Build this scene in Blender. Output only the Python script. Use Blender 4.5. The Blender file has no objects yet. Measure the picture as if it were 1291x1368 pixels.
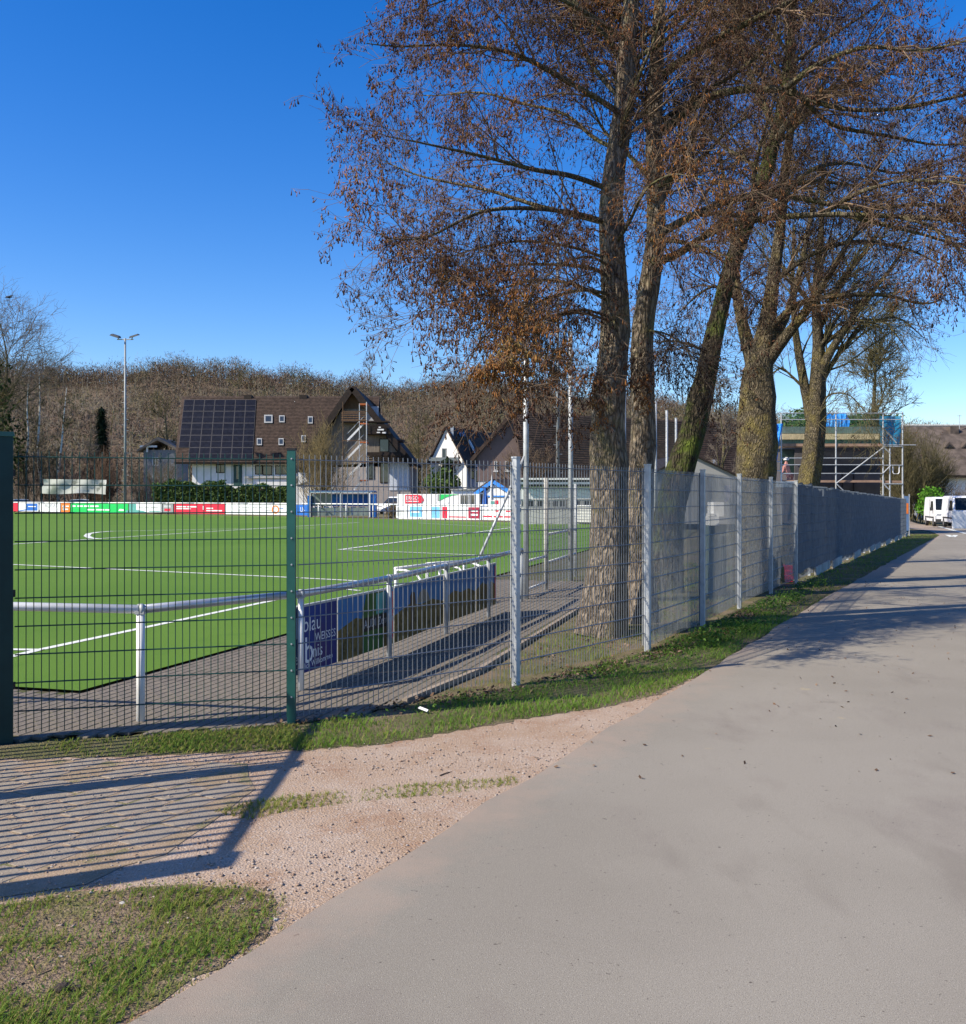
import bpy, bmesh, math, random
import numpy as np
from mathutils import Vector, Matrix

C = bpy.context.scene
COL = C.collection
R = math.radians
random.seed(7)

# ------------------------------------------------------------------ camera, sky, sun, exposure
F = 1300.0            # focal length in photo pixels (photo 1291 x 1368)
CX, HY, EYE = 645.5, 665.0, 1.7
cam_d = bpy.data.cameras.new('camera')
cam_d.sensor_fit = 'VERTICAL'
cam_d.sensor_height = 24.0
cam_d.lens = F / 1368.0 * 24.0
cam_d.shift_y = -(684.0 - HY) / 1368.0
cam_d.clip_start = 0.05
cam_d.clip_end = 3000
cam = bpy.data.objects.new('camera', cam_d)
COL.objects.link(cam)
cam.location = (0, 0, EYE)
cam.rotation_euler = (R(90), 0, 0)
C.camera = cam

SUN_EL, SUN_AZ = 39.0, 24.0          # azimuth: direction the shadows run, from +X towards +Y
sdir = Vector((math.cos(R(SUN_EL)) * math.cos(R(SUN_AZ)), math.cos(R(SUN_EL)) * math.sin(R(SUN_AZ)), -math.sin(R(SUN_EL))))
w = bpy.data.worlds.new('World')
C.world = w
w.use_nodes = True
nt = w.node_tree
sky = nt.nodes.new('ShaderNodeTexSky')
sky.sky_type = 'NISHITA'
sky.sun_disc = False
sky.sun_elevation = R(SUN_EL)
sky.sun_rotation = math.atan2(-sdir.x, -sdir.y)
sky.altitude = 300
sky.air_density = 1.0
sky.dust_density = 0.6
sky.ozone_density = 3.0
hs = nt.nodes.new('ShaderNodeHueSaturation')
hs.inputs['Saturation'].default_value = 1.42
hs.inputs['Hue'].default_value = 0.514
nt.links.new(sky.outputs[0], hs.inputs['Color'])
nt.links.new(hs.outputs[0], nt.nodes['Background'].inputs[0])
nt.nodes['Background'].inputs[1].default_value = 0.138

sun_d = bpy.data.lights.new('sun', 'SUN')
sun_d.energy = 5.0
sun_d.angle = R(0.5)
sun_d.color = (1.0, 0.91, 0.76)
sun = bpy.data.objects.new('sun', sun_d)
COL.objects.link(sun)
sun.rotation_euler = sdir.to_track_quat('-Z', 'Y').to_euler()
sun.location = (-20, -10, 30)

C.view_settings.view_transform = 'Standard'
C.view_settings.look = 'None'
C.view_settings.exposure = 0.52
C.view_settings.gamma = 1
C.view_settings.use_curve_mapping = False

# ------------------------------------------------------------------ helpers
def W(px, py, Y):
    return Vector(((px - CX) / F * Y, Y, EYE - (py - HY) / F * Y))

def WX(px, Y): return (px - CX) / F * Y
def WZ(py, Y): return EYE - (py - HY) / F * Y

def G(px, py, z=0.0):
    Y = F * (EYE - z) / (py - HY)
    return Vector(((px - CX) / F * Y, Y, z))

FP = [(-1.449, 7.40), (0.278, 8.92), (1.81, 10.88), (2.88, 12.9), (3.97, 15.2), (5.16, 17.55), (6.37, 19.9)]
FDIR = Vector((24.0 - 6.37, 55.0 - 19.9)).normalized()
for i in range(1, 16):
    FP.append((6.37 + FDIR.x * 2.54 * i, 19.9 + FDIR.y * 2.54 * i))

def fence_x(y):
    ys = [p[1] for p in FP]; xs = [p[0] for p in FP]
    return np.interp(y, ys, xs)

def gz(x, y):
    x = np.asarray(x, float); y = np.asarray(y, float)
    drop = -0.0112 * np.clip(y - 18, 0, 75)
    fx = np.where(y > 55, 24 + (y - 55) * 0.5, fence_x(y))
    t = np.clip((x - fx + 4.0) / 3.0, 0, 1)
    t = t * t * (3 - 2 * t)
    return drop * t

def gzf(x, y): return float(gz(x, y))

def tag(o, label=None, cat=None, group=None, kind=None, category=None):
    cat = cat or category
    if label: o['label'] = label
    if cat: o['category'] = cat
    if group: o['group'] = group
    if kind: o['kind'] = kind
    return o

def thing(name, loc, label, cat, group=None):
    o = bpy.data.objects.new(name, None)
    o.empty_display_size = 0.2
    COL.objects.link(o)
    o.location = loc
    return tag(o, label, cat, group)

def link_obj(name, me, parent=None, loc=(0, 0, 0)):
    o = bpy.data.objects.new(name, me)
    COL.objects.link(o)
    if parent is not None: o.parent = parent
    o.location = loc
    return o

def org(o):
    v = Vector((0, 0, 0))
    while o is not None:
        v = v + o.location
        o = o.parent
    return v

class MB:
    def __init__(s, M=None):
        s.v = []; s.f = []; s.M = M
    def add(s, vs, fs):
        n = len(s.v)
        for p in vs:
            p = Vector(p)
            s.v.append(tuple(s.M @ p) if s.M is not None else tuple(p))
        s.f += [tuple(i + n for i in q) for q in fs]
        return s
    def box(s, lo, hi):
        x0, y0, z0 = lo; x1, y1, z1 = hi
        return s.add([(x0, y0, z0), (x1, y0, z0), (x1, y1, z0), (x0, y1, z0), (x0, y0, z1), (x1, y0, z1), (x1, y1, z1), (x0, y1, z1)],
                     [(0, 3, 2, 1), (4, 5, 6, 7), (0, 1, 5, 4), (1, 2, 6, 5), (2, 3, 7, 6), (3, 0, 4, 7)])
    def cbox(s, c, sz, rz=0.0, ux=None):
        c = Vector(c); hx, hy, hz = sz[0] / 2, sz[1] / 2, sz[2] / 2
        if ux is None: ux = Vector((math.cos(rz), math.sin(rz), 0))
        ux = Vector(ux).normalized()
        up = Vector((0, 0, 1))
        uy = up.cross(ux)
        if uy.length < 1e-4: uy = Vector((0, 1, 0))
        uy.normalize(); uz = ux.cross(uy)
        vs = [c + ux * a * hx + uy * b * hy + uz * d * hz for d in (-1, 1) for a, b in ((-1, -1), (1, -1), (1, 1), (-1, 1))]
        return s.add(vs, [(0, 3, 2, 1), (4, 5, 6, 7), (0, 1, 5, 4), (1, 2, 6, 5), (2, 3, 7, 6), (3, 0, 4, 7)])
    def beam(s, a, b, wd, ht):
        a = Vector(a); b = Vector(b)
        return s.cbox((a + b) / 2, ((b - a).length, wd, ht), ux=(b - a))
    def fbox(s, x0, y0, x1, y1, Y, d):
        # box whose front face is the photo rectangle at distance Y
        return s.box((WX(x0, Y), Y, WZ(y1, Y)), (WX(x1, Y), Y + d, WZ(y0, Y)))
    def prism(s, pts, vec):
        n = len(pts); vec = Vector(vec)
        vs = [Vector(p) for p in pts] + [Vector(p) + vec for p in pts]
        return s.add(vs, [tuple(range(n))[::-1], tuple(range(n, 2 * n))] + [(i, (i + 1) % n, n + (i + 1) % n, n + i) for i in range(n)])
    def slab(s, quad, th):
        q = [Vector(p) for p in quad]
        nrm = (q[1] - q[0]).cross(q[2] - q[0]).normalized()
        return s.prism(q, nrm * th)
    def tube(s, pts, r, k=8, caps=True):
        pts = [Vector(p) for p in pts]
        rs = r if isinstance(r, (list, tuple)) else [r] * len(pts)
        n = len(pts); vs = []; ref = None
        for i, p in enumerate(pts):
            t = (pts[min(i + 1, n - 1)] - pts[max(i - 1, 0)]).normalized()
            if ref is None: ref = Vector((0, 0, 1)) if abs(t.z) < 0.9 else Vector((1, 0, 0))
            u = t.cross(ref).normalized(); ww = t.cross(u)
            for j in range(k):
                a = 2 * math.pi * j / k
                vs.append(p + (u * math.cos(a) + ww * math.sin(a)) * rs[i])
        fs = [(i * k + j, i * k + (j + 1) % k, (i + 1) * k + (j + 1) % k, (i + 1) * k + j) for i in range(n - 1) for j in range(k)]
        if caps: fs += [tuple(range(k))[::-1], tuple(range((n - 1) * k, n * k))]
        return s.add(vs, fs)
    def lathe(s, c, prof, k=12):
        c = Vector(c); n = len(prof)
        vs = [c + Vector((r * math.cos(2 * math.pi * j / k), r * math.sin(2 * math.pi * j / k), z)) for r, z in prof for j in range(k)]
        fs = [(i * k + j, i * k + (j + 1) % k, (i + 1) * k + (j + 1) % k, (i + 1) * k + j) for i in range(n - 1) for j in range(k)]
        fs += [tuple(range(k))[::-1], tuple(range((n - 1) * k, n * k))]
        return s.add(vs, fs)
    def mesh(s, name, mat, o=Vector((0, 0, 0)), smooth=False):
        me = bpy.data.meshes.new(name)
        me.from_pydata([(a - o.x, b - o.y, c - o.z) for a, b, c in s.v], [], s.f)
        me.materials.append(mat)
        if smooth:
            me.polygons.foreach_set('use_smooth', [True] * len(me.polygons))
        me.update()
        return me
    def build(s, name, mat, parent=None, smooth=False, at=None, **kw):
        # vertices are in world space; a child keeps them relative to its parent, a top-level mesh to its own base
        if parent is not None:
            o = link_obj(name, s.mesh(name, mat, org(parent), smooth), parent)
        else:
            b = Vector(at) if at is not None else Vector((0, 0, 0))
            o = link_obj(name, s.mesh(name, mat, b, smooth), None, b)
        return tag(o, **kw)

def npmesh(name, V, faces, mat, parent=None, smooth=False, tint=None, o=None, **kw):
    V = np.asarray(V, np.float32).reshape(-1, 3)
    faces = np.asarray(faces, np.int32)
    k = faces.shape[1]
    base = o if o is not None else (org(parent) if parent is not None else Vector((0, 0, 0)))
    V = V - np.array(base, np.float32)
    me = bpy.data.meshes.new(name)
    me.vertices.add(len(V)); me.vertices.foreach_set('co', V.ravel())
    me.loops.add(faces.size); me.loops.foreach_set('vertex_index', faces.ravel())
    me.polygons.add(len(faces)); me.polygons.foreach_set('loop_start', np.arange(0, faces.size, k, dtype=np.int32))
    if smooth: me.polygons.foreach_set('use_smooth', np.ones(len(faces), bool))
    if tint is not None:
        a = me.attributes.new('tint', 'FLOAT', 'FACE'); a.data.foreach_set('value', np.asarray(tint, np.float32))
    me.materials.append(mat)
    me.update(calc_edges=True)
    ob = link_obj(name, me, parent, (0, 0, 0) if parent is not None else base)
    return tag(ob, **kw)

def text_mb(txt, origin, u, v, size, font_align='LEFT', th=0.002):
    cu = bpy.data.curves.new('txt', 'FONT')
    cu.body = txt; cu.size = size; cu.align_x = font_align; cu.resolution_u = 2
    ob = bpy.data.objects.new('txt', cu); COL.objects.link(ob)
    dg = bpy.context.evaluated_depsgraph_get(); dg.update()
    me = bpy.data.meshes.new_from_object(ob.evaluated_get(dg))
    u = Vector(u).normalized(); v = Vector(v).normalized(); n = u.cross(v); o = Vector(origin)
    mb = MB()
    vs = [o + u * q.co.x + v * q.co.y + n * th for q in me.vertices]
    mb.add(vs, [tuple(p.vertices) for p in me.polygons])
    bpy.data.objects.remove(ob); bpy.data.curves.remove(cu); bpy.data.meshes.remove(me)
    return mb

# ------------------------------------------------------------------ materials
def M(name, col, rough=0.8, metal=0.0, var=0.12, scale=6.0, bump=0.0, bscale=60.0, spec=0.3, stretch=None, col2=None, detail=4):
    m = bpy.data.materials.new(name); m.use_nodes = True
    n = m.node_tree.nodes; l = m.node_tree.links
    b = n['Principled BSDF']
    b.inputs['Roughness'].default_value = rough
    b.inputs['Metallic'].default_value = metal
    b.inputs['Specular IOR Level'].default_value = spec
    tc = n.new('ShaderNodeTexCoord')
    src = tc.outputs['Object']
    if stretch:
        mp = n.new('ShaderNodeMapping'); mp.inputs['Scale'].default_value = stretch
        l.new(src, mp.inputs['Vector']); src = mp.outputs[0]
    nz = n.new('ShaderNodeTexNoise'); nz.inputs['Scale'].default_value = scale; nz.inputs['Detail'].default_value = detail
    l.new(src, nz.inputs['Vector'])
    rp = n.new('ShaderNodeValToRGB')
    c2 = col2 if col2 else tuple(min(1, c * (1 + var)) for c in col)
    c1 = col if col2 else tuple(c * (1 - var) for c in col)
    rp.color_ramp.elements[0].position = 0.35; rp.color_ramp.elements[0].color = (*c1, 1)
    rp.color_ramp.elements[1].position = 0.65; rp.color_ramp.elements[1].color = (*c2, 1)
    l.new(nz.outputs[0], rp.inputs[0]); l.new(rp.outputs[0], b.inputs['Base Color'])
    if bump:
        n2 = n.new('ShaderNodeTexNoise'); n2.inputs['Scale'].default_value = bscale; n2.inputs['Detail'].default_value = 5
        l.new(src, n2.inputs['Vector'])
        bp = n.new('ShaderNodeBump'); bp.inputs['Strength'].default_value = bump; bp.inputs['Distance'].default_value = 0.02
        l.new(n2.outputs[0], bp.inputs['Height']); l.new(bp.outputs[0], b.inputs['Normal'])
    return m

def mix_layers(name, layers, rough=0.9, bump=0.4, bscale=120, bdist=0.01, spec=0.2):
    # layers: [(base colour)] then (colour, noise scale, lo, hi, detail, offset[, stretch]) mixed one over the other
    m = bpy.data.materials.new(name); m.use_nodes = True
    n = m.node_tree.nodes; l = m.node_tree.links
    b = n['Principled BSDF']; b.inputs['Roughness'].default_value = rough; b.inputs['Specular IOR Level'].default_value = spec
    tc = n.new('ShaderNodeTexCoord'); cur = None
    for L in layers:
        if cur is None:
            rgb = n.new('ShaderNodeRGB'); rgb.outputs[0].default_value = (*L, 1); cur = rgb.outputs[0]; continue
        if not isinstance(L[0], tuple): L = (tuple(L[:3]),) + tuple(L[3:])
        col, sc, lo, hi, det, off = L[:6]
        mp = n.new('ShaderNodeMapping'); mp.inputs['Location'].default_value = (off, off * 1.7, off * .3)
        if len(L) > 6: mp.inputs['Scale'].default_value = L[6]
        l.new(tc.outputs['Object'], mp.inputs['Vector'])
        nz = n.new('ShaderNodeTexNoise'); nz.inputs['Scale'].default_value = sc; nz.inputs['Detail'].default_value = det
        nz.inputs['Roughness'].default_value = 0.6
        l.new(mp.outputs[0], nz.inputs['Vector'])
        mr = n.new('ShaderNodeMapRange'); mr.inputs[1].default_value = lo; mr.inputs[2].default_value = hi
        l.new(nz.outputs[0], mr.inputs[0])
        mx = n.new('ShaderNodeMix'); mx.data_type = 'RGBA'
        l.new(mr.outputs[0], mx.inputs['Factor']); l.new(cur, mx.inputs['A']); mx.inputs['B'].default_value = (*col, 1)
        cur = mx.outputs['Result']
    l.new(cur, b.inputs['Base Color'])
    n2 = n.new('ShaderNodeTexNoise'); n2.inputs['Scale'].default_value = bscale; n2.inputs['Detail'].default_value = 6
    l.new(tc.outputs['Object'], n2.inputs['Vector'])
    bp = n.new('ShaderNodeBump'); bp.inputs['Strength'].default_value = bump; bp.inputs['Distance'].default_value = bdist
    l.new(n2.outputs[0], bp.inputs['Height']); l.new(bp.outputs[0], b.inputs['Normal'])
    return m

def tint_mat(name, stops, rough=0.85, trans=0.0, nscale=0.0):
    m = bpy.data.materials.new(name); m.use_nodes = True
    n = m.node_tree.nodes; l = m.node_tree.links
    b = n['Principled BSDF']; b.inputs['Roughness'].default_value = rough; b.inputs['Specular IOR Level'].default_value = 0.15
    a = n.new('ShaderNodeAttribute'); a.attribute_name = 'tint'
    rp = n.new('ShaderNodeValToRGB'); els = rp.color_ramp.elements
    while len(els) < len(stops): els.new(0.5)
    for e, (p, c) in zip(els, stops): e.position = p; e.color = (*c, 1)
    l.new(a.outputs['Fac'], rp.inputs[0])
    l.new(rp.outputs[0], b.inputs['Base Color'])
    if trans:
        tr = n.new('ShaderNodeBsdfTranslucent'); l.new(rp.outputs[0], tr.inputs['Color'])
        ms = n.new('ShaderNodeMixShader'); ms.inputs[0].default_value = trans
        l.new(b.outputs[0], ms.inputs[1]); l.new(tr.outputs[0], ms.inputs[2]); l.new(ms.outputs[0], n['Material Output'].inputs[0])
    return m

def screen_mat(name, col, opacity, var=0.35, trl=0.5):
    m = bpy.data.materials.new(name); m.use_nodes = True
    n = m.node_tree.nodes; l = m.node_tree.links
    n.remove(n['Principled BSDF'])
    d = n.new('ShaderNodeBsdfDiffuse'); t = n.new('ShaderNodeBsdfTranslucent'); tp = n.new('ShaderNodeBsdfTransparent')
    for q in (d, t): q.inputs['Color'].default_value = (*col, 1)
    m1 = n.new('ShaderNodeMixShader'); m1.inputs[0].default_value = trl
    l.new(d.outputs[0], m1.inputs[1]); l.new(t.outputs[0], m1.inputs[2])
    tc = n.new('ShaderNodeTexCoord'); mp = n.new('ShaderNodeMapping'); mp.inputs['Scale'].default_value = (9, 9, 0.8)
    nz = n.new('ShaderNodeTexNoise'); nz.inputs['Scale'].default_value = 1.6; nz.inputs['Detail'].default_value = 6
    l.new(tc.outputs['Object'], mp.inputs[0]); l.new(mp.outputs[0], nz.inputs['Vector'])
    mr = n.new('ShaderNodeMapRange'); mr.inputs[1].default_value = 0.3; mr.inputs[2].default_value = 0.7
    mr.inputs[3].default_value = max(0, opacity - var); mr.inputs[4].default_value = min(1, opacity + var)
    l.new(nz.outputs[0], mr.inputs[0])
    m2 = n.new('ShaderNodeMixShader'); l.new(mr.outputs[0], m2.inputs[0])
    l.new(tp.outputs[0], m2.inputs[1]); l.new(m1.outputs[0], m2.inputs[2]); l.new(m2.outputs[0], n['Material Output'].inputs[0])
    return m

def glass_mat(name, col, rough=0.05):
    m = M(name, col, rough, 0, 0.2, 3, spec=0.8)
    return m

m_galv = M('galvanised_steel', (0.42, 0.44, 0.45), 0.5, 0.22, 0.12, 14, 0.05, 90)
m_wire = M('galvanised_wire', (0.22, 0.235, 0.25), 0.5, 0.4, 0.1, 9)
m_wired = M('dark_far_wire', (0.15, 0.175, 0.20), 0.75, 0, 0.15, 5)  # same wire in a darker colour, used on the far panels
m_green = M('green_coated_steel', (0.012, 0.085, 0.070), 0.38, 0, 0.12, 8, spec=0.5)
m_greend = M('shaded_green_coating', (0.006, 0.036, 0.034), 0.45, 0, 0.12, 8, spec=0.3)  # green coating with the gate post's shade put into its colour
m_mast = M('weathered_grey_mast', (0.26, 0.28, 0.29), 0.6, 0.2, 0.1, 3)
m_greenw = M('green_coated_wire', (0.010, 0.055, 0.045), 0.45, 0, 0.12, 8, spec=0.4)
m_white = M('white_paint', (0.74, 0.74, 0.72), 0.45, 0, 0.06, 6, spec=0.4)
m_wwall = M('white_render', (0.74, 0.73, 0.70), 0.9, 0, 0.07, 1.2, 0.1, 40)
m_rail = M('aluminium_rail', (0.50, 0.52, 0.55), 0.35, 0.6, 0.08, 6)
m_black = M('black_rubber', (0.02, 0.02, 0.022), 0.7)
m_glass = glass_mat('window_glass', (0.03, 0.04, 0.05))
m_frame = M('window_frame_grey', (0.30, 0.31, 0.31), 0.5)
m_brownroof = M('brown_roof_tiles', (0.055, 0.036, 0.027), 0.85, 0, 0.35, 3.0, 0.6, 14)
m_darkwood = M('dark_stained_wood', (0.022, 0.014, 0.010), 0.7, 0, 0.3, 5)
m_wood = M('brown_timber_cladding', (0.13, 0.075, 0.04), 0.8, 0, 0.35, 3, 0.3, 20, stretch=(6, 6, .6))
m_concrete = M('concrete', (0.38, 0.37, 0.34), 0.9, 0, 0.18, 4, 0.3, 50)
m_red = M('red_print', (0.62, 0.02, 0.05), 0.5, 0, 0.05)
m_blue = M('blue_print', (0.02, 0.12, 0.45), 0.5, 0, 0.1)
m_lblue = M('light_blue_print', (0.16, 0.42, 0.72), 0.5, 0, 0.1)
m_gprint = M('green_print', (0.015, 0.48, 0.10), 0.5, 0, 0.05)
m_orange = M('orange_print', (0.80, 0.20, 0.03), 0.5)
m_teal = M('teal_print', (0.10, 0.33, 0.30), 0.5)
m_grey = M('grey_print', (0.25, 0.26, 0.27), 0.6)
m_soilmat = M('dark_soil', (0.05, 0.038, 0.034), 0.95, 0, 0.3, 30, 0.8, 80)

# ------------------------------------------------------------------ ground sheets
m_ground = mix_layers('soil_and_thin_grass',
    [(0.115, 0.115, 0.045), (0.22, 0.165, 0.110, 1.9, 0.47, 0.60, 6, 3.0), (0.17, 0.145, 0.075, 14, 0.45, 0.7, 4, 9.0), (0.09, 0.066, 0.045, 45, 0.55, 0.7, 3, 5.0)],
    0.95, 0.9, 70, 0.03)
m_asphalt = mix_layers('pale_worn_asphalt', [(0.246, 0.221, 0.178), (0.286, 0.258, 0.210, 0.35, 0.42, 0.62, 4, 2.0), (0.215, 0.185, 0.155, 1.3, 0.56, 0.80, 5, 7.0, (1, .6, 1)),
    (0.135, 0.117, 0.097, 230, 0.52, 0.66, 3, 1.0), (0.45, 0.41, 0.35, 210, 0.60, 0.70, 2, 4.0), (0.10, 0.085, 0.07, 38, 0.70, 0.76, 2, 31.0), (0.19, 0.165, 0.135, 0.8, 0.60, 0.78, 6, 41.0, (1.4, .5, 1)), (0.36, 0.30, 0.19, 2.4, 0.70, 0.78, 4, 12.0), (0.15, 0.125, 0.105, 2.0, 0.71, 0.80, 5, 21.0, (.6, 1.6, 1))],
    0.9, 0.45, 240, 0.005)
def asphalt_edge_sand(m):
    # sand trodden from the apron onto the first half metre of the asphalt
    n = m.node_tree.nodes; l = m.node_tree.links; b = n['Principled BSDF']
    src = b.inputs['Base Color'].links[0].from_socket
    tc = n.new('ShaderNodeTexCoord'); sx = n.new('ShaderNodeSeparateXYZ'); l.new(tc.outputs['Object'], sx.inputs[0])
    m1 = n.new('ShaderNodeMath'); m1.operation = 'MULTIPLY_ADD'; m1.inputs[1].default_value = -0.52; l.new(sx.outputs['Y'], m1.inputs[0]); l.new(sx.outputs['X'], m1.inputs[2])
    nz = n.new('ShaderNodeTexNoise'); nz.inputs['Scale'].default_value = 3.0; nz.inputs['Detail'].default_value = 8; nz.inputs['Roughness'].default_value = 0.7; l.new(tc.outputs['Object'], nz.inputs['Vector'])
    m2 = n.new('ShaderNodeMath'); m2.operation = 'MULTIPLY_ADD'; m2.inputs[1].default_value = -1.5; l.new(nz.outputs[0], m2.inputs[0]); l.new(m1.outputs[0], m2.inputs[2])
    mr = n.new('ShaderNodeMapRange'); mr.inputs[1].default_value = -3.65; mr.inputs[2].default_value = -3.15; mr.inputs[3].default_value = .5; mr.inputs[4].default_value = 0
    l.new(m2.outputs[0], mr.inputs[0])
    mx = n.new('ShaderNodeMix'); mx.data_type = 'RGBA'; l.new(mr.outputs[0], mx.inputs['Factor']); l.new(src, mx.inputs['A']); mx.inputs['B'].default_value = (.36, .265, .20, 1)
    l.new(mx.outputs['Result'], b.inputs['Base Color'])
asphalt_edge_sand(m_asphalt)
m_gravel = mix_layers('reddish_gravel_dirt', [(0.36, 0.250, 0.168), (0.41, 0.31, 0.232, 1.8, 0.40, 0.62, 5, 3.0), (0.30, 0.175, 0.105, 2.6, 0.52, 0.72, 5, 8.0), (0.46, 0.40, 0.35, 75, 0.57, 0.66, 3, 1.0), (0.20, 0.14, 0.10, 95, 0.60, 0.70, 3, 6.0)],
    0.95, 0.8, 85, 0.015)
m_turf = mix_layers('artificial_turf', [(0.094, 0.188, 0.017), (0.116, 0.215, 0.024, 0.11, 0.42, 0.58, 4, 2.0), (0.072, 0.150, 0.014, 130, 0.45, 0.62, 3, 4.0), (0.15, 0.235, 0.04, 55, 0.62, 0.75, 3, 9.0), (0.08, 0.165, 0.018, 1.6, 0.55, 0.75, 5, 14.0)],
    0.85, 0.6, 160, 0.01)
m_joint = mix_layers('sand_and_moss_joint', [(0.10, 0.085, 0.055), (0.07, 0.085, 0.025, 6, 0.45, 0.6, 4, 2.0)], 0.95, 0.5, 80)
m_brick = mix_layers('grey_brown_paver', [(0.165, 0.142, 0.116), (0.128, 0.110, 0.090, 3, 0.45, 0.65, 5, 1.0), (0.21, 0.182, 0.150, 30, 0.5, 0.7, 3, 4.0)], 0.9, 0.4, 120)
m_slab = mix_layers('grey_concrete_slab', [(0.29, 0.245, 0.19), (0.24, 0.20, 0.155, 9, 0.42, 0.65, 5, 1.0), (0.37, 0.27, 0.195, 7, 0.48, 0.66, 6, 4.0), (0.18, 0.15, 0.12, 120, 0.55, 0.7, 3, 2.0), (0.42, 0.36, 0.31, 150, 0.62, 0.7, 2, 8.0)], 0.92, 0.5, 110)
m_line = M('white_line', (0.66, 0.68, 0.62), 0.85, 0, 0.12, 20)
m_hillsoil = M('forest_floor', (0.125, 0.088, 0.058), 0.95, 0, 0.35, 0.05, col2=(.085, .066, .038))

def grid_axis(lo, hi, fine_lo, fine_hi, fine, n_out):
    a = np.linspace(fine_lo, fine_hi, int((fine_hi - fine_lo) / fine) + 1)
    l = fine_lo - (np.geomspace(fine, fine_lo - lo, n_out))[::-1]
    h = fine_hi + np.geomspace(fine, hi - fine_hi, n_out)
    return np.concatenate([l, a, h])

gx = grid_axis(-1500, 1500, -12, 46, 1.0, 16)
gy = grid_axis(-200, 2500, 0, 100, 1.0, 16)
GX, GY = np.meshgrid(gx, gy, indexing='ij')
V = np.stack([GX, GY, gz(GX, GY) - 0.03], -1)
nx, ny = GX.shape
idx = np.arange(nx * ny).reshape(nx, ny)
Fq = np.stack([idx[:-1, :-1], idx[1:, :-1], idx[1:, 1:], idx[:-1, 1:]], -1).reshape(-1, 4)
npmesh('ground', V, Fq, m_ground, kind='structure')

def strip(name, left, right, off, mat, sub=1.0, **kw):
    # ribbon between two polylines with the same number of points, laid on the terrain
    P = []; Q = []
    for i in range(len(left) - 1):
        L0, L1, R0, R1 = map(Vector, (left[i], left[i + 1], right[i], right[i + 1]))
        n = max(1, int((L1 - L0).length / sub))
        for k in range(n):
            t = k / n; P.append(L0.lerp(L1, t)); Q.append(R0.lerp(R1, t))
    P.append(Vector(left[-1])); Q.append(Vector(right[-1]))
    nc = 9; vs = []
    for a, b in zip(P, Q):
        for c in range(nc):
            p = a.lerp(b, c / (nc - 1)); vs.append((p.x, p.y, gzf(p.x, p.y) + off))
    fs = [(i * nc + c, i * nc + c + 1, (i + 1) * nc + c + 1, (i + 1) * nc + c) for i in range(len(P) - 1) for c in range(nc - 1)]
    return MB().add(vs, fs).build(name, mat, smooth=True, **kw)

def rough_edge(pts, step=0.15, amp=0.03, seed=1):
    rr = random.Random(seed); out = []
    for i in range(len(pts)):
        a = Vector(pts[i]); b = Vector(pts[(i + 1) % len(pts)])
        n = max(1, int((b - a).length / step))
        for k in range(n):
            p = a.lerp(b, k / n); out.append((p.x + rr.uniform(-amp, amp), p.y + rr.uniform(-amp, amp)))
    return out

def sheet(name, pts, z, mat, **kw):
    vs = [(p[0], p[1], z) for p in pts]
    a = sum(vs[i][0] * vs[(i + 1) % len(vs)][1] - vs[(i + 1) % len(vs)][0] * vs[i][1] for i in range(len(vs)))
    f = tuple(range(len(vs))); f = f if a > 0 else f[::-1]
    return MB().add(vs, [f]).build(name, mat, **kw)

# road: straight along the fence, bending left beyond it
def road_l(y): return 0.52 * y - 2.79
rrd = random.Random(3)
lft = [(road_l(y) + (rrd.uniform(-.035, .035) if y < 30 else 0), y) for y in list(np.arange(-4, 30, 0.45)) + [34, 38, 42, 46, 50, 55]] + [(30.2, 66), (33.2, 78), (34.6, 95), (34.5, 120), (31, 150)]
rgt = [(0.52 * y + 3.6, y) for y in list(np.arange(-4, 30, 0.45)) + [34, 38, 42, 46, 50, 55]] + [(36.8, 64), (40.2, 76), (41.8, 95), (41.8, 121), (38, 153)]
strip('road', lft, rgt, 0.0, m_asphalt, 0.5, kind='structure')

ap_px = [(-420, 1030), (0, 1009), (130, 1006), (300, 1000), (420, 997), (520, 988), (600, 972), (700, 956), (800, 942), (870, 926), (925, 900)]
ap = [G(*p).xy for p in ap_px]
ap += [(road_l(9.2) + 0.12, 9.2), (road_l(6) + 0.12, 6.0), (road_l(2.4) + 0.12, 2.4), (-4.6, 2.4)]
sheet('gravel_apron', rough_edge(ap, 0.12, 0.028, 5), -0.014, m_gravel, kind='structure')

# football pitch
TA = Vector((-3.51, 8.47))
turf_poly = [TA, (11.5, 58.5), (1.8, 66.3), (-17.3, 87.3), (-54.5, 112.3), (-85, 133), (-85, 22), (-4.4, 8.72)]
sheet('pitch_turf', turf_poly, 0.022, m_turf, kind='structure')

def line_px(pts, wd=0.11, z=0.027):
    mb = MB(); w_ = [G(px, py, 0.026) for px, py in pts]
    for a, b in zip(w_[:-1], w_[1:]):
        d = (b - a).normalized(); n = Vector((-d.y, d.x, 0)) * wd / 2; e = d * 0.04
        mb.add([(p.x, p.y, z) for p in (a - n - e, b - n + e, b + n + e, a + n - e)], [(0, 1, 2, 3)])
    return mb
marks = [([(10, 878), (52, 868), (365, 802)], .11), ([(10, 867.5), (52, 868)], .11), ([(10, 753.8), (400, 772), (487, 776.5)], .12), ([(458, 787), (479, 789)], .1),
         ([(10, 727.5), (252, 712), (480, 698)], .16), ([(150, 709.8), (274, 707.2), (420, 705.5)], .16), ([(133, 720), (122, 719), (116, 716.3), (119, 713), (132, 711), (150, 709.8)], .26),
         ([(454, 734.5), (638, 711), (684, 705)], .16), ([(454, 734.5), (640, 742)], .12), ([(560, 699), (640, 703), (690, 704)], .12)]
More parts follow.
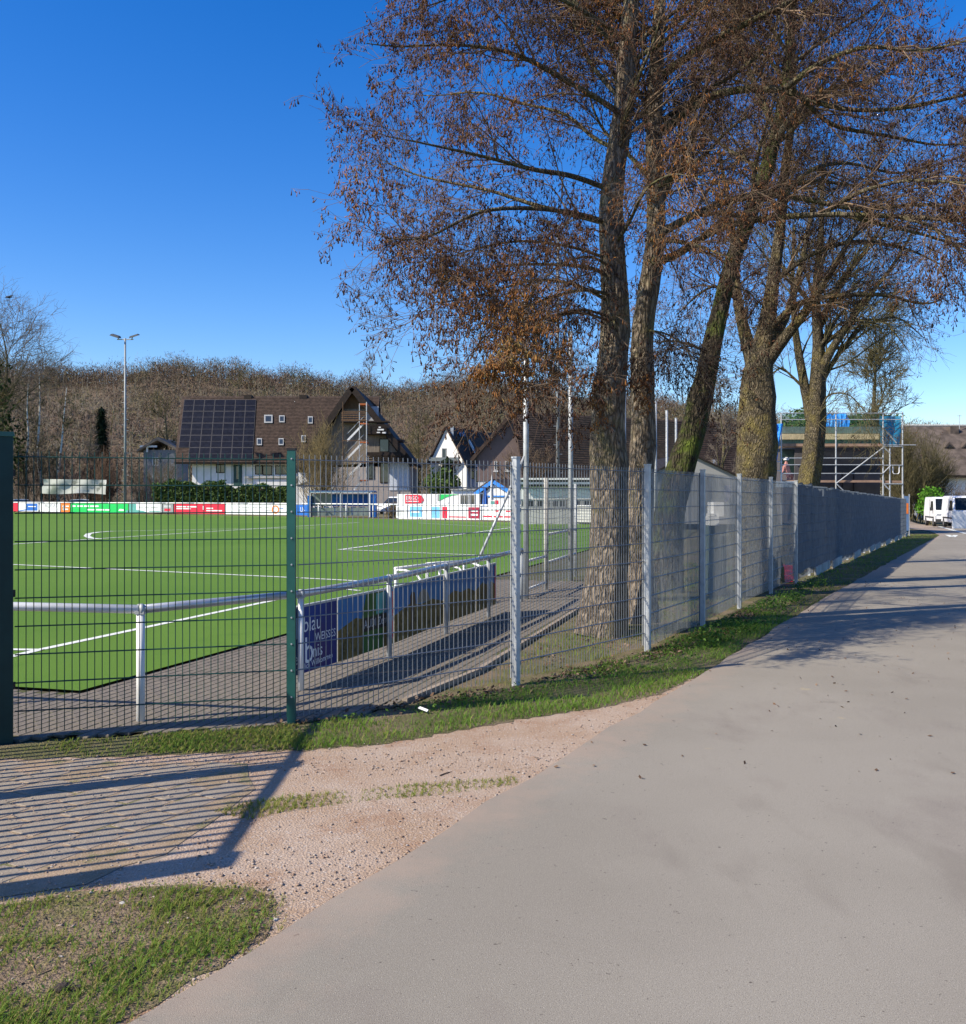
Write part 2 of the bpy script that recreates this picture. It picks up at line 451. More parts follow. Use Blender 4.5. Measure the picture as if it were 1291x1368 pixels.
for i, (p, wd) in enumerate(marks):
    z = 0.027 + i * 0.0012
    line_px(p, wd, z).build('pitch_line', m_line, kind='structure', label='white painted line on the green pitch')

# brick-paved path round the pitch
path_poly = [(-9, 8.9), (-9, 6.95), (-3.4, 6.9), (-1.45, 7.28), (-0.72, 7.95), (-0.1, 9.6), (1.6, 15.6), (12.6, 56), (11.5, 58.6), (-3.49, 8.46), (-4.4, 8.71)]
path = sheet('paved_path', path_poly, -0.004, m_joint, kind='structure')

def inside(p, poly):
    x, y = p; c = False; n = len(poly)
    for i in range(n):
        x0, y0 = poly[i][0], poly[i][1]; x1, y1 = poly[(i + 1) % n][0], poly[(i + 1) % n][1]
        if (y0 > y) != (y1 > y) and x < (x1 - x0) * (y - y0) / (y1 - y0) + x0: c = not c
    return c

def paver_mesh(a, b, h, name, mat):
    e = 0.006
    mb = MB()
    mb.add([(-a, -b, 0), (a, -b, 0), (a, b, 0), (-a, b, 0), (-a, -b, h - e), (a, -b, h - e), (a, b, h - e), (-a, b, h - e), (-a + e, -b + e, h), (a - e, -b + e, h), (a - e, b - e, h), (-a + e, b - e, h)],
           [(0, 1, 5, 4), (1, 2, 6, 5), (2, 3, 7, 6), (3, 0, 4, 7), (4, 5, 9, 8), (5, 6, 10, 9), (6, 7, 11, 10), (7, 4, 8, 11), (8, 9, 10, 11)])
    return mb.mesh(name, mat)

PANG = math.atan2(1, 0.29)          # the courses follow the pitch edge
pu = Vector((math.cos(PANG), math.sin(PANG))); pv = Vector((-pu.y, pu.x))
bm_ = paver_mesh(0.0965, 0.0465, 0.022, 'paving_brick', m_brick)
cand = []
for j in range(-60, 60):
    for i in range(-20, 62):
        c = TA + pu * ((i + (j % 2) * .5) * 0.2) + pv * (j * 0.1 - .055)
        if c.y < 24 and inside(c, path_poly) and c.x > -0.5 * c.y - 0.3: cand.append(c)
cand.sort(key=lambda c: (Vector((c.x, c.y)) - Vector((-1.8, 7.0))).length)
rp_ = random.Random(5)
for c in cand[:300]:
    o = link_obj('paving_brick', bm_, path, (c.x, c.y, -0.0222 + rp_.uniform(-.001, .001)))
    o.rotation_euler = (rp_.uniform(-.004, .004), rp_.uniform(-.004, .004), PANG + rp_.uniform(-.012, .012))
mbp = MB()
for c in cand[300:]:
    mbp.M = Matrix.Translation((c.x, c.y, -0.0222 + rp_.uniform(-.001, .001))) @ Matrix.Rotation(PANG + rp_.uniform(-.012, .012), 4, 'Z')
    mbp.add([v.co for v in bm_.vertices], [tuple(p.vertices) for p in bm_.polygons])
mbp.M = None
mbp.build('paving_bricks', m_brick, path, kind='stuff')
mbp = MB()

# kerb stones on the outer side of the path
kerb_pts = [Vector((-0.66, 8.15)), Vector((-0.04, 9.6)), Vector((1.66, 15.6)), Vector((4.6, 26.0))]
kl = []
m_kerb = M('brown_kerb', (.27, .22, .17), .9, 0, .2, 6, .3, 60)
for a, b in zip(kerb_pts[:-1], kerb_pts[1:]):
    n = int((b - a).length / 1.0)
    for k in range(n): kl.append((a.lerp(b, k / n), a.lerp(b, (k + 1) / n)))
kerb = thing('path_kerb', (kerb_pts[0].x, kerb_pts[0].y, 0), 'low pale concrete kerb edging the paved path before the tree grass', 'kerb')
for i, (a, b) in enumerate(kl):
    d = (b - a).normalized() * 0.006
    MB().beam((a.x + d.x, a.y + d.y, -.035), (b.x - d.x, b.y - d.y, -.035 + rp_.uniform(-.004, .004)), 0.05, 0.11).build('kerb_stone', m_kerb, kerb)

# concrete slabs in front of the gate, half buried in the gravel
slab_area = [G(*p).xy for p in [(-220, 1012), (150, 1014), (330, 1018), (345, 1050), (300, 1080), (215, 1140), (110, 1175), (0, 1196), (-220, 1220)]]
m_bed = mix_layers('sandy_slab_bed', [(0.27, 0.20, 0.125), (0.33, 0.24, 0.16, 2.5, .45, .6, 5, 2.0), (0.15, 0.145, 0.06, 5, .56, .68, 4, 7.0), (.42, .36, .31, 120, .6, .7, 2, 4.0)], .95, .6, 90)
drive = sheet('driveway_bed', rough_edge(slab_area, 0.2, 0.03, 2), -0.0108, m_bed, kind='structure')
sm_ = paver_mesh(0.1425, 0.0925, 0.02, 'paving_slab', m_slab)
du = Vector((math.cos(R(62)), math.sin(R(62)))); dv = Vector((-du.y, du.x))
c0 = G(60, 1100).xy
for j in range(-30, 30):
    for i in range(-20, 20):
        c = c0 + du * ((i + (j % 2) * .5) * 0.3) + dv * (j * 0.2)
        if inside(c, slab_area) and c.x > -0.4965 * c.y - 0.35:
            dmin = min((Vector(q) - c).length for q in rough_edge(slab_area, .1, 0))
            edge_ = max(0, 1 - dmin / .38)
            o = link_obj('paving_slab', sm_, drive, (c.x, c.y, -0.0282 + rp_.uniform(-.0008, .001) - (.006 if rp_.random() < edge_ else 0)))
            o.rotation_euler = (rp_.uniform(-.003, .003), rp_.uniform(-.003, .003), R(62) + rp_.uniform(-.01, .01))

# ------------------------------------------------------------------ wooded hill
hill_px = [-900, -300, 0, 100, 160, 190, 230, 280, 330, 390, 430, 460, 500, 535, 560, 590, 620, 650, 690, 750, 850, 960, 1050, 1240, 1400, 1900, 2500]
hill_py = [470, 470, 476, 488, 491, 484, 478, 480, 487, 490, 495, 503, 509, 514, 508, 500, 498, 502, 506, 516, 526, 545, 552, 572, 580, 600, 620]
HRY = 360.0
hx = [WX(p, HRY) for p in hill_px]; hzr = [max(2, WZ(p, HRY) - 5.6) for p in hill_py]
def hill_h(x, y):
    t = np.clip((y - 165) / (HRY - 165), 0, 1); t = t ** 1.15
    back = np.clip((y - HRY) / 260, 0, 1)
    return np.interp(x, hx, hzr) * t * (1 - back * 0.7) - 0.5 * (t <= 0)
hgx = np.linspace(-420, 520, 95); hgy = np.linspace(160, 640, 60)
HX, HY_ = np.meshgrid(hgx, hgy, indexing='ij')
HZ = hill_h(HX, HY_)
idx = np.arange(HX.size).reshape(HX.shape)
npmesh('hill', np.stack([HX, HY_, HZ], -1), np.stack([idx[:-1, :-1], idx[1:, :-1], idx[1:, 1:], idx[:-1, 1:]], -1).reshape(-1, 4), m_hillsoil, smooth=True, kind='structure')

rng = np.random.default_rng(11)
m_forest = tint_mat('bare_wood', [(0.0, (0.095, 0.066, 0.046)), (0.25, (0.14, 0.098, 0.066)), (0.45, (0.165, 0.11, 0.078)), (0.6, (0.12, 0.105, 0.048)), (0.75, (0.155, 0.13, 0.065)), (0.9, (0.22, 0.19, 0.15)), (1.0, (0.040, 0.060, 0.025))])

def shards(centers, h, rad, n, tint, rng, wmin=0.10, wmax=0.30, lmin=0.9, lmax=2.6, trunk=True):
    # winter crowns: thin rising slivers spread through an egg-shaped volume over each foot point
    m = len(centers)
    u = rng.normal(size=(m, n, 3)); u /= np.linalg.norm(u, axis=2, keepdims=True)
    rr = rng.uniform(0.25, 1, (m, n, 1)) ** 0.5
    loc = u * rr
    lob = 1 + 0.28 * np.sin(loc[..., 0:1] * 4 + rng.uniform(0, 6, (m, 1, 1))) * np.cos(loc[..., 2:3] * 5 + rng.uniform(0, 6, (m, 1, 1)))
    P = centers[:, None, :] + loc * lob * rad[:, None, None] * np.array([1, 1, 0]) + np.array([0, 0, 1]) * (h[:, None, None] * (0.50 + 0.48 * loc[..., 2:3] * lob))
    d = loc * np.array([1, 1, .5]) + np.array([0, 0, 0.6]) + rng.normal(0, .45, (m, n, 3))
    d /= np.linalg.norm(d, axis=2, keepdims=True)
    L = rng.uniform(lmin, lmax, (m, n, 1)); wd = rng.uniform(wmin, wmax, (m, n, 1))
    s = np.cross(d, rng.normal(size=(m, n, 3))); s /= np.linalg.norm(s, axis=2, keepdims=True)
    A = P - s * wd / 2; B = P + s * wd / 2; T = P + d * L
    V = np.stack([A, B, T], 2).reshape(-1, 3)
    tt = np.clip(np.repeat(tint, n) + rng.normal(0, 0.03, m * n), 0, 1)
    if trunk:
        tp = centers; w2 = 0.22 * np.ones((m, 1)); sx = np.array([[1, 0, 0]])
        V2 = np.stack([tp - sx * w2, tp + sx * w2, tp + np.array([0, 0, 1]) * h[:, None] * .8 + rng.normal(0, .5, (m, 3))], 1).reshape(-1, 3)
        V = np.concatenate([V, V2]); tt = np.concatenate([tt, np.clip(0.9 + rng.normal(0, .05, m), 0, 0.93)])
    return V, np.arange(len(V)).reshape(-1, 3), tt

NT = 3100
yy = rng.uniform(166, 372, NT); pxx = rng.uniform(-60, 1360, NT); xx = (pxx - CX) / F * yy
yy[:1000] = rng.uniform(338, 371, 1000)
xx[:1000] = (pxx[:1000] - CX) / F * yy[:1000]
cen = np.stack([xx, yy, hill_h(xx, yy) - .3], 1)
hh = rng.uniform(6, 10, NT); hh[:1000] = rng.uniform(2.5, 7.5, 1000) * (1 + .3 * np.sin(xx[:1000] * .11) + .25 * np.sin(xx[:1000] * .27 + 1))
tn = np.clip(0.40 + 0.22 * np.sin(xx * .05 + 1) * np.cos(yy * .07) + rng.normal(0, .24, NT), 0, 0.88)
tn[rng.uniform(size=NT) < 0.05] = 1.0
V, Ft, tt = shards(cen, hh, rng.uniform(2.0, 4.2, NT), 140, tn, rng, 0.08, 0.22, 0.4, 1.3)
npmesh('wooded_hillside', V, Ft, m_forest, tint=tt, kind='stuff', label='bare brown winter wood covering the hill', category='forest')

# ------------------------------------------------------------------ trees
def bark_mat(name, c1, c2, moss, moss_lo, moss_hi, scale=7.0):
    m = bpy.data.materials.new(name); m.use_nodes = True
    n = m.node_tree.nodes; l = m.node_tree.links
    b = n['Principled BSDF']; b.inputs['Roughness'].default_value = 0.95; b.inputs['Specular IOR Level'].default_value = 0.15
    tc = n.new('ShaderNodeTexCoord'); mp = n.new('ShaderNodeMapping'); mp.inputs['Scale'].default_value = (1, 1, 0.28)
    l.new(tc.outputs['Object'], mp.inputs[0])
    vo = n.new('ShaderNodeTexVoronoi'); vo.feature = 'DISTANCE_TO_EDGE'; vo.inputs['Scale'].default_value = scale * 2.6
    nz0 = n.new('ShaderNodeTexNoise'); nz0.inputs['Scale'].default_value = scale; nz0.inputs['Detail'].default_value = 4
    l.new(mp.outputs[0], nz0.inputs['Vector'])
    mxv = n.new('ShaderNodeMix'); mxv.data_type = 'RGBA'; mxv.inputs['Factor'].default_value = 0.18
    l.new(mp.outputs[0], mxv.inputs['A']); l.new(nz0.outputs['Color'], mxv.inputs['B'])
    l.new(mxv.outputs['Result'], vo.inputs['Vector'])
    r1 = n.new('ShaderNodeValToRGB'); r1.color_ramp.elements[0].color = (*c1, 1); r1.color_ramp.elements[1].color = (*c2, 1)
    r1.color_ramp.elements[0].position = 0.0; r1.color_ramp.elements[1].position = 0.22
    l.new(vo.outputs['Distance'], r1.inputs[0])
    nz = n.new('ShaderNodeTexNoise'); nz.inputs['Scale'].default_value = 2.2; nz.inputs['Detail'].default_value = 7; nz.inputs['Roughness'].default_value = 0.7
    l.new(tc.outputs['Object'], nz.inputs['Vector'])
    mr = n.new('ShaderNodeMapRange'); mr.inputs[1].default_value = moss_lo; mr.inputs[2].default_value = moss_hi
    l.new(nz.outputs[0], mr.inputs[0])
    mx = n.new('ShaderNodeMix'); mx.data_type = 'RGBA'; l.new(mr.outputs[0], mx.inputs['Factor'])
    l.new(r1.outputs[0], mx.inputs['A']); mx.inputs['B'].default_value = (*moss, 1)
    l.new(mx.outputs['Result'], b.inputs['Base Color'])
    n3 = n.new('ShaderNodeTexNoise'); n3.inputs['Scale'].default_value = scale * 6; n3.inputs['Detail'].default_value = 5
    l.new(mp.outputs[0], n3.inputs['Vector'])
    ad = n.new('ShaderNodeMath'); ad.operation = 'MULTIPLY_ADD'; ad.inputs[1].default_value = 2.2
    l.new(vo.outputs['Distance'], ad.inputs[0]); l.new(n3.outputs[0], ad.inputs[2])
    bp = n.new('ShaderNodeBump'); bp.inputs['Strength'].default_value = 1.0; bp.inputs['Distance'].default_value = 0.05
    l.new(ad.outputs[0], bp.inputs['Height']); l.new(bp.outputs[0], b.inputs['Normal'])
    return m

m_barkA = bark_mat('furrowed_grey_brown_bark', (0.085, 0.066, 0.048), (0.29, 0.235, 0.175), (0.20, 0.185, 0.085), 0.52, 0.74, 7.5)
m_barkC = bark_mat('mossy_shaded_bark', (0.022, 0.018, 0.012), (0.075, 0.06, 0.042), (0.085, 0.115, 0.02), 0.46, 0.66)  # mossy bark, colour darkened for the shade of the neighbouring crowns
m_barkD = bark_mat('lichen_covered_bark', (0.055, 0.044, 0.028), (0.20, 0.165, 0.11), (0.235, 0.19, 0.062), 0.47, 0.68, 9.5)
m_limb = bark_mat('mossy_limb_bark', (0.060, 0.050, 0.034), (0.20, 0.165, 0.115), (0.155, 0.15, 0.055), 0.42, 0.70)
m_twig = M('brown_grey_twig', (0.105, 0.070, 0.048), 0.9, 0, 0.3, 2.5, col2=(0.23, 0.165, 0.11), spec=0.1)
m_twigo = M('olive_twig', (0.085, 0.075, 0.035), 0.9, 0, 0.3, 0.8, col2=(0.17, 0.145, 0.075), spec=0.1)
m_twigg = M('grey_twig', (0.13, 0.105, 0.085), 0.9, 0, 0.3, 0.3, col2=(0.22, 0.185, 0.145), spec=0.1)
m_birch = mix_layers('white_birch_bark', [(0.62, 0.60, 0.55), (0.12, 0.10, 0.08, 1.2, 0.52, 0.60, 4, 2.0, (1, 1, 2.0))], 0.8, 0.2, 30)
m_catkin = tint_mat('alder_catkins', [(0.0, (0.045, 0.026, 0.021)), (0.35, (0.095, 0.050, 0.036)), (0.58, (0.20, 0.090, 0.040)), (0.85, (0.44, 0.195, 0.055)), (1.0, (0.30, 0.21, 0.08))], 0.8, trans=0.25)

def tubes(P, Rr, k):
    m, n, _ = P.shape
    T = np.gradient(P, axis=1); T /= np.linalg.norm(T, axis=2, keepdims=True) + 1e-9
    mean = T.mean(1, keepdims=True)
    ref = np.where(np.abs(mean[..., 2:3]) < 0.85, np.array([0, 0, 1.0]), np.array([1.0, 0, 0]))
    U = np.cross(T, np.broadcast_to(ref, T.shape)); U /= np.linalg.norm(U, axis=2, keepdims=True) + 1e-9
    Wv = np.cross(T, U)
    a = np.arange(k) * 2 * np.pi / k
    ring = P[:, :, None, :] + Rr[:, :, None, None] * (np.cos(a)[None, None, :, None] * U[:, :, None, :] + np.sin(a)[None, None, :, None] * Wv[:, :, None, :])
    V = ring.reshape(-1, 3)
    base = (np.arange(m) * n * k)[:, None, None] + (np.arange(n - 1) * k)[None, :, None]
    j = np.arange(k)[None, None, :]; j2 = (j + 1) % k
    Fq = np.stack([base + j, base + j2, base + k + j2, base + k + j], -1).reshape(-1, 4)
    return V, Fq

def resample(pts, rad, n):
    pts = np.array([list(p) for p in pts], float); rad = np.array(rad, float)
    d = np.concatenate([[0], np.cumsum(np.linalg.norm(np.diff(pts, axis=0), axis=1))])
    t = np.linspace(0, d[-1], n)
    # gentle smoothing through the guide points
    out = np.stack([np.interp(t, d, pts[:, i]) for i in range(3)], 1); r = np.interp(t, d, rad)
    for _ in range(3):
        q = out.copy(); q[1:-1] = (out[:-2] + 2 * out[1:-1] + out[2:]) / 4; out = q
    return out, r

def spawn(rng, P, Rr, cnt, t0, t1, ang, length, nseg, wob, grav, rs, up=0.0, tipr=0.25, rmax=1.0, flat=0.0, rmin=0.0, tp=1.0):
    m, n, _ = P.shape
    pi = np.repeat(np.arange(m), cnt); Mn = len(pi)
    t = (t0 + (t1 - t0) * rng.uniform(0, 1, Mn) ** tp) * (n - 1)
    i0 = np.minimum(t.astype(int), n - 2); fr = (t - i0)[:, None]
    pos = P[pi, i0] * (1 - fr) + P[pi, i0 + 1] * fr
    rad = Rr[pi, i0] * (1 - fr[:, 0]) + Rr[pi, i0 + 1] * fr[:, 0]
    T = P[pi, i0 + 1] - P[pi, i0]; T /= np.linalg.norm(T, axis=1, keepdims=True) + 1e-9
    q = rng.normal(size=(Mn, 3)); q[:, 2] *= (1 - flat)
    q -= (q * T).sum(1, keepdims=True) * T; q /= np.linalg.norm(q, axis=1, keepdims=True) + 1e-9
    a = rng.uniform(ang[0], ang[1], (Mn, 1))
    d = np.cos(a) * T + np.sin(a) * q; d[:, 2] += up; d /= np.linalg.norm(d, axis=1, keepdims=True)
    L = rng.uniform(length[0], length[1], (Mn, 1)) * (1.15 - 0.5 * (t / (n - 1)))[:, None]
    out = np.empty((Mn, nseg, 3)); p = pos.copy(); out[:, 0] = p
    for s in range(1, nseg):
        p = p + d * L / (nseg - 1); out[:, s] = p
        d = d + rng.normal(0, wob, (Mn, 3)); d[:, 2] -= grav; d /= np.linalg.norm(d, axis=1, keepdims=True)
    r0 = np.clip(rad * rs, rmin, rmax)
    R2 = r0[:, None] * np.linspace(1, tipr, nseg)[None, :]
    return out, R2

def rough_tube(name, pts, rad, mat, parent, n=40, k=18, amp=0.10, flare=0.0, seed=0, bumps=(), wander=0.0):
    P, r = resample(pts, rad, n)
    rg = np.random.default_rng(seed)
    if wander:
        q_ = rg.normal(0, 1, (max(4, n // 5), 3)); q_[0] = 0
        tt_ = np.linspace(0, len(q_) - 1, n); dq = np.stack([np.interp(tt_, np.arange(len(q_)), q_[:, c_]) for c_ in range(3)], 1)
        for _ in range(4): dq[1:-1] = (dq[:-2] + 2 * dq[1:-1] + dq[2:]) / 4
        dq[:, 2] = 0; P = P + dq * wander
    T = np.gradient(P, axis=0); T /= np.linalg.norm(T, axis=1, keepdims=True)
    m_ = T.mean(0); ref = np.array([0, 0, 1.0]) if abs(m_[2]) < .85 else np.array([1.0, 0, 0])
    U = np.cross(T, ref); U /= np.linalg.norm(U, axis=1, keepdims=True); Wv = np.cross(T, U)
    a = np.arange(k) * 2 * np.pi / k; s = np.linspace(0, 1, n)
    ph = rg.uniform(0, 6.28, 6)
    rel = 1 + amp * (0.5 * np.sin(3 * a[None] + ph[0] + 3 * s[:, None]) + 0.35 * np.sin(5 * a[None] + ph[1] - 5 * s[:, None]) + 0.3 * np.sin(2 * a[None] + ph[2] + 14 * s[:, None])) + rg.normal(0, amp * .28, (n, k))
    if flare: rel = rel * (1 + flare * np.exp(-s * 22)[:, None] * (1 + .45 * np.sin(4 * a[None] + ph[3])))
    for bt, ba, bh, bw in bumps:
        da = (a[None] - ba + np.pi) % (2 * np.pi) - np.pi
        rel = rel + bh * np.exp(-((s[:, None] - bt) / bw) ** 2 - (da / 0.8) ** 2)
    V = P[:, None] + (r[:, None] * rel)[..., None] * (np.cos(a)[None, :, None] * U[:, None] + np.sin(a)[None, :, None] * Wv[:, None])
    j = np.arange(k)[None]; b = (np.arange(n - 1) * k)[:, None]
    Fq = np.stack([b + j, b + (j + 1) % k, b + k + (j + 1) % k, b + k + j], -1).reshape(-1, 4)
    npmesh(name, V.reshape(-1, 3), Fq, mat, parent, smooth=True)
    return P, r

def catkins(rng, P, frac, per, ln, wd, warm):
    # small hanging spindles strung along the outer part of every twig
    m, n, _ = P.shape
    mid_ = P.mean(1); pat = np.sin(mid_[:, 0] * 2.6 + 1.3 * mid_[:, 2]) * np.sin(mid_[:, 2] * 3.1 - mid_[:, 1] * 1.9) + .6 * np.sin(mid_[:, 0] * 6.1 + 2) * np.sin(mid_[:, 2] * 5.3 + mid_[:, 1] * 4)
    sel = rng.uniform(size=m) < np.clip(frac * (1 + .75 * pat), 0, 1); Q = P[sel]; m = len(Q)
    pi = np.repeat(np.arange(m), per); t = rng.uniform(0.25, 1, len(pi)) * (n - 1)
    i0 = np.minimum(t.astype(int), n - 2); fr = (t - i0)[:, None]
    pos = Q[pi, i0] * (1 - fr) + Q[pi, i0 + 1] * fr
    c = len(pos)
    d = np.array([0, 0, -1.0]) + rng.normal(0, .42, (c, 3)); d /= np.linalg.norm(d, axis=1, keepdims=True)
    L = rng.uniform(ln[0], ln[1], (c, 1)); wv = rng.uniform(wd[0], wd[1], (c, 1))
    u = np.cross(d, rng.normal(size=(c, 3))); u /= np.linalg.norm(u, axis=1, keepdims=True); v = np.cross(d, u)
    top = pos; mid = pos + d * L * .5 + rng.normal(0, .004, (c, 3)); bot = pos + d * L
    low = pos + d * L * .72 + rng.normal(0, .004, (c, 3)); w2 = wv * 1.25
    V = np.stack([top, low + u * w2, low + (v * .87 - u * .5) * w2, low - (v * .87 + u * .5) * w2], 1).reshape(-1, 3)
    fb = np.array([[0, 1, 2], [0, 2, 3], [0, 3, 1], [1, 3, 2]])
    Ft = (np.arange(c)[:, None, None] * 4 + fb[None]).reshape(-1, 3)
    clump = warm + 0.34 * np.sin(pos[:, 0] * 1.7 + 1) * np.sin(pos[:, 2] * 2.1 + .6) + rng.normal(0, .17, c)
    return V, Ft, np.repeat(np.clip(clump, 0, 1), 4)

def in_reach(P, mx=110, top=-170):
    # leave out the finest twigs far outside the view (high crown, beyond the right edge)
    p = P[:, 0]; px = CX + F * p[:, 0] / p[:, 1]; py = HY - F * (p[:, 2] - EYE) / p[:, 1]
    return (px > -mx) & (px < 1291 + mx) & (py > top)

def bushy(rng, root, parents, plan, twig_mat, cat=None, k_small=3):
    # parents: list of (P, r) limbs; plan: list of spawn arguments, one per order
    n0 = 24
    P = np.stack([resample(p, r, n0)[0] for p, r in parents]); Rr = np.stack([resample(p, r, n0)[1] for p, r in parents])
    Vs = []; Fs = []; off = 0; lastP = None
    for i, a in enumerate(plan):
        P, Rr = spawn(rng, P, Rr, **a)
        if i: k_ = in_reach(P, 260 if i == 1 else 110, -420 if i == 1 else -170); P, Rr = P[k_], Rr[k_]
        V, Fq = tubes(P, Rr, 5 if i == 0 else k_small)
        Vs.append(V); Fs.append(Fq + off); off += len(V); lastP = P
    npmesh('crown', np.concatenate(Vs), np.concatenate(Fs), twig_mat, root)
    if cat:
        V, Ft, tt = catkins(rng, lastP, **cat)
        npmesh('catkins', V, Ft, m_catkin, root, tint=tt, kind='stuff')

def guide(pxs, Y0, Y1, r0, r1):
    n = len(pxs); pts = [W(px, py, Y0 + (Y1 - Y0) * i / (n - 1)) for i, (px, py) in enumerate(pxs)]
    rad = [r0 + (r1 - r0) * i / (n - 1) for i in range(n)]
    return pts, rad

def auto_limbs(rng, trunk, n, t0, t1, length, r0s, ang=(0.7, 1.2), up=0.25):
    P = trunk[0][None]; Rr = trunk[1][None]
    Q, q = spawn(rng, P, Rr, n, t0, t1, ang, length, 9, 0.12, -0.02, r0s, up=up, tipr=0.2)
    return [(list(Q[i]), list(q[i])) for i in range(n)]

def limbs_to_mesh(root, limbs, mat, seed):
    for i, (p, r) in enumerate(limbs):
        rough_tube('limb', p, r, mat, root, n=22, k=9, amp=0.09, seed=seed + i)

pl1 = dict(cnt=13, t0=.10, t1=1.0, ang=(.35, 1.0), length=(.6, 1.45), nseg=7, wob=.16, grav=.05, flat=.25, up=.12, rs=.42, tipr=.3, rmax=.022, rmin=.006)
pl2 = dict(cnt=9, t0=.06, t1=1.0, ang=(.4, 1.1), length=(.35, .85), nseg=4, wob=.2, grav=.06, rs=.5, tipr=.45, rmax=.007, rmin=.0032)
pl3 = dict(cnt=5, t0=.15, t1=1.0, ang=(.4, 1.1), length=(.14, .36), nseg=3, wob=.18, grav=.08, rs=.6, tipr=.55, rmax=.0036, rmin=.0024)
CAT = dict(frac=.95, per=4, ln=(.045, .105), wd=(.0045, .0082), warm=.43)
CATB = dict(CAT, frac=.8, per=3, warm=.28)
CATC = dict(CAT, frac=.6, per=3, warm=.22, wd=(.005, .009))

def alder(name_label, base, trunk_pts, trunk_r, bark, limb_guides, seed, autos=None, plan=(pl1, pl2, pl3), cat=CAT, twig=m_twig, flare=.2, bumps=(), amp=.10, group=None, limbmat=None, k=22, n=56, extra=None):
    rg = np.random.default_rng(seed)
    root = thing('alder_tree', base, name_label, 'tree', group)
    tr = rough_tube('trunk', trunk_pts, trunk_r, bark, root, n=n, k=k, amp=amp, flare=flare, seed=seed, bumps=bumps, wander=.055)
    limbs = list(limb_guides)
    if autos: limbs += auto_limbs(rg, tr, **autos)
    limbs_to_mesh(root, limbs, limbmat or m_limb, seed * 50)
    bushy(rg, root, limbs, list(plan), twig, cat)
    if extra: bushy(rg, root, extra[0], extra[1], twig, extra[2])
    return root

# two front trunks behind the first silver panels
YA, YB = 12.3, 12.95
A_tr = [W(804, 848, YA), W(806, 760, YA), W(811, 640, YA), W(816, 540, YA), W(820, 440, YA), W(824, 330, YA), W(822, 230, YA), W(836, 100, YA), W(850, 0, YA), W(858, -150, YA + .2), W(852, -330, YA + .3), W(865, -520, YA + .1)]
A_r = [.285, .245, .222, .20, .178, .158, .140, .115, .095, .07, .045, .02]
LA = [guide([(826, 150), (803, 134), (733, 94), (692, 71), (640, 61), (588, 59), (530, 64), (490, 58)], YA, YA - 1.6, .06, .008),
      guide([(812, 252), (760, 232), (719, 229), (685, 219), (638, 207), (591, 197), (550, 188), (515, 182)], YA, YA - 1.9, .055, .007),
      guide([(815, 300), (760, 285), (702, 271), (665, 256), (618, 247), (564, 237), (530, 224), (508, 212)], YA, YA + .7, .05, .006),
      guide([(816, 300), (783, 286), (709, 277), (645, 279), (598, 304), (571, 319), (540, 322), (515, 318)], YA, YA - 2.3, .05, .006),
      guide([(820, 375), (793, 356), (733, 353), (686, 353), (632, 363), (590, 378), (565, 382)], YA, YA - 2.0, .04, .006),
      guide([(822, 395), (780, 385), (726, 400), (679, 420), (645, 450), (632, 470)], YA, YA - 2.4, .035, .005),
      guide([(818, 430), (775, 415), (735, 425), (712, 455), (700, 500), (690, 550)], YA, 9.2, .03, .004),

      guide([(845, 60), (790, 20), (735, -10), (650, -20), (590, 2), (550, 15)], YA, YA - 1.2, .05, .007),
      guide([(828, 200), (795, 190), (760, 150), (700, 140), (640, 120), (580, 130), (540, 124)], YA, YA + 1.3, .045, .006),
      guide([(850, 0), (790, -70), (700, -110), (620, -90), (560, -60)], YA, YA - 1.0, .05, .006),
      guide([(822, 350), (770, 330), (700, 320), (640, 330), (600, 345), (560, 345)], YA, YA - 1.3, .035, .005),
      guide([(820, 330), (840, 300), (862, 250), (900, 230), (940, 240)], YA, YA - 2.4, .04, .006),
      guide([(818, 405), (770, 378), (710, 372), (660, 390), (610, 402), (575, 405)], YA, YA - 2.4, .035, .005),
      guide([(820, 425), (780, 412), (725, 425), (685, 445), (660, 465)], YA, YA - 2.0, .03, .004),
      guide([(820, 360), (790, 340), (750, 350), (715, 385), (690, 430)], YA, YA - 2.2, .03, .004)]
LA = [(p_, [q_ * .68 for q_ in r_]) for p_, r_ in LA]
alder('thick furrowed grey brown alder trunk, the nearest to the fence brace, with orange catkins', (W(804, 848, YA).x, YA, 0), A_tr, A_r, m_barkA, LA, 21,
      autos=dict(n=26, t0=.46, t1=.97, length=(1.8, 3.4), r0s=.3), bumps=[(.12, 3.0, .25, .012), (.17, 4.2, .3, .012), (.235, 2.4, .35, .010), (.30, 5.0, .25, .012), (.33, 3.4, .3, .012)], group='alder trees behind the fence',
      extra=([guide([(716, 440), (704, 480), (697, 515), (692, 550)], 9.7, 9.1, .010, .004), guide([(716, 440), (694, 462), (670, 482), (655, 497)], 9.6, 8.87, .010, .003), guide([(716, 445), (690, 470), (665, 485), (640, 488)], 9.5, 8.85, .009, .003), guide([(760, 430), (745, 460), (735, 490), (728, 515)], 10.6, 10.2, .010, .003), guide([(830, 470), (846, 480), (856, 505), (858, 535)], 11.4, 11.2, .008, .003), guide([(812, 480), (800, 490), (798, 520), (800, 560)], 11.6, 11.5, .008, .003)],
             [dict(pl1, cnt=22, length=(.10, .30), nseg=4, rmax=.005, rmin=.003, grav=.25, up=0), dict(pl2, cnt=4, length=(.07, .16), nseg=3)], dict(CAT, frac=1, per=5, warm=.72)))
B_tr = [W(857, 832, YB), W(856, 740, YB), W(857, 620, YB), W(858, 480, YB), W(864, 380, YB), W(869, 290, YB), W(876, 160, YB), W(885, 50, YB), W(893, -60, YB), W(905, -220, YB + .3), W(900, -420, YB + .4)]
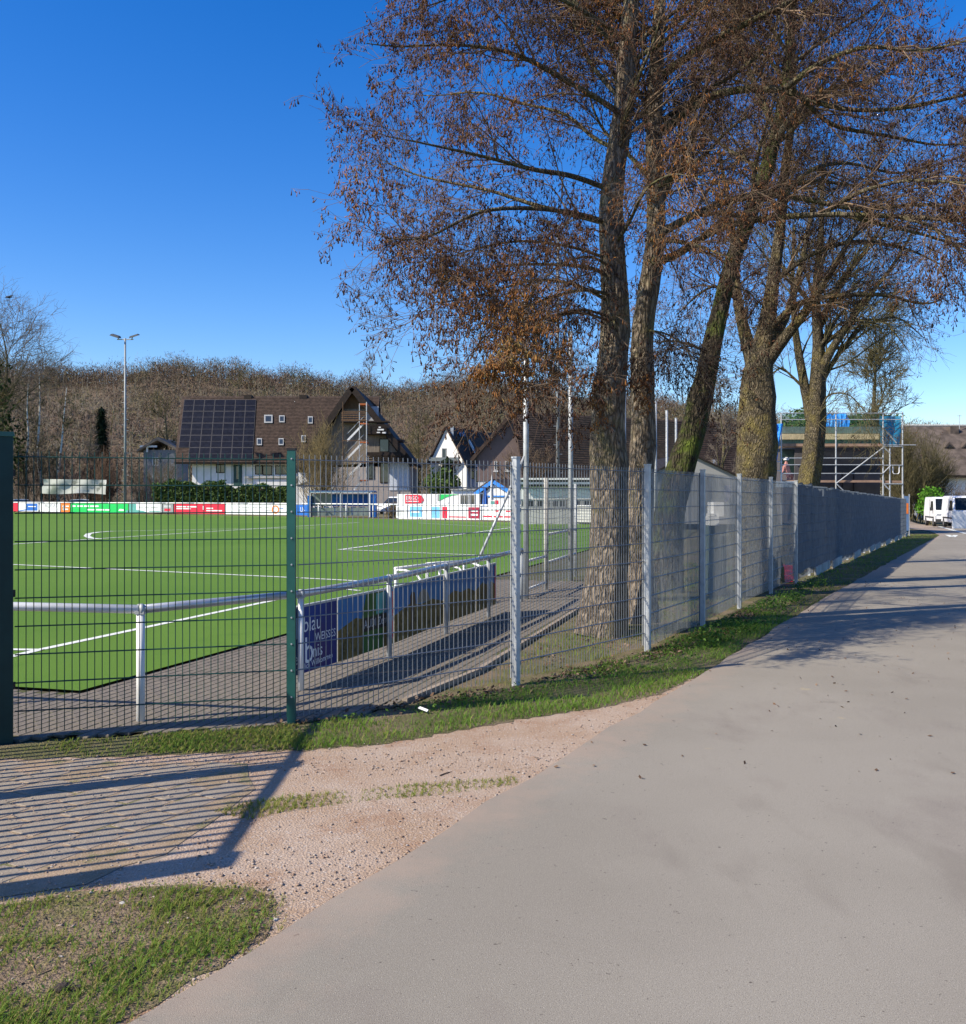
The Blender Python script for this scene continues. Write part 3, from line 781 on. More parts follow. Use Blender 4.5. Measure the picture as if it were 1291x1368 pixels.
B_r = [.205, .18, .17, .155, .138, .118, .105, .088, .07, .045, .02]
LB = [guide([(866, 350), (890, 352), (915, 335), (950, 305), (1000, 293), (1050, 289), (1110, 285), (1200, 289), (1310, 296)], YB, YB - 1.8, .075, .03),
      guide([(872, 318), (900, 302), (945, 277), (1000, 259), (1060, 260), (1100, 272), (1150, 283), (1230, 270), (1310, 280)], YB, YB - .6, .075, .02),
      guide([(872, 320), (905, 322), (940, 330), (975, 345)], YB, YB - 2.2, .05, .006),
      guide([(877, 180), (905, 158), (945, 126), (985, 118), (1055, 117), (1075, 132), (1130, 150), (1220, 145), (1310, 120)], YB, YB - 1.5, .085, .02),
      guide([(875, 250), (890, 245), (915, 225), (945, 205), (975, 170), (1010, 150)], YB, YB - 1.2, .05, .012),
      guide([(885, 100), (940, 60), (1000, 30), (1080, -10), (1180, -30), (1300, -60)], YB, YB - 2.0, .07, .015),
      guide([(860, 440), (890, 445), (915, 460), (930, 500)], YB, YB - 1.2, .02, .005),
      guide([(1050, 260), (1080, 225), (1130, 215), (1200, 235), (1300, 205)], YB - .3, YB + .8, .045, .012),
      guide([(1100, 285), (1150, 255), (1210, 240), (1300, 245)], YB - 1.0, YB - 3.0, .04, .012),
      guide([(1120, 285), (1180, 300), (1240, 315), (1300, 335)], YB - 1.0, YB - 2.2, .04, .01),
      guide([(1050, 117), (1100, 80), (1160, 60), (1230, 70), (1310, 50)], YB - .9, YB - 2.6, .05, .012),
      guide([(1060, 120), (1110, 170), (1180, 180), (1250, 195), (1310, 190)], YB - .9, YB - .2, .04, .012),
      guide([(1200, 289), (1240, 300), (1270, 320), (1290, 350)], YB - 1.6, YB - 2.6, .03, .008)]
LB = [(p_, [q_ * .8 for q_ in r_]) for p_, r_ in LB]
alder('slimmer mossy alder trunk standing close beside the thick furrowed trunk', (W(851, 832, YB).x, YB, 0), B_tr, B_r, m_barkA, LB, 22,
      autos=dict(n=19, t0=.40, t1=.97, length=(1.8, 3.4), r0s=.33), cat=CATB, bumps=[(.10, 3.0, .2, .012), (.26, 3.7, .25, .012)], group='alder trees behind the fence')

YC = 16.5
C_tr = [W(888, 790, YC), W(902, 690, YC), W(916, 610, YC), W(934, 535, YC), W(945, 478, YC), W(962, 412, YC), W(985, 335, YC), W(1012, 265, YC), W(1036, 195, YC), W(1052, 120, YC), W(1060, 20, YC), W(1075, -120, YC), W(1085, -300, YC)]
C_r = [.29, .25, .22, .195, .165, .145, .13, .125, .105, .085, .06, .04, .02]
LC = [guide([(945, 470), (922, 460), (900, 455), (878, 458)], YC, YC - .4, .03, .008),
      guide([(1030, 200), (1060, 150), (1100, 120), (1160, 110), (1220, 70)], YC, YC - 1, .07, .015),
      guide([(1040, 180), (1010, 120), (990, 60), (960, 0)], YC, YC + 1, .07, .015),
      guide([(1010, 270), (1040, 250), (1090, 240), (1150, 250), (1200, 235)], YC, YC + 1.5, .06, .012),
      guide([(1000, 300), (970, 280), (940, 290), (900, 280)], YC, YC - 1.0, .04, .01),
      guide([(975, 380), (1000, 390), (1020, 410)], YC, YC + .6, .02, .006)]
alder('leaning alder trunk darkened as if shaded, with a sawn knot, slanting up to the right behind the fence', (W(888, 790, YC).x, YC, 0), C_tr, C_r, m_barkC, LC, 23,
      autos=dict(n=16, t0=.45, t1=.96, length=(1.8, 3.4), r0s=.4), cat=CATC, bumps=[(.235, 0.4, .5, .010), (.13, 5.6, .4, .010), (.17, 2.5, .25, .01)], group='alder trees behind the fence')

YD = 19.0
D_tr = [W(1012, 776, YD), W(1010, 690, YD), W(1007, 610, YD), W(1011, 540, YD), W(1016, 492, YD), W(1022, 440, YD), W(1030, 370, YD), W(1045, 290, YD), W(1055, 180, YD), W(1060, 60, YD), W(1066, -120, YD)]
D_r = [.44, .39, .365, .32, .25, .155, .12, .095, .075, .05, .02]
LD = [guide([(1012, 500), (1000, 462), (988, 420), (982, 360), (978, 290), (960, 200)], YD, YD + .8, .16, .03),
      guide([(1018, 495), (1045, 455), (1075, 420), (1100, 380), (1130, 330), (1170, 270)], YD, YD - 1.2, .13, .025),
      guide([(1022, 450), (1060, 405), (1110, 395), (1180, 392), (1240, 410), (1262, 398)], YD, YD - 2.0, .07, .010),
      guide([(1020, 470), (1050, 430), (1070, 360), (1085, 280), (1110, 200)], YD, YD + 1.5, .10, .02),
      guide([(1030, 380), (1080, 340), (1140, 320), (1210, 330), (1270, 360)], YD, YD - 1.5, .06, .01),
      guide([(985, 400), (955, 380), (930, 395), (905, 420)], YD, YD - .5, .04, .01)]
alder('stout alder trunk covered in yellow lichen, forking behind the grey fence screen', (W(1012, 776, YD).x, YD, 0), D_tr, D_r, m_barkD, LD, 24,
      autos=dict(n=14, t0=.5, t1=.96, length=(2.0, 3.6), r0s=.4), amp=.12, group='alder trees behind the fence', limbmat=m_barkD, cat=CATC,
      bumps=[(.2, 3.5, .25, .02), (.27, 4.0, .2, .02), (.16, 2.8, .2, .02)])

pE1 = dict(pl1, cnt=12, length=(1.2, 2.8), rmax=.03); pE2 = dict(pl2, cnt=9, length=(.5, 1.2), rmin=.0045, rmax=.01); pE3 = dict(pl3, cnt=3, length=(.25, .6), rmin=.0042, rmax=.006)
YE = 26.0
E_tr = [W(1077, 735, YE), W(1079, 660, YE), W(1082, 600, YE), W(1086, 550, YE), W(1090, 505, YE), W(1092, 450, YE), W(1090, 380, YE), W(1098, 300, YE), W(1105, 200, YE)]
E_r = [.33, .29, .265, .235, .20, .14, .10, .07, .03]
LE = [guide([(1084, 560), (1072, 500), (1062, 440), (1058, 380), (1062, 300)], YE, YE + .6, .15, .03),
      guide([(1090, 510), (1108, 470), (1130, 440), (1152, 405), (1190, 360), (1225, 300)], YE, YE - .8, .14, .02),
      guide([(1088, 530), (1115, 480), (1150, 435), (1200, 420), (1235, 452)], YE, YE + 1.4, .08, .01),
      guide([(1090, 470), (1120, 430), (1180, 425), (1215, 470)], YE, YE - 1.0, .05, .01),
      guide([(1094, 440), (1120, 380), (1160, 330), (1200, 270)], YE, YE + 1.0, .09, .015),
      guide([(1082, 590), (1105, 525), (1135, 525), (1157, 552)], YE, YE - 1.2, .035, .006),
      guide([(1076, 520), (1045, 490), (1030, 500)], YE, YE, .04, .01)]
alder('smaller mossy tree with ivy patches in front of the scaffolded house', (W(1077, 735, YE).x, YE, gzf(W(1077, 735, YE).x, YE)), E_tr, E_r, m_barkD, LE, 25,
      autos=dict(n=12, t0=.5, t1=.97, length=(2.0, 4.0), r0s=.45), plan=(pE1, pE2, pE3), cat=dict(CAT, frac=.3, per=2, warm=.25, ln=(.05, .1), wd=(.008, .013)), twig=m_twigo, amp=.13, group='alder trees behind the fence', limbmat=m_barkD)

def bare_tree(name, label, px, base_py, top_py, Y, half_px, twig, seed, bark=None, n1=16, cnt=(7, 6), gz0=None, r_base=None, lean=0, group=None, tw=1.0, trunkmat=None):
    rg = np.random.default_rng(seed)
    x = WX(px, Y); z0 = gz0 if gz0 is not None else gzf(x, Y); zt = WZ(top_py, Y); H = zt - z0; rad = half_px / F * Y
    root = thing(name, (x, Y, z0), label, 'tree', group)
    rb = r_base or H * .016
    pts = [(x + lean * H * t + rg.normal(0, .012 * H) * (t > 0), Y + rg.normal(0, .012 * H), z0 + H * t * .93) for t in (0, .2, .4, .6, .8, 1)]
    rr = [rb, rb * .85, rb * .7, rb * .5, rb * .3, rb * .1]
    tr = rough_tube('trunk', pts, rr, trunkmat or bark or m_limb, root, n=24, k=10, amp=.08, flare=.3, seed=seed)
    lim = auto_limbs(rg, tr, n1, .22, .95, (rad * .75, rad * 1.25), .5, ang=(.55, 1.0), up=.3)
    for p, r in lim[:8]: rough_tube('limb', p, r, bark or m_limb, root, n=14, k=6, amp=.05, seed=seed)
    bushy(rg, root, lim, [dict(pl1, cnt=cnt[0], length=(rad * .25, rad * .6), rmax=.05, rmin=.014 * tw, nseg=5, wob=.12, grav=-.02),
                          dict(pl2, cnt=cnt[1], length=(rad * .12, rad * .32), rmin=.011 * tw, rmax=.02, nseg=3, grav=-.02, wob=.14),
                          dict(pl3, cnt=2, length=(rad * .07, rad * .2), rmin=.009 * tw, rmax=.012, nseg=3, grav=0)], twig)
    return root

bare_tree('bare_tree', 'tall bare olive tree with rounded crown rising behind the scaffolding', 1165, 690, 405, 62, 72, m_twigo, 31, n1=24, cnt=(10, 8), tw=1.5)
bare_tree('bare_tree', 'bare grey tree showing between the leaning trunk and the lichen trunk', 965, 660, 505, 75, 42, m_twigg, 32, n1=14, tw=1.6)
bare_tree('bare_tree', 'tall bare crown at the picture edge above the birch trees', 5, 690, 412, 121, 110, m_twigg, 33, n1=42, cnt=(7, 5), tw=2.4)
bare_tree('bare_tree', 'dark ivy-grown tree beside the green gate post', -8, 690, 480, 117, 55, m_twigo, 34, n1=22, cnt=(8, 6), tw=3.0)
bare_tree('bare_tree', 'pale bare sycamore crown above the timber gable', 495, 560, 474, 150, 28, m_twigg, 35, n1=16, gz0=2, tw=2.6)
bare_tree('bare_tree', 'tall thin bare tree behind the solar roof', 318, 600, 492, 150, 26, m_twigo, 36, n1=12, gz0=1, tw=2.2)
bare_tree('bare_tree', 'bare tree on the ridge to the right of the pale sycamore', 610, 540, 490, 300, 26, m_twigg, 37, n1=12, gz0=28, tw=4)
bare_tree('bare_tree', 'grey brown bare tree just left of the floodlight mast', 120, 670, 560, 118, 22, m_twigg, 38, n1=12, tw=2)
bare_tree('bare_tree', 'olive bare tree between the mast and the grey hut', 222, 670, 520, 128, 30, m_twigo, 39, n1=14, tw=2.2)
bare_tree('bare_tree', 'olive bare tree to the right of the big gable, before the wood', 560, 655, 540, 132, 30, m_twigo, 40, n1=16, tw=2.2)
bare_tree('bare_tree', 'bare tree standing among the roofs behind the ball net', 960, 640, 520, 130, 30, m_twigg, 41, n1=12, tw=2)
for i, (px, top, Y, ln, lab) in enumerate([(33, 500, 119, .03, 'white-stemmed birch nearest the green gate post'), (56, 470, 123, -.02, 'tallest birch, its white stem in the middle of the group'), (80, 505, 119, .05, 'leaning birch with white stem, right of the birch group')]):
    bare_tree('birch_tree', lab, px, 690, top, Y, 20, m_twigo, 45 + i, n1=12, cnt=(6, 5), trunkmat=m_birch, r_base=.2, lean=ln, tw=1.7, group='birches behind the far touchline')

m_conif = tint_mat('dark_conifer', [(0.0, (0.012, 0.022, 0.012)), (1.0, (0.035, 0.055, 0.022))])
m_leafg = tint_mat('hedge_leaves', [(0.0, (0.035, 0.065, 0.018)), (0.5, (0.075, 0.125, 0.032)), (1.0, (0.13, 0.18, 0.055))], trans=.2)
m_leafb = tint_mat('bright_leaves', [(0.0, (0.04, 0.12, 0.012)), (0.5, (0.08, 0.22, 0.02)), (1.0, (0.14, 0.32, 0.035))], trans=.3)
m_brownb = tint_mat('brown_bush', [(0.0, (0.055, 0.036, 0.022)), (0.5, (0.11, 0.075, 0.045)), (1.0, (0.15, 0.115, 0.06))])
m_willow = tint_mat('olive_bush', [(0.0, (0.055, 0.05, 0.018)), (0.5, (0.10, 0.085, 0.032)), (1.0, (0.17, 0.145, 0.055))])

def leaf_cloud(rng, n, lo, hi, size, thr_fn=None, tri=True):
    P = rng.uniform(lo, hi, (n, 3))
    if thr_fn is not None: P = P[thr_fn(P)]
    m = len(P); a = rng.normal(size=(m, 3)); a /= np.linalg.norm(a, axis=1, keepdims=True)
    b = np.cross(a, rng.normal(size=(m, 3))); b /= np.linalg.norm(b, axis=1, keepdims=True)
    s = rng.uniform(size[0], size[1], (m, 1))
    V = np.stack([P - a * s, P + b * s * .55, P + a * s, P - b * s * .55], 1).reshape(-1, 3)
    return V, np.arange(4 * m).reshape(-1, 4), rng.uniform(0, 1, m)

def ell(c, r, rough=.25, seed=0, shell=.35):
    c = np.array(c, float); r = np.array(r, float)
    rg = np.random.default_rng(seed); ph = rg.uniform(0, 6.28, 4)
    def fn(P):
        q = (P - c) / r; d = np.linalg.norm(q, axis=1)
        th = np.arctan2(q[:, 1], q[:, 0])
        lim = 1 + rough * (np.sin(th * 4 + ph[0]) * .5 + np.sin(q[:, 2] * 5 + ph[1]) * .5 + .4 * np.sin(th * 7 + ph[2] + q[:, 2] * 4))
        return (d < lim) & (d > shell * lim)
    return fn

def bush(name, label, cat, x0, y0, x1, y1, Y, depth, mat, n, size, seed, group=None, stems=True):
    rg = np.random.default_rng(seed)
    c = ((WX(x0, Y) + WX(x1, Y)) / 2, Y, (WZ(y0, Y) + WZ(y1, Y)) / 2); r = ((WX(x1, Y) - WX(x0, Y)) / 2, depth, (WZ(y0, Y) - WZ(y1, Y)) / 2)
    zb = min(gzf(c[0], Y), WZ(y1, Y))
    root = thing(name, (c[0], Y, zb), label, cat, group)
    lo = np.array(c) - np.array(r) * 1.3; hi = np.array(c) + np.array(r) * 1.3
    V, Fq, tt = leaf_cloud(rg, n, lo, hi, size, ell(c, r, seed=seed))
    npmesh('foliage', V, Fq, mat, root, tint=tt)
    mb = MB()
    for i in range(5):
        a = i * 1.26
        mb.tube([(c[0] + .15 * math.cos(a), Y + .15 * math.sin(a), zb - .1), (c[0] + r[0] * .5 * math.cos(a), Y + r[1] * .5 * math.sin(a), c[2] + r[2] * .3)], [.05, .02], 5)
    mb.build('stem', m_twigo, root)
    return root

def twig_bush(name, label, cat, x0, y0, x1, base_py, Y, n, mat, seed, rmin=.012, stems=14, group=None):
    rg = np.random.default_rng(seed); xc = (WX(x0, Y) + WX(x1, Y)) / 2; hw = (WX(x1, Y) - WX(x0, Y)) / 2
    z0 = WZ(base_py, Y); H = WZ(y0, Y) - z0
    root = thing(name, (xc, Y, z0), label, cat, group)
    P = np.empty((stems, 8, 3)); 
    for i in range(stems):
        u = rg.uniform(-1, 1); v = rg.uniform(-.6, .6); h = H * rg.uniform(.65, 1.0) * (1 - .25 * abs(u))
        s = np.linspace(0, 1, 8)
        P[i, :, 0] = xc + hw * (u * .45 + u * .5 * s ** .8); P[i, :, 1] = Y + hw * v * (.3 + .6 * s); P[i, :, 2] = z0 + h * s
    P += rg.normal(0, .01 * H, P.shape)
    Rr = np.linspace(.05, .012, 8)[None] * np.ones((stems, 1))
    V1, F1 = tubes(P, Rr, 5)
    npmesh('stems', V1, F1, mat, root, kind='stuff')
    Q, q = spawn(rg, P, Rr, n, .15, 1, (.25, .7), (H * .15, H * .42), 5, .1, -.05, .5, rmin=rmin, rmax=.03, tipr=.5)
    V2, F2 = tubes(Q, q, 3)
    Q3, q3 = spawn(rg, Q, q, 2, .2, 1, (.3, .8), (H * .05, H * .16), 3, .1, -.03, .6, rmin=rmin * .8, rmax=.02, tipr=.6)
    V3, F3 = tubes(Q3, q3, 3)
    npmesh('crown', np.concatenate([V2, V3]), np.concatenate([F2, F3 + len(V2)]), mat, root)
    return root

def conifer(label, px, base_py, top_py, Y, half, seed):
    rg = np.random.default_rng(seed); x = WX(px, Y); z0 = 0; H = WZ(top_py, Y); rad = half / F * Y
    root = thing('conifer', (x, Y, z0), label, 'tree')
    MB().tube([(x, Y, 0), (x, Y, H * .9)], [.25, .04], 7).build('trunk', m_limb, root)
    n = 2600; t = rg.uniform(.05, 1, n); a = rg.uniform(0, 6.28, n); rr = rad * (1 - t) ** .8 * rg.uniform(.35, 1.05, n) * (1 + .2 * np.sin(t * 40))
    P = np.stack([x + rr * np.cos(a), Y + rr * np.sin(a), H * t], 1)
    d = np.stack([np.cos(a), np.sin(a), -.35 + 0 * a], 1); s = np.cross(d, [0, 0, 1.0]); L = rg.uniform(.4, 1.1, (n, 1))
    V = np.stack([P - s * .16, P + d * L, P + s * .16, P - d * .1 + [0, 0, .18]], 1).reshape(-1, 3)
    npmesh('crown', V, np.arange(4 * n).reshape(-1, 4), m_conif, root, tint=rg.uniform(0, 1, n))
conifer('dark green conifer left of the floodlight mast', 136, 660, 545, 125, 17, 61)
conifer('dark evergreen standing against the white balcony house', 598, 664, 612, 98, 17, 62)

# ------------------------------------------------------------------ green fence, gate post, open gate leaf
FH = 2.03
HZ_ = [0.19 + 0.2 * k for k in range(10)]

def wire_mesh_v(h=1.99, r=0.0033):
    return MB().tube([(0, 0, 0.035), (0, 0, 0.035 + h)], r, 5).mesh
vw_cache = {}
def vwire(mat):
    if mat.name not in vw_cache:
        vw_cache[mat.name] = MB().tube([(0, 0, 0.035), (0, 0, 2.03)], 0.0034, 5).mesh('vertical_wire', mat)
    return vw_cache[mat.name]

def fence_panel(root, a, b, za, zb, mat, fine, pitch=0.05, inset=0.0, top=None):
    # welded double-wire panel from post a to post b (plan points); terrain height steps per panel
    a = Vector((a[0], a[1], 0)); b = Vector((b[0], b[1], 0)); L = (b - a).length; d = (b - a) / L; n = Vector((-d.y, d.x, 0))
    z = min(za, zb) * .5 + max(za, zb) * .5
    p0 = a + d * inset; p1 = b - d * inset
    def pair(mb, h):
        for s in (-1, 1):
            mb.tube([p0 + n * 0.0072 * s + Vector((0, 0, z + h)), p1 + n * 0.0072 * s + Vector((0, 0, z + h))], 0.0042, 5)
        return mb
    panel = pair(MB(), HZ_[-1]).build('panel', mat, root)
    for h in HZ_[:-1]: pair(MB(), h).build('horizontal_wire', mat, panel)
    cnt = int((L - 2 * inset) / pitch); off = (L - 2 * inset - cnt * pitch) / 2
    me = vwire(mat)
    if fine:
        for k in range(cnt + 1):
            p = p0 + d * (off + k * pitch) + Vector((0, 0, z))
            link_obj('vertical_wire', me, panel, p - org(panel))
    else:
        mb = MB()
        for k in range(cnt + 1):
            p = p0 + d * (off + k * pitch); mb.tube([(p.x, p.y, z + .035), (p.x, p.y, z + 2.03)], 0.0034, 3)
        mb.build('vertical_wires', mat, panel, kind='stuff')
    return panel

PG = (-3.377, 6.86); P_green = FP[0]
gf = thing('wire_mesh_fence', (P_green[0], P_green[1], 0), 'green wire mesh fence panel ending at the slim dark green post', 'fence')
dG = Vector((P_green[0] - PG[0], P_green[1] - PG[1], 0)).normalized()
fence_panel(gf, (PG[0] + dG.x * .07, PG[1] + dG.y * .07), (P_green[0] - .02, P_green[1]), 0, 0, m_greenw, True, 0.0505)
gp = MB().box((P_green[0] - .03, P_green[1] - .055, -.1), (P_green[0] + .03, P_green[1] - .005, 2.06)).build('post', m_green, gf)
MB().box((P_green[0] - .034, P_green[1] - .059, 2.06), (P_green[0] + .034, P_green[1] - .001, 2.075)).build('cap', m_black, gp)
for k in range(10):
    z = HZ_[k] + .005
    mb = MB(); mb.tube([(P_green[0] + .004, P_green[1] - .055, z), (P_green[0] + .004, P_green[1] - .062, z)], [.0075, .006], 8)
    mb.build('bolt', m_galv, gp, smooth=False)
    MB().box((P_green[0] - .036, P_green[1] - .006, z - .022), (P_green[0] - .03, P_green[1] + .012, z + .022)).build('clamp', m_galv, gp)

gpo = thing('gate_post', (PG[0], PG[1], 0), 'thick square green gate post darkened as if shaded, with a flat lighter cap', 'gate post')
MG = Matrix.Translation((PG[0] - .01, PG[1] - .01, 0)) @ Matrix.Rotation(R(25), 4, 'Z') @ Matrix.Translation((-PG[0] + .01, -PG[1] + .01, 0))
MB(MG).box((PG[0] - .085, PG[1] - .085, -.1), (PG[0] + .062, PG[1] + .062, 2.13)).build('post_tube', m_greend, gpo)
MB(MG).box((PG[0] - .095, PG[1] - .095, 2.13), (PG[0] + .072, PG[1] + .072, 2.15)).prism([(PG[0] - .09, PG[1] - .09, 2.1505), (PG[0] + .067, PG[1] - .09, 2.1505), (PG[0] + .067, PG[1] + .067, 2.1505), (PG[0] - .09, PG[1] + .067, 2.1505)], (0, 0, .012)).build('cap', m_green, gpo)
for z in (.35, 1.0, 1.85):
    MB().box((PG[0] + .062, PG[1] - .03, z), (PG[0] + .072, PG[1] + .02, z + .05)).build('clamp', m_black, gpo)

leaf = thing('gate_leaf', (-3.63, 6.70, 0.1), 'open green steel gate leaf with vertical bars swung towards the path', 'gate')
gx_, gy0, gy1 = -3.60, 6.66, 3.55
MB().box((gx_ - .02, gy1, 2.04), (gx_ + .02, gy0, 2.09)).build('top_rail', m_green, leaf)
MB().box((gx_ - .03, gy1, .12), (gx_ + .03, gy0, .19)).build('bottom_rail', m_green, leaf)
for y in (gy0, 5.20, gy1):
    wd = .05 if y == gy0 else (.075 if y > 4 else .10)
    MB().box((gx_ - .032, y - wd, .10), (gx_ + .032, y + wd, 2.12)).build('stile', m_green, leaf)
bar = MB().box((-.012, -.012, 0), (.012, .012, 1.84)).mesh('bar', m_green)
y = gy1 + .2
while y < gy0 - .08:
    if abs(y - 5.20) > .1: link_obj('bar', bar, leaf, Vector((gx_, y, .19)) - leaf.location)
    y += .105

# ------------------------------------------------------------------ silver fence
sf = thing('wire_mesh_fence', (FP[1][0], FP[1][1], 0), 'long silver wire mesh fence along the lane with grey screen fabric on its far panels', 'fence')
m_scrA = screen_mat('translucent_grey_screen', (0.36, 0.37, 0.34), 0.42, .30, 0.5)
m_scrB = screen_mat('dense_grey_screen', (0.088, 0.115, 0.142), 0.97, .05, 0.10)
m_scrC = screen_mat('faded_grey_screen', (0.130, 0.152, 0.172), 0.95, .06, 0.12)
m_pale = M('pale_concrete_board', (.36, .35, .32), .9, 0, .25, 3)
for i, p in enumerate(FP[1:], start=1):
    a = FP[i - 1]; b = FP[min(i + 1, len(FP) - 1)]
    d = Vector((b[0] - a[0], b[1] - a[1], 0)).normalized(); n = Vector((-d.y, d.x, 0)); ang = math.atan2(d.y, d.x)
    z = gzf(*p); c = Vector((p[0], p[1], z))
    # post stands on the road side of the wires; a flat cover bar clamps the panel edges to it
    fr = c - n * 0.032 if i <= 6 else c + n * .075
    po = MB().cbox(fr + Vector((0, 0, .99 if i <= 6 else .93)), (.052, .058, 2.14 if i <= 6 else 2.0), ang).build('post', m_galv, sf)
    MB().cbox(fr + Vector((0, 0, 2.068)), (.060, .066, .016), ang).build('cap', m_galv, po) if i <= 6 else None
    if i > 6: continue
    MB().cbox(c + n * .014 + d * .012 + Vector((0, 0, 1.04)), (.07, .006, 1.98), ang).build('cover_bar', m_galv, po)
    MB().cbox(c + d * .040 - n * .03 + Vector((0, 0, 1.03)), (.006, .03, 1.96), ang).build('cover_bar', m_galv, po)
    if i <= 6:
        for h in HZ_[::1]:
            MB().cbox(c + n * .0 + d * .03 - n * .055 + Vector((0, 0, h)), (.022, .012, .034), ang).build('clamp', m_wire, po)
dz_ = [gzf(*p) for p in FP]
fence_panel(sf, (P_green[0] + .03, P_green[1]), FP[1], 0, 0, m_wire, True, inset=0.012)
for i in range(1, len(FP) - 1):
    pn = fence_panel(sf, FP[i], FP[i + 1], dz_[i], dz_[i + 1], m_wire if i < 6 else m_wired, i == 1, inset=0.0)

def screen(i, mat, z0, z1, u0=0.0, u1=1.0, holes=None, seed=0, wav=.012):
    a = Vector((*FP[i], 0)); b = Vector((*FP[i + 1], 0)); d = (b - a); n = Vector((-d.y, d.x, 0)).normalized(); zz = (dz_[i] + dz_[i + 1]) / 2
    rr = random.Random(seed * 7 + i); nu, nv = 26, 12; vs = []; fs = []; ph = [rr.uniform(0, 6) for _ in range(4)]
    for iu in range(nu + 1):
        u = u0 + (u1 - u0) * iu / nu
        for iv in range(nv + 1):
            t = iv / nv
            zt = z1 + .02 * math.sin(u * 14 + ph[0]) if t == 1 else None
            z = z0 + (z1 - z0) * t + (.025 * math.sin(u * 11 + ph[0]) if iv == nv else 0) + (.03 * math.sin(u * 9 + ph[1]) if iv == 0 else 0)
            off = .022 + wav * (math.sin(u * 23 + ph[2] + t * 2) + math.sin(u * 9 + ph[3])) * .5 + wav * .5
            p = a + d * u + n * off
            vs.append((p.x, p.y, zz + z))
    for iu in range(nu):
        for iv in range(nv):
            u = u0 + (u1 - u0) * (iu + .5) / nu; t = (iv + .5) / nv
            if holes and any(h[0] < u < h[1] and h[2] < t < h[3] for h in holes): continue
            k = iu * (nv + 1) + iv; fs.append((k, k + nv + 1, k + nv + 2, k + 1))
    return MB().add(vs, fs).build('privacy_screen', mat, sf, smooth=True)

screen(2, m_scrA, .03, 2.0, 0.02, 1.0, seed=1)
screen(3, m_scrA, .04, 2.0, 0.0, 1.0, holes=[(.30, .72, .62, .80), (.72, .86, .80, .98)], seed=2)
screen(4, m_scrA, .06, 2.0, 0.12, 1.0, holes=[(.12, .3, .0, .4)], seed=3)
screen(5, m_scrA, .05, 2.0, 0.0, 1.0, holes=[(.3, .5, .05, .3)], seed=4)
for i in range(6, len(FP) - 1):
    rr = random.Random(i)
    screen(i, (m_scrC if rr.random() < .4 else m_scrB) if i < len(FP) - 3 else m_scrA, .14, 2.02 + rr.uniform(-.03, .03), 0, 1, seed=i, wav=.02, holes=[(.62, .75, .93, 1.1)] if i == 7 else None)
    a = Vector((*FP[i], (dz_[i] + dz_[i + 1]) / 2 + .07)); b = Vector((*FP[i + 1], (dz_[i] + dz_[i + 1]) / 2 + .07)); d = (b - a).normalized()
    n_ = Vector((-d.y, d.x, 0))
    if i % 5 not in (1, 4): MB().beam(a + d * (.05 if i % 2 else .6) - n_ * .05, b - d * .05 - n_ * .05 + Vector((0, 0, .03)), .04, .2).build('base_board', m_pale, sf)
# the far end of the screen turns back with a strip of coloured print
e = FP[-1]
m_dim_blue = M('dull_blue_print', (.12, .20, .34), .6)
eb = thing('site_banner', (e[0] + .35, e[1] + .8, gzf(*e)), 'blue and orange banner hung at the far end of the grey screen', 'banner')
mbn = MB().box((e[0] + .2, e[1] + .75, gzf(*e) + .25), (e[0] + .46, e[1] + .78, gzf(*e) + 2.2)); mbn.build('sheet', m_dim_blue, eb)
MB().box((e[0] + .22, e[1] + .742, gzf(*e) + 1.2), (e[0] + .44, e[1] + .747, gzf(*e) + 1.8)).build('print', m_orange, eb)
for dx in (.17, .49): MB().box((e[0] + dx - .02, e[1] + .74, gzf(*e) - .1), (e[0] + dx + .02, e[1] + .79, gzf(*e) + 2.3)).build('pole', m_galv, eb)

# ------------------------------------------------------------------ spectator rail round the near corner of the pitch
RP = [(-2.61, 7.42), (-1.61, 8.60), (-0.99, 10.28), (-0.46, 12.15), (0.08, 13.85), (0.63, 15.9)]
rail = thing('pitch_rail', (RP[0][0], RP[0][1], 0), 'white and silver tube rail round the near corner of the pitch', 'rail')
RH = .85
def pole(mb, p, top, r=.03):
    return mb.tube([(p[0], p[1], -.1), (p[0], p[1], top)], r, 10)
for i, p in enumerate(RP):
    po = pole(MB(), p, RH - .02, .032 if i == 0 else .029).build('post', m_white if i < 2 else m_galv, rail, smooth=True)
    MB().box((p[0] - .035, p[1] - .035, RH - .035), (p[0] + .035, p[1] + .035, RH - .01)).build('bracket', m_galv, po)
MB().tube([(-3.0 * 2.2, 7.42 + 4 * .19, RH), (RP[0][0] - .01, RP[0][1], RH)], .034, 12).build('top_tube', m_white, rail, smooth=True)
pole(MB(), (-6.4, 8.15), RH).build('post', m_white, rail, smooth=True)
pole(MB(), (-4.5, 7.79), RH).build('post', m_white, rail, smooth=True)
for a, b in zip(RP[:-1], RP[1:]):
    MB().tube([(a[0], a[1], RH), (b[0], b[1], RH)], .034, 12).build('top_tube', m_rail, rail, smooth=True)
    MB().tube([(a[0] - .012, a[1] - .012, RH), (a[0] + .012, a[1] + .012, RH)], .042, 12).build('joint', m_galv, rail, smooth=True)

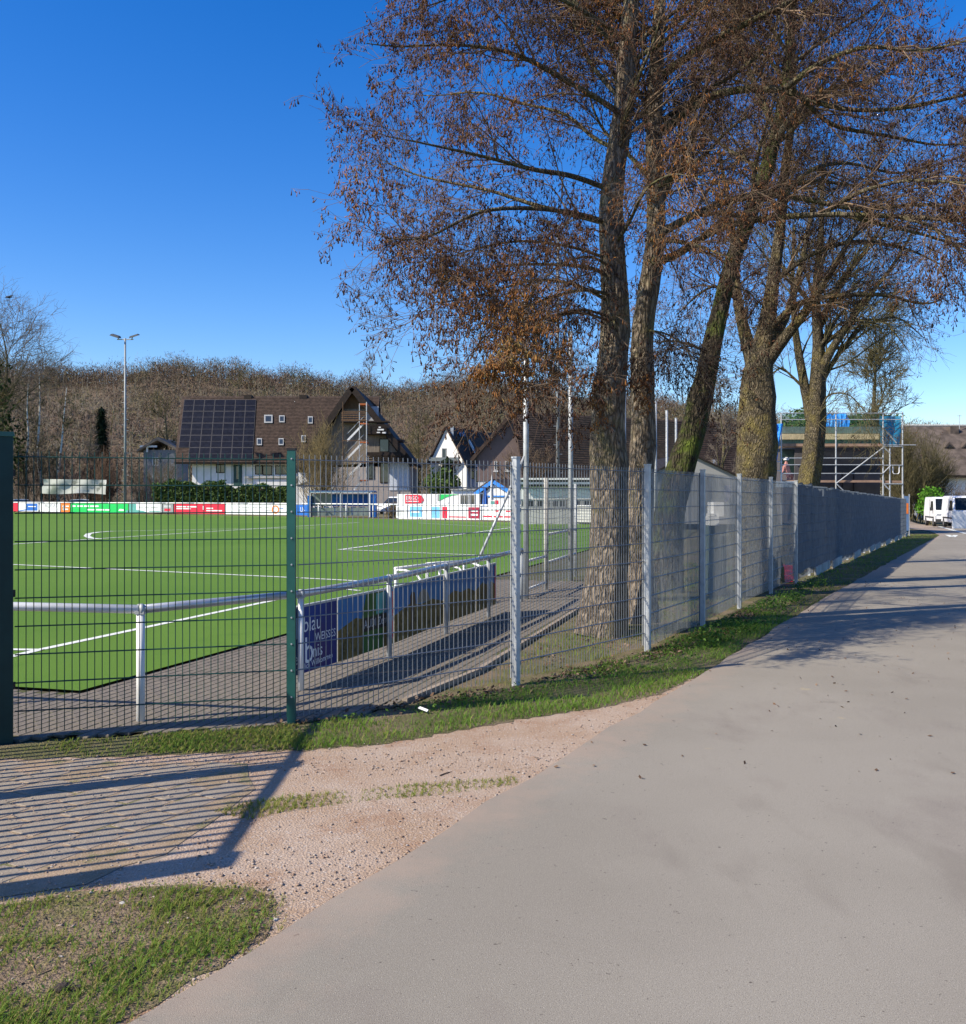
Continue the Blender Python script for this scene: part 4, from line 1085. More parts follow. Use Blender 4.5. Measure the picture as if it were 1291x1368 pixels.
# banners hung inside the rail posts, printed towards the lane
def lin(t0):   # point along the rail from post 2 on, by distance
    d = t0
    for a, b in zip(RP[1:-1], RP[2:]):
        L = math.hypot(b[0] - a[0], b[1] - a[1])
        if d <= L or b is RP[-1]:
            return Vector((a[0] + (b[0] - a[0]) * d / L, a[1] + (b[1] - a[1]) * d / L, 0)), Vector(((b[0] - a[0]) / L, (b[1] - a[1]) / L, 0))
        d -= L
m_navy = mix_layers('navy_banner_print', [(0.018, 0.028, 0.16), (0.06, 0.03, 0.12, 1.6, .5, .7, 2, 3.0), (0.012, 0.06, 0.30, 1.2, .5, .75, 2, 8.0)], .5, .05)
m_wheat = mix_layers('wheat_field_print', [(0.17, 0.12, 0.035), (0.055, 0.045, 0.015, 9, .45, .65, 5, 1.0), (0.24, 0.18, 0.07, 16, .55, .7, 4, 5.0)], .5, .05)
m_skyp = mix_layers('blue_sky_print', [(0.035, 0.15, 0.36), (0.07, 0.22, 0.42, 2, .45, .65, 3, 1.0)], .5, .05)
m_gp = M('dark_green_print', (0.025, 0.10, 0.015), .5)
m_bp = M('black_print', (0.012, 0.012, 0.014), .5)
m_wp = M('white_print', (0.75, 0.76, 0.78), .5)
B0, B1 = .13, .72
def banner(s0, s1, label, painter):
    a, u = lin(s0); b, u2 = lin(s1); u = (b - a).normalized(); n = Vector((u.y, -u.x, 0))    # n faces the lane
    off = n * -.045
    root = thing('rail_banner', (a.x + off.x, a.y + off.y, B0), label, 'banner')
    L = (b - a).length - .02
    fr = MB().beam(a + off + Vector((0, 0, (B0 + B1) / 2)), a + off + u * L + Vector((0, 0, (B0 + B1) / 2)), .016, B1 - B0)
    fr.build('board', m_concrete, root)
    MB().beam(a + off + Vector((0, 0, B1 + .012)), a + off + u * L + Vector((0, 0, B1 + .012)), .03, .02).build('edge_strip', m_galv, root)
    def patch(name, x0, y0, x1, y1, mat, layer=1, poly=None):
        o = a + off + n * (.0085 + .0012 * layer)
        pts = poly if poly else [(x0, y0), (x1, y0), (x1, y1), (x0, y1)]
        H = B1 - B0
        vs = [o + u * (L * px) + Vector((0, 0, B0 + H * py)) for px, py in pts]
        MB().prism(vs, n * .0009).build(name, mat, root)
    def txt(s, x, y, size, mat=m_wp, layer=3, rot=0.0):
        o = a + off + n * (.0085 + .0012 * layer) + u * (L * x) + Vector((0, 0, B0 + (B1 - B0) * y))
        uu = u * math.cos(rot) + Vector((0, 0, 1)) * math.sin(rot); vv = Vector((0, 0, 1)) * math.cos(rot) - u * math.sin(rot)
        text_mb(s, o, uu, vv, size, th=.0004).build('lettering', mat, root)
    painter(patch, txt)
    return root

def p_navy(patch, txt):
    patch('print', .0, 0, 1, 1, m_navy)
    patch('emblem', 0, 0, 0, 0, M('pale_blue_print', (.35, .45, .6), .5), 2, [(.10 + .09 * math.cos(t), .70 + .16 * math.sin(t)) for t in [k * 2 * math.pi / 16 for k in range(16)]])
    txt('blau', .24, .62, .20); txt('WEISSES', .50, .44, .105); txt('erl', .05, .16, .15); txt('b', .26, .14, .34); txt('nis', .44, .20, .17)
    txt('Herzlich Willkommen', .08, .04, .075, rot=.06)
m_dim2 = M('weathered_white_print', (.42, .43, .45), .6)
def p_photo(words, red=True, person=False):
    def f(patch, txt):
        patch('sky_print', 0, .5, 1, 1, m_skyp)
        patch('field_print', 0, 0, 1, .62, m_wheat, 2, [(0, 0), (1, 0), (1, .48), (.75, .60), (.5, .56), (.3, .64), (.12, .56), (0, .5)])
        if words:
            patch('green_print', 0, 0, 0, 0, m_gp, 3, [(.42, 0), (.80, 0), (.80, 1), (.48, 1), (.40, .6)])
            patch('grey_print', .66, .62, .84, .98, m_teal, 4)
            patch('name_strip', .40, .36, .90, .60, m_bp, 5)
            txt(words, .43, .42, .12, m_dim2, 7)
        if red: patch('red_print', .92, .1, 1, .96, m_red, 4)
        if person:
            patch('figure_print', 0, 0, 0, 0, M('brown_figure_print', (.07, .045, .03), .5), 3, [(.30, .1), (.36, .1), (.375, .55), (.40, .62), (.385, .82), (.33, .86), (.29, .78), (.30, .55)])
            patch('cloud_print', 0, 0, 0, 0, M('pale_sand_print', (.20, .19, .16), .5), 3, [(.42, .6), (.70, .58), (.66, .74), (.58, .85), (.48, .80)])
    return f
banner(-.10, .73, 'navy blue rail banner with white lettering, nearest the green fence post', p_navy)
banner(.74, 2.02, 'wheat field photo banner with AUDI lettering and a red edge', p_photo('AUDI Zentron', True))
banner(2.03, 3.74, 'blue sky and field photo banner showing a standing figure', p_photo('', False, True))
banner(3.75, 5.05, 'field photo banner without figure, between the third and fourth rail posts', p_photo('', False))
banner(5.06, 6.1, 'dark photo banner with red edge, behind the first tall silver fence post', p_photo('', True))

# ------------------------------------------------------------------ small goals left by the pitch edge
def small_goal(base, ang, label, wdt=1.0):
    root = thing('small_goal', base, label, 'goal', 'small training goals beside the rail')
    ca, sa = math.cos(ang), math.sin(ang)
    T = lambda x, y, z: Vector(base) + Vector((x * ca - y * sa, x * sa + y * ca, z))
    for x in (0, wdt):
        MB().tube([T(x, 0, 0), T(x, 0, .62)], .024, 8).build('goalpost', m_white, root, smooth=True)
        MB().tube([T(x, 0, .60), T(x, -.18, .595), T(x, -.36, .55), T(x, -.48, .42), T(x, -.55, .1), T(x, -.56, .03)], .018, 8).build('back_hoop', m_white, root, smooth=True)
    MB().tube([T(-.02, 0, .62), T(wdt + .02, 0, .62)], .024, 8).build('crossbar', m_white, root, smooth=True)
    MB().tube([T(0, -.56, .03), T(wdt, -.56, .03)], .018, 8).build('ground_bar', m_white, root, smooth=True)
    mb = MB(); n = 9
    for k in range(n + 1):
        x = wdt * k / n; mb.tube([T(x, -.36, .55), T(x, -.48, .42), T(x, -.55, .1)], .003, 3)
    for yy, zz in ((.2, .59), (.36, .55), (.48, .42), (.52, .26), (.55, .1)): mb.tube([T(0, -yy, zz), T(wdt, -yy, zz)], .003, 3)
    mb.build('net', m_black, root, kind='stuff')
small_goal((WX(529, 14.6), 14.6, 0.02), R(62), 'small white tube goal, the nearer one behind the rail banners', 1.3)
small_goal((WX(571, 15.6), 15.6, 0.02), R(50), 'small white tube goal, the farther one behind the rail banners', .9)

# ------------------------------------------------------------------ ball stop net on tall poles
NB = Vector((.725, 16.4, 0)); ND = Vector((1.8 - .725, 20 - 16.4, 0)).normalized()
net = thing('ball_stop_net', (NB.x, NB.y, 0), 'tall grey ball stop net hung between galvanised poles behind the alders', 'ball net')
NL = 3.757
npole = []
for k in range(8):
    p = NB + ND * NL * k; npole.append(p)
    po = MB().tube([(p.x, p.y, -.2), (p.x, p.y, 5.1)], .048, 10).build('pole', m_galv, net, smooth=True)
    MB().tube([(p.x, p.y, 5.1), (p.x, p.y, 5.12)], .055, 10).build('cap', m_galv, po)
br = MB().tube([(.70, 16.38, 2.4), (-.36, 16.35, .02)], .024, 8).build('brace', m_galv, net, smooth=True)
m_net = M('dark_net_cord', (0.03, 0.035, 0.035), .9)
mb = MB()
for k in range(7):
    a, b = npole[k], npole[k + 1]; nn = 7
    st = .1 if k < 3 else .2
    z = .1
    while z < 5.05:
        sag = .22 * min(1, z / 3.5)
        mb.tube([a.lerp(b, t / nn) + Vector((0, 0, z - sag * math.sin(math.pi * t / nn))) for t in range(nn + 1)], .0022 if k < 3 else .004, 3, False)
        z += st
    nv = int(NL / (st * 1.0))
    for q in range(1, nv):
        t = q / nv; p = a.lerp(b, t); mb.tube([(p.x, p.y, .1 - 0), (p.x, p.y, 5.0 - .22 * math.sin(math.pi * t))], .0018 if k < 3 else .0035, 3, False)
mb.build('netting', m_net, net, kind='stuff')

pg = thing('pitch_gate', (1.17, 18.0, 0), 'low galvanised tube gate with mesh between two steel posts beside the ball net', 'gate')
ga, gb = Vector((1.17, 18.0, 0)), Vector((2.0, 21.0, 0))
MB().tube([ga - Vector((0, 0, .1)), ga + Vector((0, 0, 2.07))], .045, 10).build('post', m_concrete, pg, smooth=True)
MB().tube([gb - Vector((0, 0, .1)), gb + Vector((0, 0, 2.0))], .035, 10).build('post', m_galv, pg, smooth=True)
gl = Vector((.76, 16.6, 0))
for z in (.14, .62): MB().tube([gl + Vector((0, 0, z)), ga + Vector((0, 0, z))], .026, 8).build('rail', m_white, pg, smooth=True)
for z in (.5, 1.02): MB().tube([ga + Vector((0, 0, z)), gb + Vector((0, 0, z))], .026, 8).build('rail', m_white, pg, smooth=True)
mb = MB()
for k in range(30):
    p = ga.lerp(gb, k / 30); mb.tube([p + Vector((0, 0, .05)), p + Vector((0, 0, 1.9))], .0035, 3)
for k in range(10):
    mb.tube([ga + Vector((0, 0, .1 + .2 * k)), gb + Vector((0, 0, .1 + .2 * k))], .0045, 3)
mb.build('mesh_infill', m_wire, pg, kind='stuff')

# ------------------------------------------------------------------ barrier along the far touchline with advertising boards
def far_pt(px):
    # point on the far barrier line for a photo column (line in plan through known points)
    pl = [(-85, 132.5), (-54.5, 112.3), (-17.3, 87.3), (1.8, 66.3), (9.5, 58.5)]
    k = (px - CX) / F
    for (x0, y0), (x1, y1) in zip(pl[:-1], pl[1:]):
        den = (x1 - x0) - k * (y1 - y0); t = (k * y0 - x0) / den
        if -1e-6 <= t <= 1 + 1e-6: return Vector((x0 + (x1 - x0) * t, y0 + (y1 - y0) * t, 0))
    return Vector((9.5, 58.5, 0))
fb = thing('touchline_barrier', (*far_pt(230).xy, 0), 'long white tube barrier along the far touchline carrying the advertising boards', 'barrier')
cols = [-40, 18, 60, 100, 145, 185, 222, 260, 296, 332, 368, 404, 425, 462, 498, 530, 560, 595, 640, 690, 740, 790]
for a, b in zip(cols[:-1], cols[1:]):
    pa, pb = far_pt(a), far_pt(b)
    MB().tube([pa + Vector((0, 0, 1.18)), pb + Vector((0, 0, 1.18))], .055, 8).build('rail', m_white, fb, smooth=True)
    pp = far_pt(a) + Vector((.03, .05, 0))
    MB().tube([pp, pp + Vector((0, 0, 1.15))], .045, 8).build('post', m_white, fb, smooth=True)

def ad(x0, x1, label, base, marks=(), texts=(), z0=.16, z1=1.08):
    a, b = far_pt(x0), far_pt(x1); u = (b - a).normalized(); L = (b - a).length - .05; n = Vector((u.y, -u.x, 0))
    off = n * .08
    root = thing('advertising_board', (a.x + off.x, a.y + off.y, z0), label, 'advertising board', 'boards along the far touchline')
    MB().beam(a + off + Vector((0, 0, (z0 + z1) / 2)), a + off + u * L + Vector((0, 0, (z0 + z1) / 2)), .05, z1 - z0).build('board', base, root)
    def P(px, py, l): return a + off + n * (.026 + .003 * l) + u * L * px + Vector((0, 0, z0 + (z1 - z0) * py))
    for i, (pts, mat) in enumerate(marks):
        MB().prism([P(*q, 1 + i * .6) for q in pts], n * .002).build('print', mat, root)
    for (s, x, y, size, mat) in texts:
        text_mb(s, P(x, y, 4.5), u, Vector((0, 0, 1)), size, th=.001).build('lettering', mat, root)
def rect(x0, y0, x1, y1): return [(x0, y0), (x1, y0), (x1, y1), (x0, y1)]
def dashes(y, h, xs, mat): return [(rect(a, y, b, y + h), mat) for a, b in xs]
m_dim = M('pale_grey_print', (.45, .46, .47), .6)
ad(2, 53, 'red, white and blue board at the left end of the far barrier', m_wp, [(rect(.3, 0, .48, 1), m_red), (rect(.70, .1, .98, .95), m_blue), ([(.5, .1), (.72, .3), (.72, .15), (.5, 0)], m_blue)] + dashes(.55, .1, [(.74, .94)], m_wp))
ad(54.5, 82, 'white board with grey capital lettering between blue and orange boards', m_wp, [], [('TALUCAT', .16, .52, .62, m_grey)])
ad(83, 95, 'small orange board between the white and the green boards', m_orange, dashes(.6, .14, [(.15, .45), (.55, .9)], m_wp) + dashes(.25, .14, [(.2, .8)], m_wp))
ad(96, 173, 'long bright green board with white print', m_gprint, dashes(.62, .17, [(.03, .09), (.12, .22), (.24, .33), (.35, .42), (.44, .50)], m_wp) + dashes(.22, .15, [(.30, .44), (.455, .60), (.61, .70)], m_wp) + [([(.84, .2), (.93, .2), (.93, .38), (.86, .42)], m_wp), (rect(.965, .0, 1, .3), m_teal)])
ad(174, 218, 'white and teal board next to the long green one', m_wp, [(rect(0, .0, .22, 1), m_teal), ([(.22, 0), (.6, 0), (.45, .22), (.22, .34)], m_teal)] + dashes(.55, .16, [(.30, .45), (.48, .62), (.66, .9)], m_dim) + dashes(.15, .1, [(.62, .95)], m_teal))
ad(219, 233, 'small grey board with red mark between white and red boards', m_grey, [(rect(.15, .25, .75, .5), m_red), (rect(.1, .62, .8, .86), m_dim)])
ad(234, 302, 'long red board with white print', m_red, dashes(.66, .13, [(.05, .25), (.27, .46)], m_wp) + dashes(.46, .1, [(.05, .34)], m_wp) + [(rect(.58, .42, .61, .82), m_wp)] + dashes(.52, .12, [(.65, .78)], m_wp) + dashes(.28, .12, [(.65, .95)], m_wp))
ring = [(.745 + .055 * math.cos(t), .52 + .42 * math.sin(t)) for t in [k * 2 * math.pi / 20 for k in range(20)]]
ring2 = [(.745 + .036 * math.cos(t), .52 + .28 * math.sin(t)) for t in [k * 2 * math.pi / 20 for k in range(20)]]
ad(303, 394, 'long white board with orange ring emblem and thin dark print', m_wp, [(ring, m_orange), (ring2, m_wp)] + dashes(.40, .06, [(.16, .36), (.60, .69)], m_grey) + dashes(.66, .1, [(.20, .24), (.25, .30), (.32, .36), (.42, .48), (.5, .56), (.58, .66)], m_dim) + dashes(.62, .06, [(.80, .86)], m_blue), [('S', .722, .33, .55, m_grey)])
ad(395, 413, 'small blue board with white letters beside the dugout', m_blue, [], [('U:-', .45, .32, .62, m_wp)])
ad(531, 546, 'narrow pale grey board right of the dugout gap', m_wp, [(rect(.05, .1, .5, .9), m_dim)])
ad(547, 592, 'white board with light blue panels under the container', m_wp, [(rect(.05, .1, .42, .95), m_lblue), (rect(.72, .05, .95, .95), m_lblue)] + dashes(.45, .12, [(.1, .35)], m_wp), [])
ad(593, 645, 'white board framed in dark red with red print', m_wp, [(rect(0, .04, .13, .96), m_red), (rect(.16, .12, .62, .22), m_red), (rect(.68, .08, .98, .95), M('dark_red_print', (.30, .02, .05), .5))] + dashes(.6, .14, [(.74, .92)], m_wp) + dashes(.3, .14, [(.74, .92)], m_wp))
ad(646, 692, 'white board with thin red print behind the silver fence post', m_wp, dashes(.2, .12, [(.02, .3), (.34, .62), (.66, .9)], m_red) + dashes(.62, .1, [(.4, .5), (.7, .95)], m_red))
m_slatboard = M('pale_slat_board', (.5, .5, .48), .7)
ad(696, 792, 'pale slatted board seen through the silver fence, under the clubhouse windows', m_slatboard, dashes(.15, .05, [(0, 1)], m_grey) + dashes(.35, .05, [(0, 1)], m_grey) + dashes(.55, .05, [(0, 1)], m_grey) + dashes(.75, .05, [(0, 1)], m_grey) + dashes(.62, .05, [(.05, .4)], m_red))

# ------------------------------------------------------------------ floodlight masts
def mast(px, Y, top_py, label, heads=True):
    x = WX(px, Y); H = WZ(top_py, Y)
    root = thing('floodlight_mast', (x, Y, 0), label, 'floodlight', 'floodlight masts round the pitch')
    MB().tube([(x, Y, 0), (x, Y, H)], [.165, .10], 12).build('pole', m_mast, root, smooth=True)
    MB().lathe((x, Y, 0), [(.3, 0), (.3, .03), (.22, .05)], 10).build('base_plate', m_galv, root)
    for k in range(24):
        z = H * .12 + k * H * .032
        s = 1 if k % 2 else -1
        MB().beam((x + s * .1, Y - .02, z), (x + s * .38, Y - .02, z), .035, .035).build('rung', m_galv, root)
    MB().tube([(x - .9, Y, H - .12), (x + .9, Y, H - .12)], .06, 8).build('cross_arm', m_galv, root)
    for s in (-1, 1):
        c = Vector((x + s * 1.05, Y - .1, H + .22))
        MB().tube([(x + s * .72, Y, H - .12), (x + s * .82, Y, H + .12)], .05, 6).build('bracket', m_galv, root)
        q = MB(Matrix.Translation(c) @ Matrix.Rotation(R(-18 * s), 4, 'Y') @ Matrix.Rotation(R(14), 4, 'X'))
        q.add([(-.55, -.35, -.05), (.55, -.35, -.05), (.55, .35, -.05), (-.55, .35, -.05), (-.42, -.28, .14), (.42, -.28, .14), (.42, .28, .14), (-.42, .28, .14)], [(0, 3, 2, 1), (4, 5, 6, 7), (0, 1, 5, 4), (1, 2, 6, 5), (2, 3, 7, 6), (3, 0, 4, 7)])
        lh = q.build('lamp_head', M('lamp_housing', (.09, .095, .10), .5), root)
        q = MB(Matrix.Translation(c) @ Matrix.Rotation(R(-18 * s), 4, 'Y') @ Matrix.Rotation(R(14), 4, 'X')); q.box((-.48, -.30, -.06), (.48, .30, -.052)); q.build('lens', m_glass, lh)
mast(167.5, 108, 452, 'tall grey floodlight mast with two lamp heads against the sky')
mast(745.5, 84, 300, 'grey floodlight mast half hidden by the alder branches')

# ------------------------------------------------------------------ dugout
m_clear = M('tinted_acrylic', (0.16, 0.20, 0.19), 0.15, 0, .2, 2, spec=.6)
m_dblue = mix_layers('blue_tarp', [(0.015, 0.10, 0.36), (0.04, 0.2, 0.5, 1.5, .5, .7, 4, 2.0)], .4, .3, 6, .05)
YD_ = 84.0
dg = thing('team_dugout', (WX(458, YD_), YD_, 0), 'blue covered team dugout with clear lower panels behind the far barrier', 'dugout')
for x0, x1, mat in ((417, 447, m_clear), (448, 470, m_clear), (471, 496, m_clear)):
    MB().fbox(x0, 678, x1, 689, YD_ + .3, .03).build('lower_panel', mat, dg)
MB().fbox(417, 660, 444, 676, YD_ + 1.2, .05).build('back_panel', m_clear, dg)
MB().fbox(444, 660, 496, 676, YD_ + 1.2, .05).build('back_panel', m_dblue, dg)
for px in (414, 455, 494):
    MB().fbox(px - .8, 657, px + .8, 691, YD_, .12).build('frame_post', m_white if px != 455 else m_galv, dg)
MB().fbox(413, 656.5, 497, 658.5, YD_, .12).build('front_beam', m_white, dg)
MB().prism([(WX(413, YD_), YD_ - .05, WZ(656.5, YD_)), (WX(413, YD_), YD_ + 1.4, WZ(658, YD_)), (WX(413, YD_), YD_ + 1.4, WZ(658, YD_) + .06), (WX(413, YD_), YD_ - .05, WZ(656.5, YD_) + .06)], (WX(502, YD_) - WX(413, YD_), 0, 0)).build('roof', m_dblue, dg)
MB().fbox(495, 660, 502, 691, YD_ + .1, 1.2).build('side_panel', m_dblue, dg)
MB().fbox(411, 662, 414.5, 691, YD_ + .1, 1.2).build('side_panel', m_dblue, dg)
for px in (424, 436, 448, 460, 472, 484):
    MB().fbox(px - 3, 677, px + 3, 688, YD_ + .7, .4).build('seat', m_dblue, dg)

# ------------------------------------------------------------------ buildings
def window(root, x0, y0, x1, y1, Y, frame=m_frame, bars=1, name='window', d=.05):
    fr = MB()
    w_ = (WX(x1, Y) - WX(x0, Y)); t = min(.09, w_ * .16)
    X0, X1, Z0, Z1 = WX(x0, Y), WX(x1, Y), WZ(y1, Y), WZ(y0, Y)
    fr.box((X0, Y - d, Z0), (X0 + t, Y + .02, Z1)); fr.box((X1 - t, Y - d, Z0), (X1, Y + .02, Z1))
    fr.box((X0 + t, Y - d, Z0), (X1 - t, Y + .02, Z0 + t)); fr.box((X0 + t, Y - d, Z1 - t), (X1 - t, Y + .02, Z1))
    for b in range(bars):
        xc = X0 + (X1 - X0) * (b + 1) / (bars + 1); fr.box((xc - t * .4, Y - d + .01, Z0 + t), (xc + t * .4, Y + .01, Z1 - t))
    o = fr.build(name, frame, root)
    MB().box((X0 + t * .5, Y - d * .4, Z0 + t * .5), (X1 - t * .5, Y - d * .4 + .012, Z1 - t * .5)).build('pane', m_glass, o)
    return o

def on_plane(px, py, p0, n):
    d = Vector(((px - CX) / F, 1, -(py - HY) / F)); c = Vector((0, 0, EYE))
    t = (p0 - c).dot(n) / d.dot(n)
    return c + d * t

# --- long tiled house with solar panels and the timber gable wing
YW, YE_, YR = 115.0, 114.0, 120.0
h1 = thing('house', (WX(340, YW), YW, 0), 'long white house with brown tiled roof, solar panels and a tall timber gable', 'house')
xl, xr = WX(257, YW), WX(470, YW)
MB().box((xl, YW, -.2), (xr, YW + 10.5, WZ(618, YW))).build('wall', m_wwall, h1)
ez, rz = WZ(619, YE_), WZ(533, YR)
XL, XR = WX(234, YE_) , WX(500, YE_)
e0 = Vector((XL, YE_, ez)); e1 = Vector((XR, YE_, ez)); r1 = Vector((XR, YR, rz)); r0 = Vector((XL - .95, YR, rz))
roof = MB(); roof.slab([e0, e1, r1, r0], .28)
roof.slab([r0, r1, Vector((XR, 2 * YR - YE_, ez)), Vector((XL, 2 * YR - YE_, ez))], .28)
rf = roof.build('roof', m_brownroof, h1)
rn = (e1 - e0).cross(r0 - e0).normalized(); rtop = e0 + rn * .28
sl = (r0 - e0); sl_u = Vector((0, sl.y, sl.z)).normalized(); sl_len = sl.length
# courses of roof tiles as fine ridges, joined (too small to pick apart)
mbt = MB()
for k in range(1, 44):
    s = sl_len * k / 44.0; a = rtop + sl_u * s
    mbt.beam(a + rn * .012 + Vector((.05, 0, 0)), Vector((XR - .1, a.y, a.z)) + rn * .012, .055, .03)
mbt.build('tile_courses', m_brownroof, rf, kind='stuff')
MB().tube([r0 + rn * .1 + Vector((0, 0, .12)), r1 + rn * .1 + Vector((0, 0, .12))], .14, 8).build('ridge_tiles', m_brownroof, rf)
MB().tube([e0 + Vector((0, -.1, .02)), e1 + Vector((0, -.1, .02))], .1, 8).build('gutter', m_darkwood, rf)
m_solar = M('solar_glass', (0.008, 0.009, 0.015), 0.35, 0, .3, 3, spec=.2)
m_solfr = M('solar_frame', (0.085, 0.08, 0.08), .5, .2)
s_tl = on_plane(241.5, 575, rtop, rn); s_tr = on_plane(340, 575, rtop, rn); s_bl = on_plane(238.5, 606, rtop, rn)
SX0 = s_tl.x; SX1 = s_tr.x; v_top = (on_plane(300, 534.5, rtop, rn) - rtop).dot(sl_u); v_bot = (on_plane(300, 615.5, rtop, rn) - rtop).dot(sl_u)
nc, nr = 7, 5
for r_ in range(nr):
    for c in range(nc):
        if r_ == 4 and c == 0: continue
        x0 = SX0 + (SX1 - SX0) * c / nc + .012; x1 = SX0 + (SX1 - SX0) * (c + 1) / nc - .012
        a = v_top + (v_bot - v_top) * (r_ + 1) / nr + .015; b = v_top + (v_bot - v_top) * r_ / nr - .015
        def q(x, v, h): 
            p = rtop + sl_u * v + rn * h; return Vector((x - .95 * (v / sl_len - .5), p.y, p.z))
        mbq = MB().slab([q(x0, a, .06), q(x1, a, .06), q(x1, b, .06), q(x0, b, .06)], .05)
        so = mbq.build('solar_panel', m_solfr, rf)
        md = (a + b) / 2
        mbq = MB()
        for lo, hi in ((a + .04, md - .02), (md + .02, b - .04)):
            mbq.slab([q(x0 + .035, lo, .108), q(x1 - .035, lo, .108), q(x1 - .035, hi, .108), q(x0 + .035, hi, .108)], .008)
        # third level stops at the panel: the dark cells are joined to it as a second material
        me2 = mbq.mesh('cells', m_solar, org(so))
        bmj = bmesh.new(); bmj.from_mesh(so.data); n0 = len(bmj.faces); bmj.from_mesh(me2)
        for f in list(bmj.faces)[n0:]: f.material_index = 1
        so.data.materials.append(m_solar); bmj.to_mesh(so.data); bmj.free()
        for i_, p_ in enumerate(so.data.polygons): p_.material_index = 0 if i_ < n0 else 1
for (px, py, hw, hh) in ((359, 560.5, 5.6, 5.4), (377, 560.5, 3.7, 4.6), (347, 591, 3.4, 4.6), (376, 591, 3.4, 4.6), (415, 562, 3.2, 4.8), (406, 587, 3, 4.6)):
    q4 = [on_plane(px + a * hw, py + b * hh, rtop, rn) + rn * .03 for a, b in ((-1, 1), (1, 1), (1, -1), (-1, -1))]
    sk = MB().slab(q4, .12).build('skylight', m_frame, rf)
    q4 = [on_plane(px + a * hw * .68, py + b * hh * .68, rtop, rn) + rn * .155 for a, b in ((-1, 1), (1, 1), (1, -1), (-1, -1))]
    mbs = MB().slab(q4, .012)
    me2 = mbs.mesh('glass', m_glass, org(sk)); bmj = bmesh.new(); bmj.from_mesh(sk.data); n0 = len(bmj.faces); bmj.from_mesh(me2); bmj.to_mesh(sk.data); bmj.free()
    sk.data.materials.append(m_glass)
    for i_, p_ in enumerate(sk.data.polygons): p_.material_index = 0 if i_ < n0 else 1
for px in (331, 405):
    MB().fbox(px - 5, 527.5, px + 5, 536, YR - .4, .9).build('chimney', m_darkwood, rf)
MB().tube([W(394, 536, YR - .6), W(394, 543, YR - .6)], .06, 6).build('vent_pipe', m_white, rf)
window(h1, 289, 620.5, 301, 632, YW, m_darkwood); window(h1, 341, 622, 351, 634, YW, m_darkwood, 0); window(h1, 351, 622, 364, 635, YW, m_darkwood, 0)
window(h1, 368, 622, 386, 634, YW, m_darkwood, 1)
dr = MB().fbox(312, 621, 323.5, 648, YW - .06, .1).build('door', M('dark_green_door', (.03, .07, .06), .5), h1)
MB().fbox(316, 623, 319, 640, YW - .075, .02).build('pane', m_glass, dr)
MB().fbox(327, 636, 400, 639, YW - 1.4, 1.5).build('balcony_slab', m_concrete, h1)
MB().fbox(338, 640, 384, 662, YW - 1.2, .9).build('porch_wall', m_wwall, h1)
# timber gable wing, gable towards the pitch
YG = 108.0
ap_ = W(472, 519, YG); gl_ = W(402, 624, YG); gr_ = W(546, 616, YG)
MB().prism([gl_ + Vector((.5, 0, 0)), gr_ - Vector((.5, 0, 0)), ap_ - Vector((0, 0, .4))], (0, 11, 0)).build('gable', M('grey_timber_gable', (.20, .165, .13), .85, 0, .25, 2, .2, 20, stretch=(5, 5, .5)), h1)
MB().prism([W(456, 546, YG - .06), W(489, 546, YG - .06), W(472, 524, YG - .06)], (0, .05, 0)).build('gable_cladding', m_wood, h1)
MB().box((WX(413, YG), YG + .02, -.2), (WX(549, YG), YG + 10.9, gl_.z)).build('wall', M('half_shaded_grey_render', (.36, .32, .30), .9, 0, .1, 1.5), h1)  # wall colour greyed to stand for the half shade on it
for (a, b) in ((gl_ + Vector((-.5, 0, -.5)), ap_), (ap_, W(553, 622, YG))):
    dv_ = (b - a).normalized(); nn = Vector((-dv_.z, 0, dv_.x)); nn = nn if nn.z > 0 else -nn
    MB().prism([a + Vector((0, -1, 0)), b + Vector((0, -1, 0)), b + Vector((0, -1, 0)) + nn * .3, a + Vector((0, -1, 0)) + nn * .3], (0, 13, 0)).build('wing_roof', m_brownroof, h1)
    MB().prism([a + Vector((0, -1.1, 0)) - nn * .35, b + Vector((0, -1.1, 0)) - nn * .35, b + Vector((0, -1.1, 0)) + nn * .32, a + Vector((0, -1.1, 0)) + nn * .32], (0, .09, 0)).build('bargeboard', m_darkwood, h1)
MB().fbox(490, 543, 506, 567, YG - .05, .04).build('gable_board', M('pale_grey_board', (.42, .43, .46), .8), h1)
bal = MB().fbox(456, 562, 520, 564, YG - 1.3, 1.3).build('balcony', m_darkwood, h1)
for k in range(4): MB().fbox(456, 551 + 3 * k, 490, 552.6 + 3 * k, YG - 1.3, .05).build('rail_board', m_wood, bal)
bal = MB().fbox(489, 577, 522, 580, YG - 1.3, 1.3).build('balcony', m_darkwood, h1)
for k in range(4): MB().fbox(489, 567 + 2.6 * k, 521, 568.7 + 2.6 * k, YG - 1.3, .05).build('rail_board', m_darkwood, bal)
for (a, b, c, d) in ((506, 570, 509, 571.6), (504.5, 573, 513, 575), (503.5, 577, 508, 578.5), (511, 577, 516, 579)): MB().fbox(a, b, c, d, YG - 1.36, .04).build('white_board', m_white, bal)
bal = MB().fbox(490, 604, 542, 607, YG - 1.5, 1.5).build('balcony', m_darkwood, h1)
for k in range(4): MB().fbox(490, 607 + 3 * k, 541, 609 + 3 * k, YG - 1.55, .05).build('rail_board', m_darkwood, bal)
window(h1, 507, 586, 520, 604, YG, m_darkwood, 0); window(h1, 508, 618, 520, 645, YG, m_darkwood, 0)
window(h1, 490, 618, 500, 640, YG, m_darkwood, 0)
MB().fbox(520.5, 618, 547, 655, YG - .05, .06).build('wall_panel', M('pale_blue_wall', (.56, .60, .66), .85), h1)
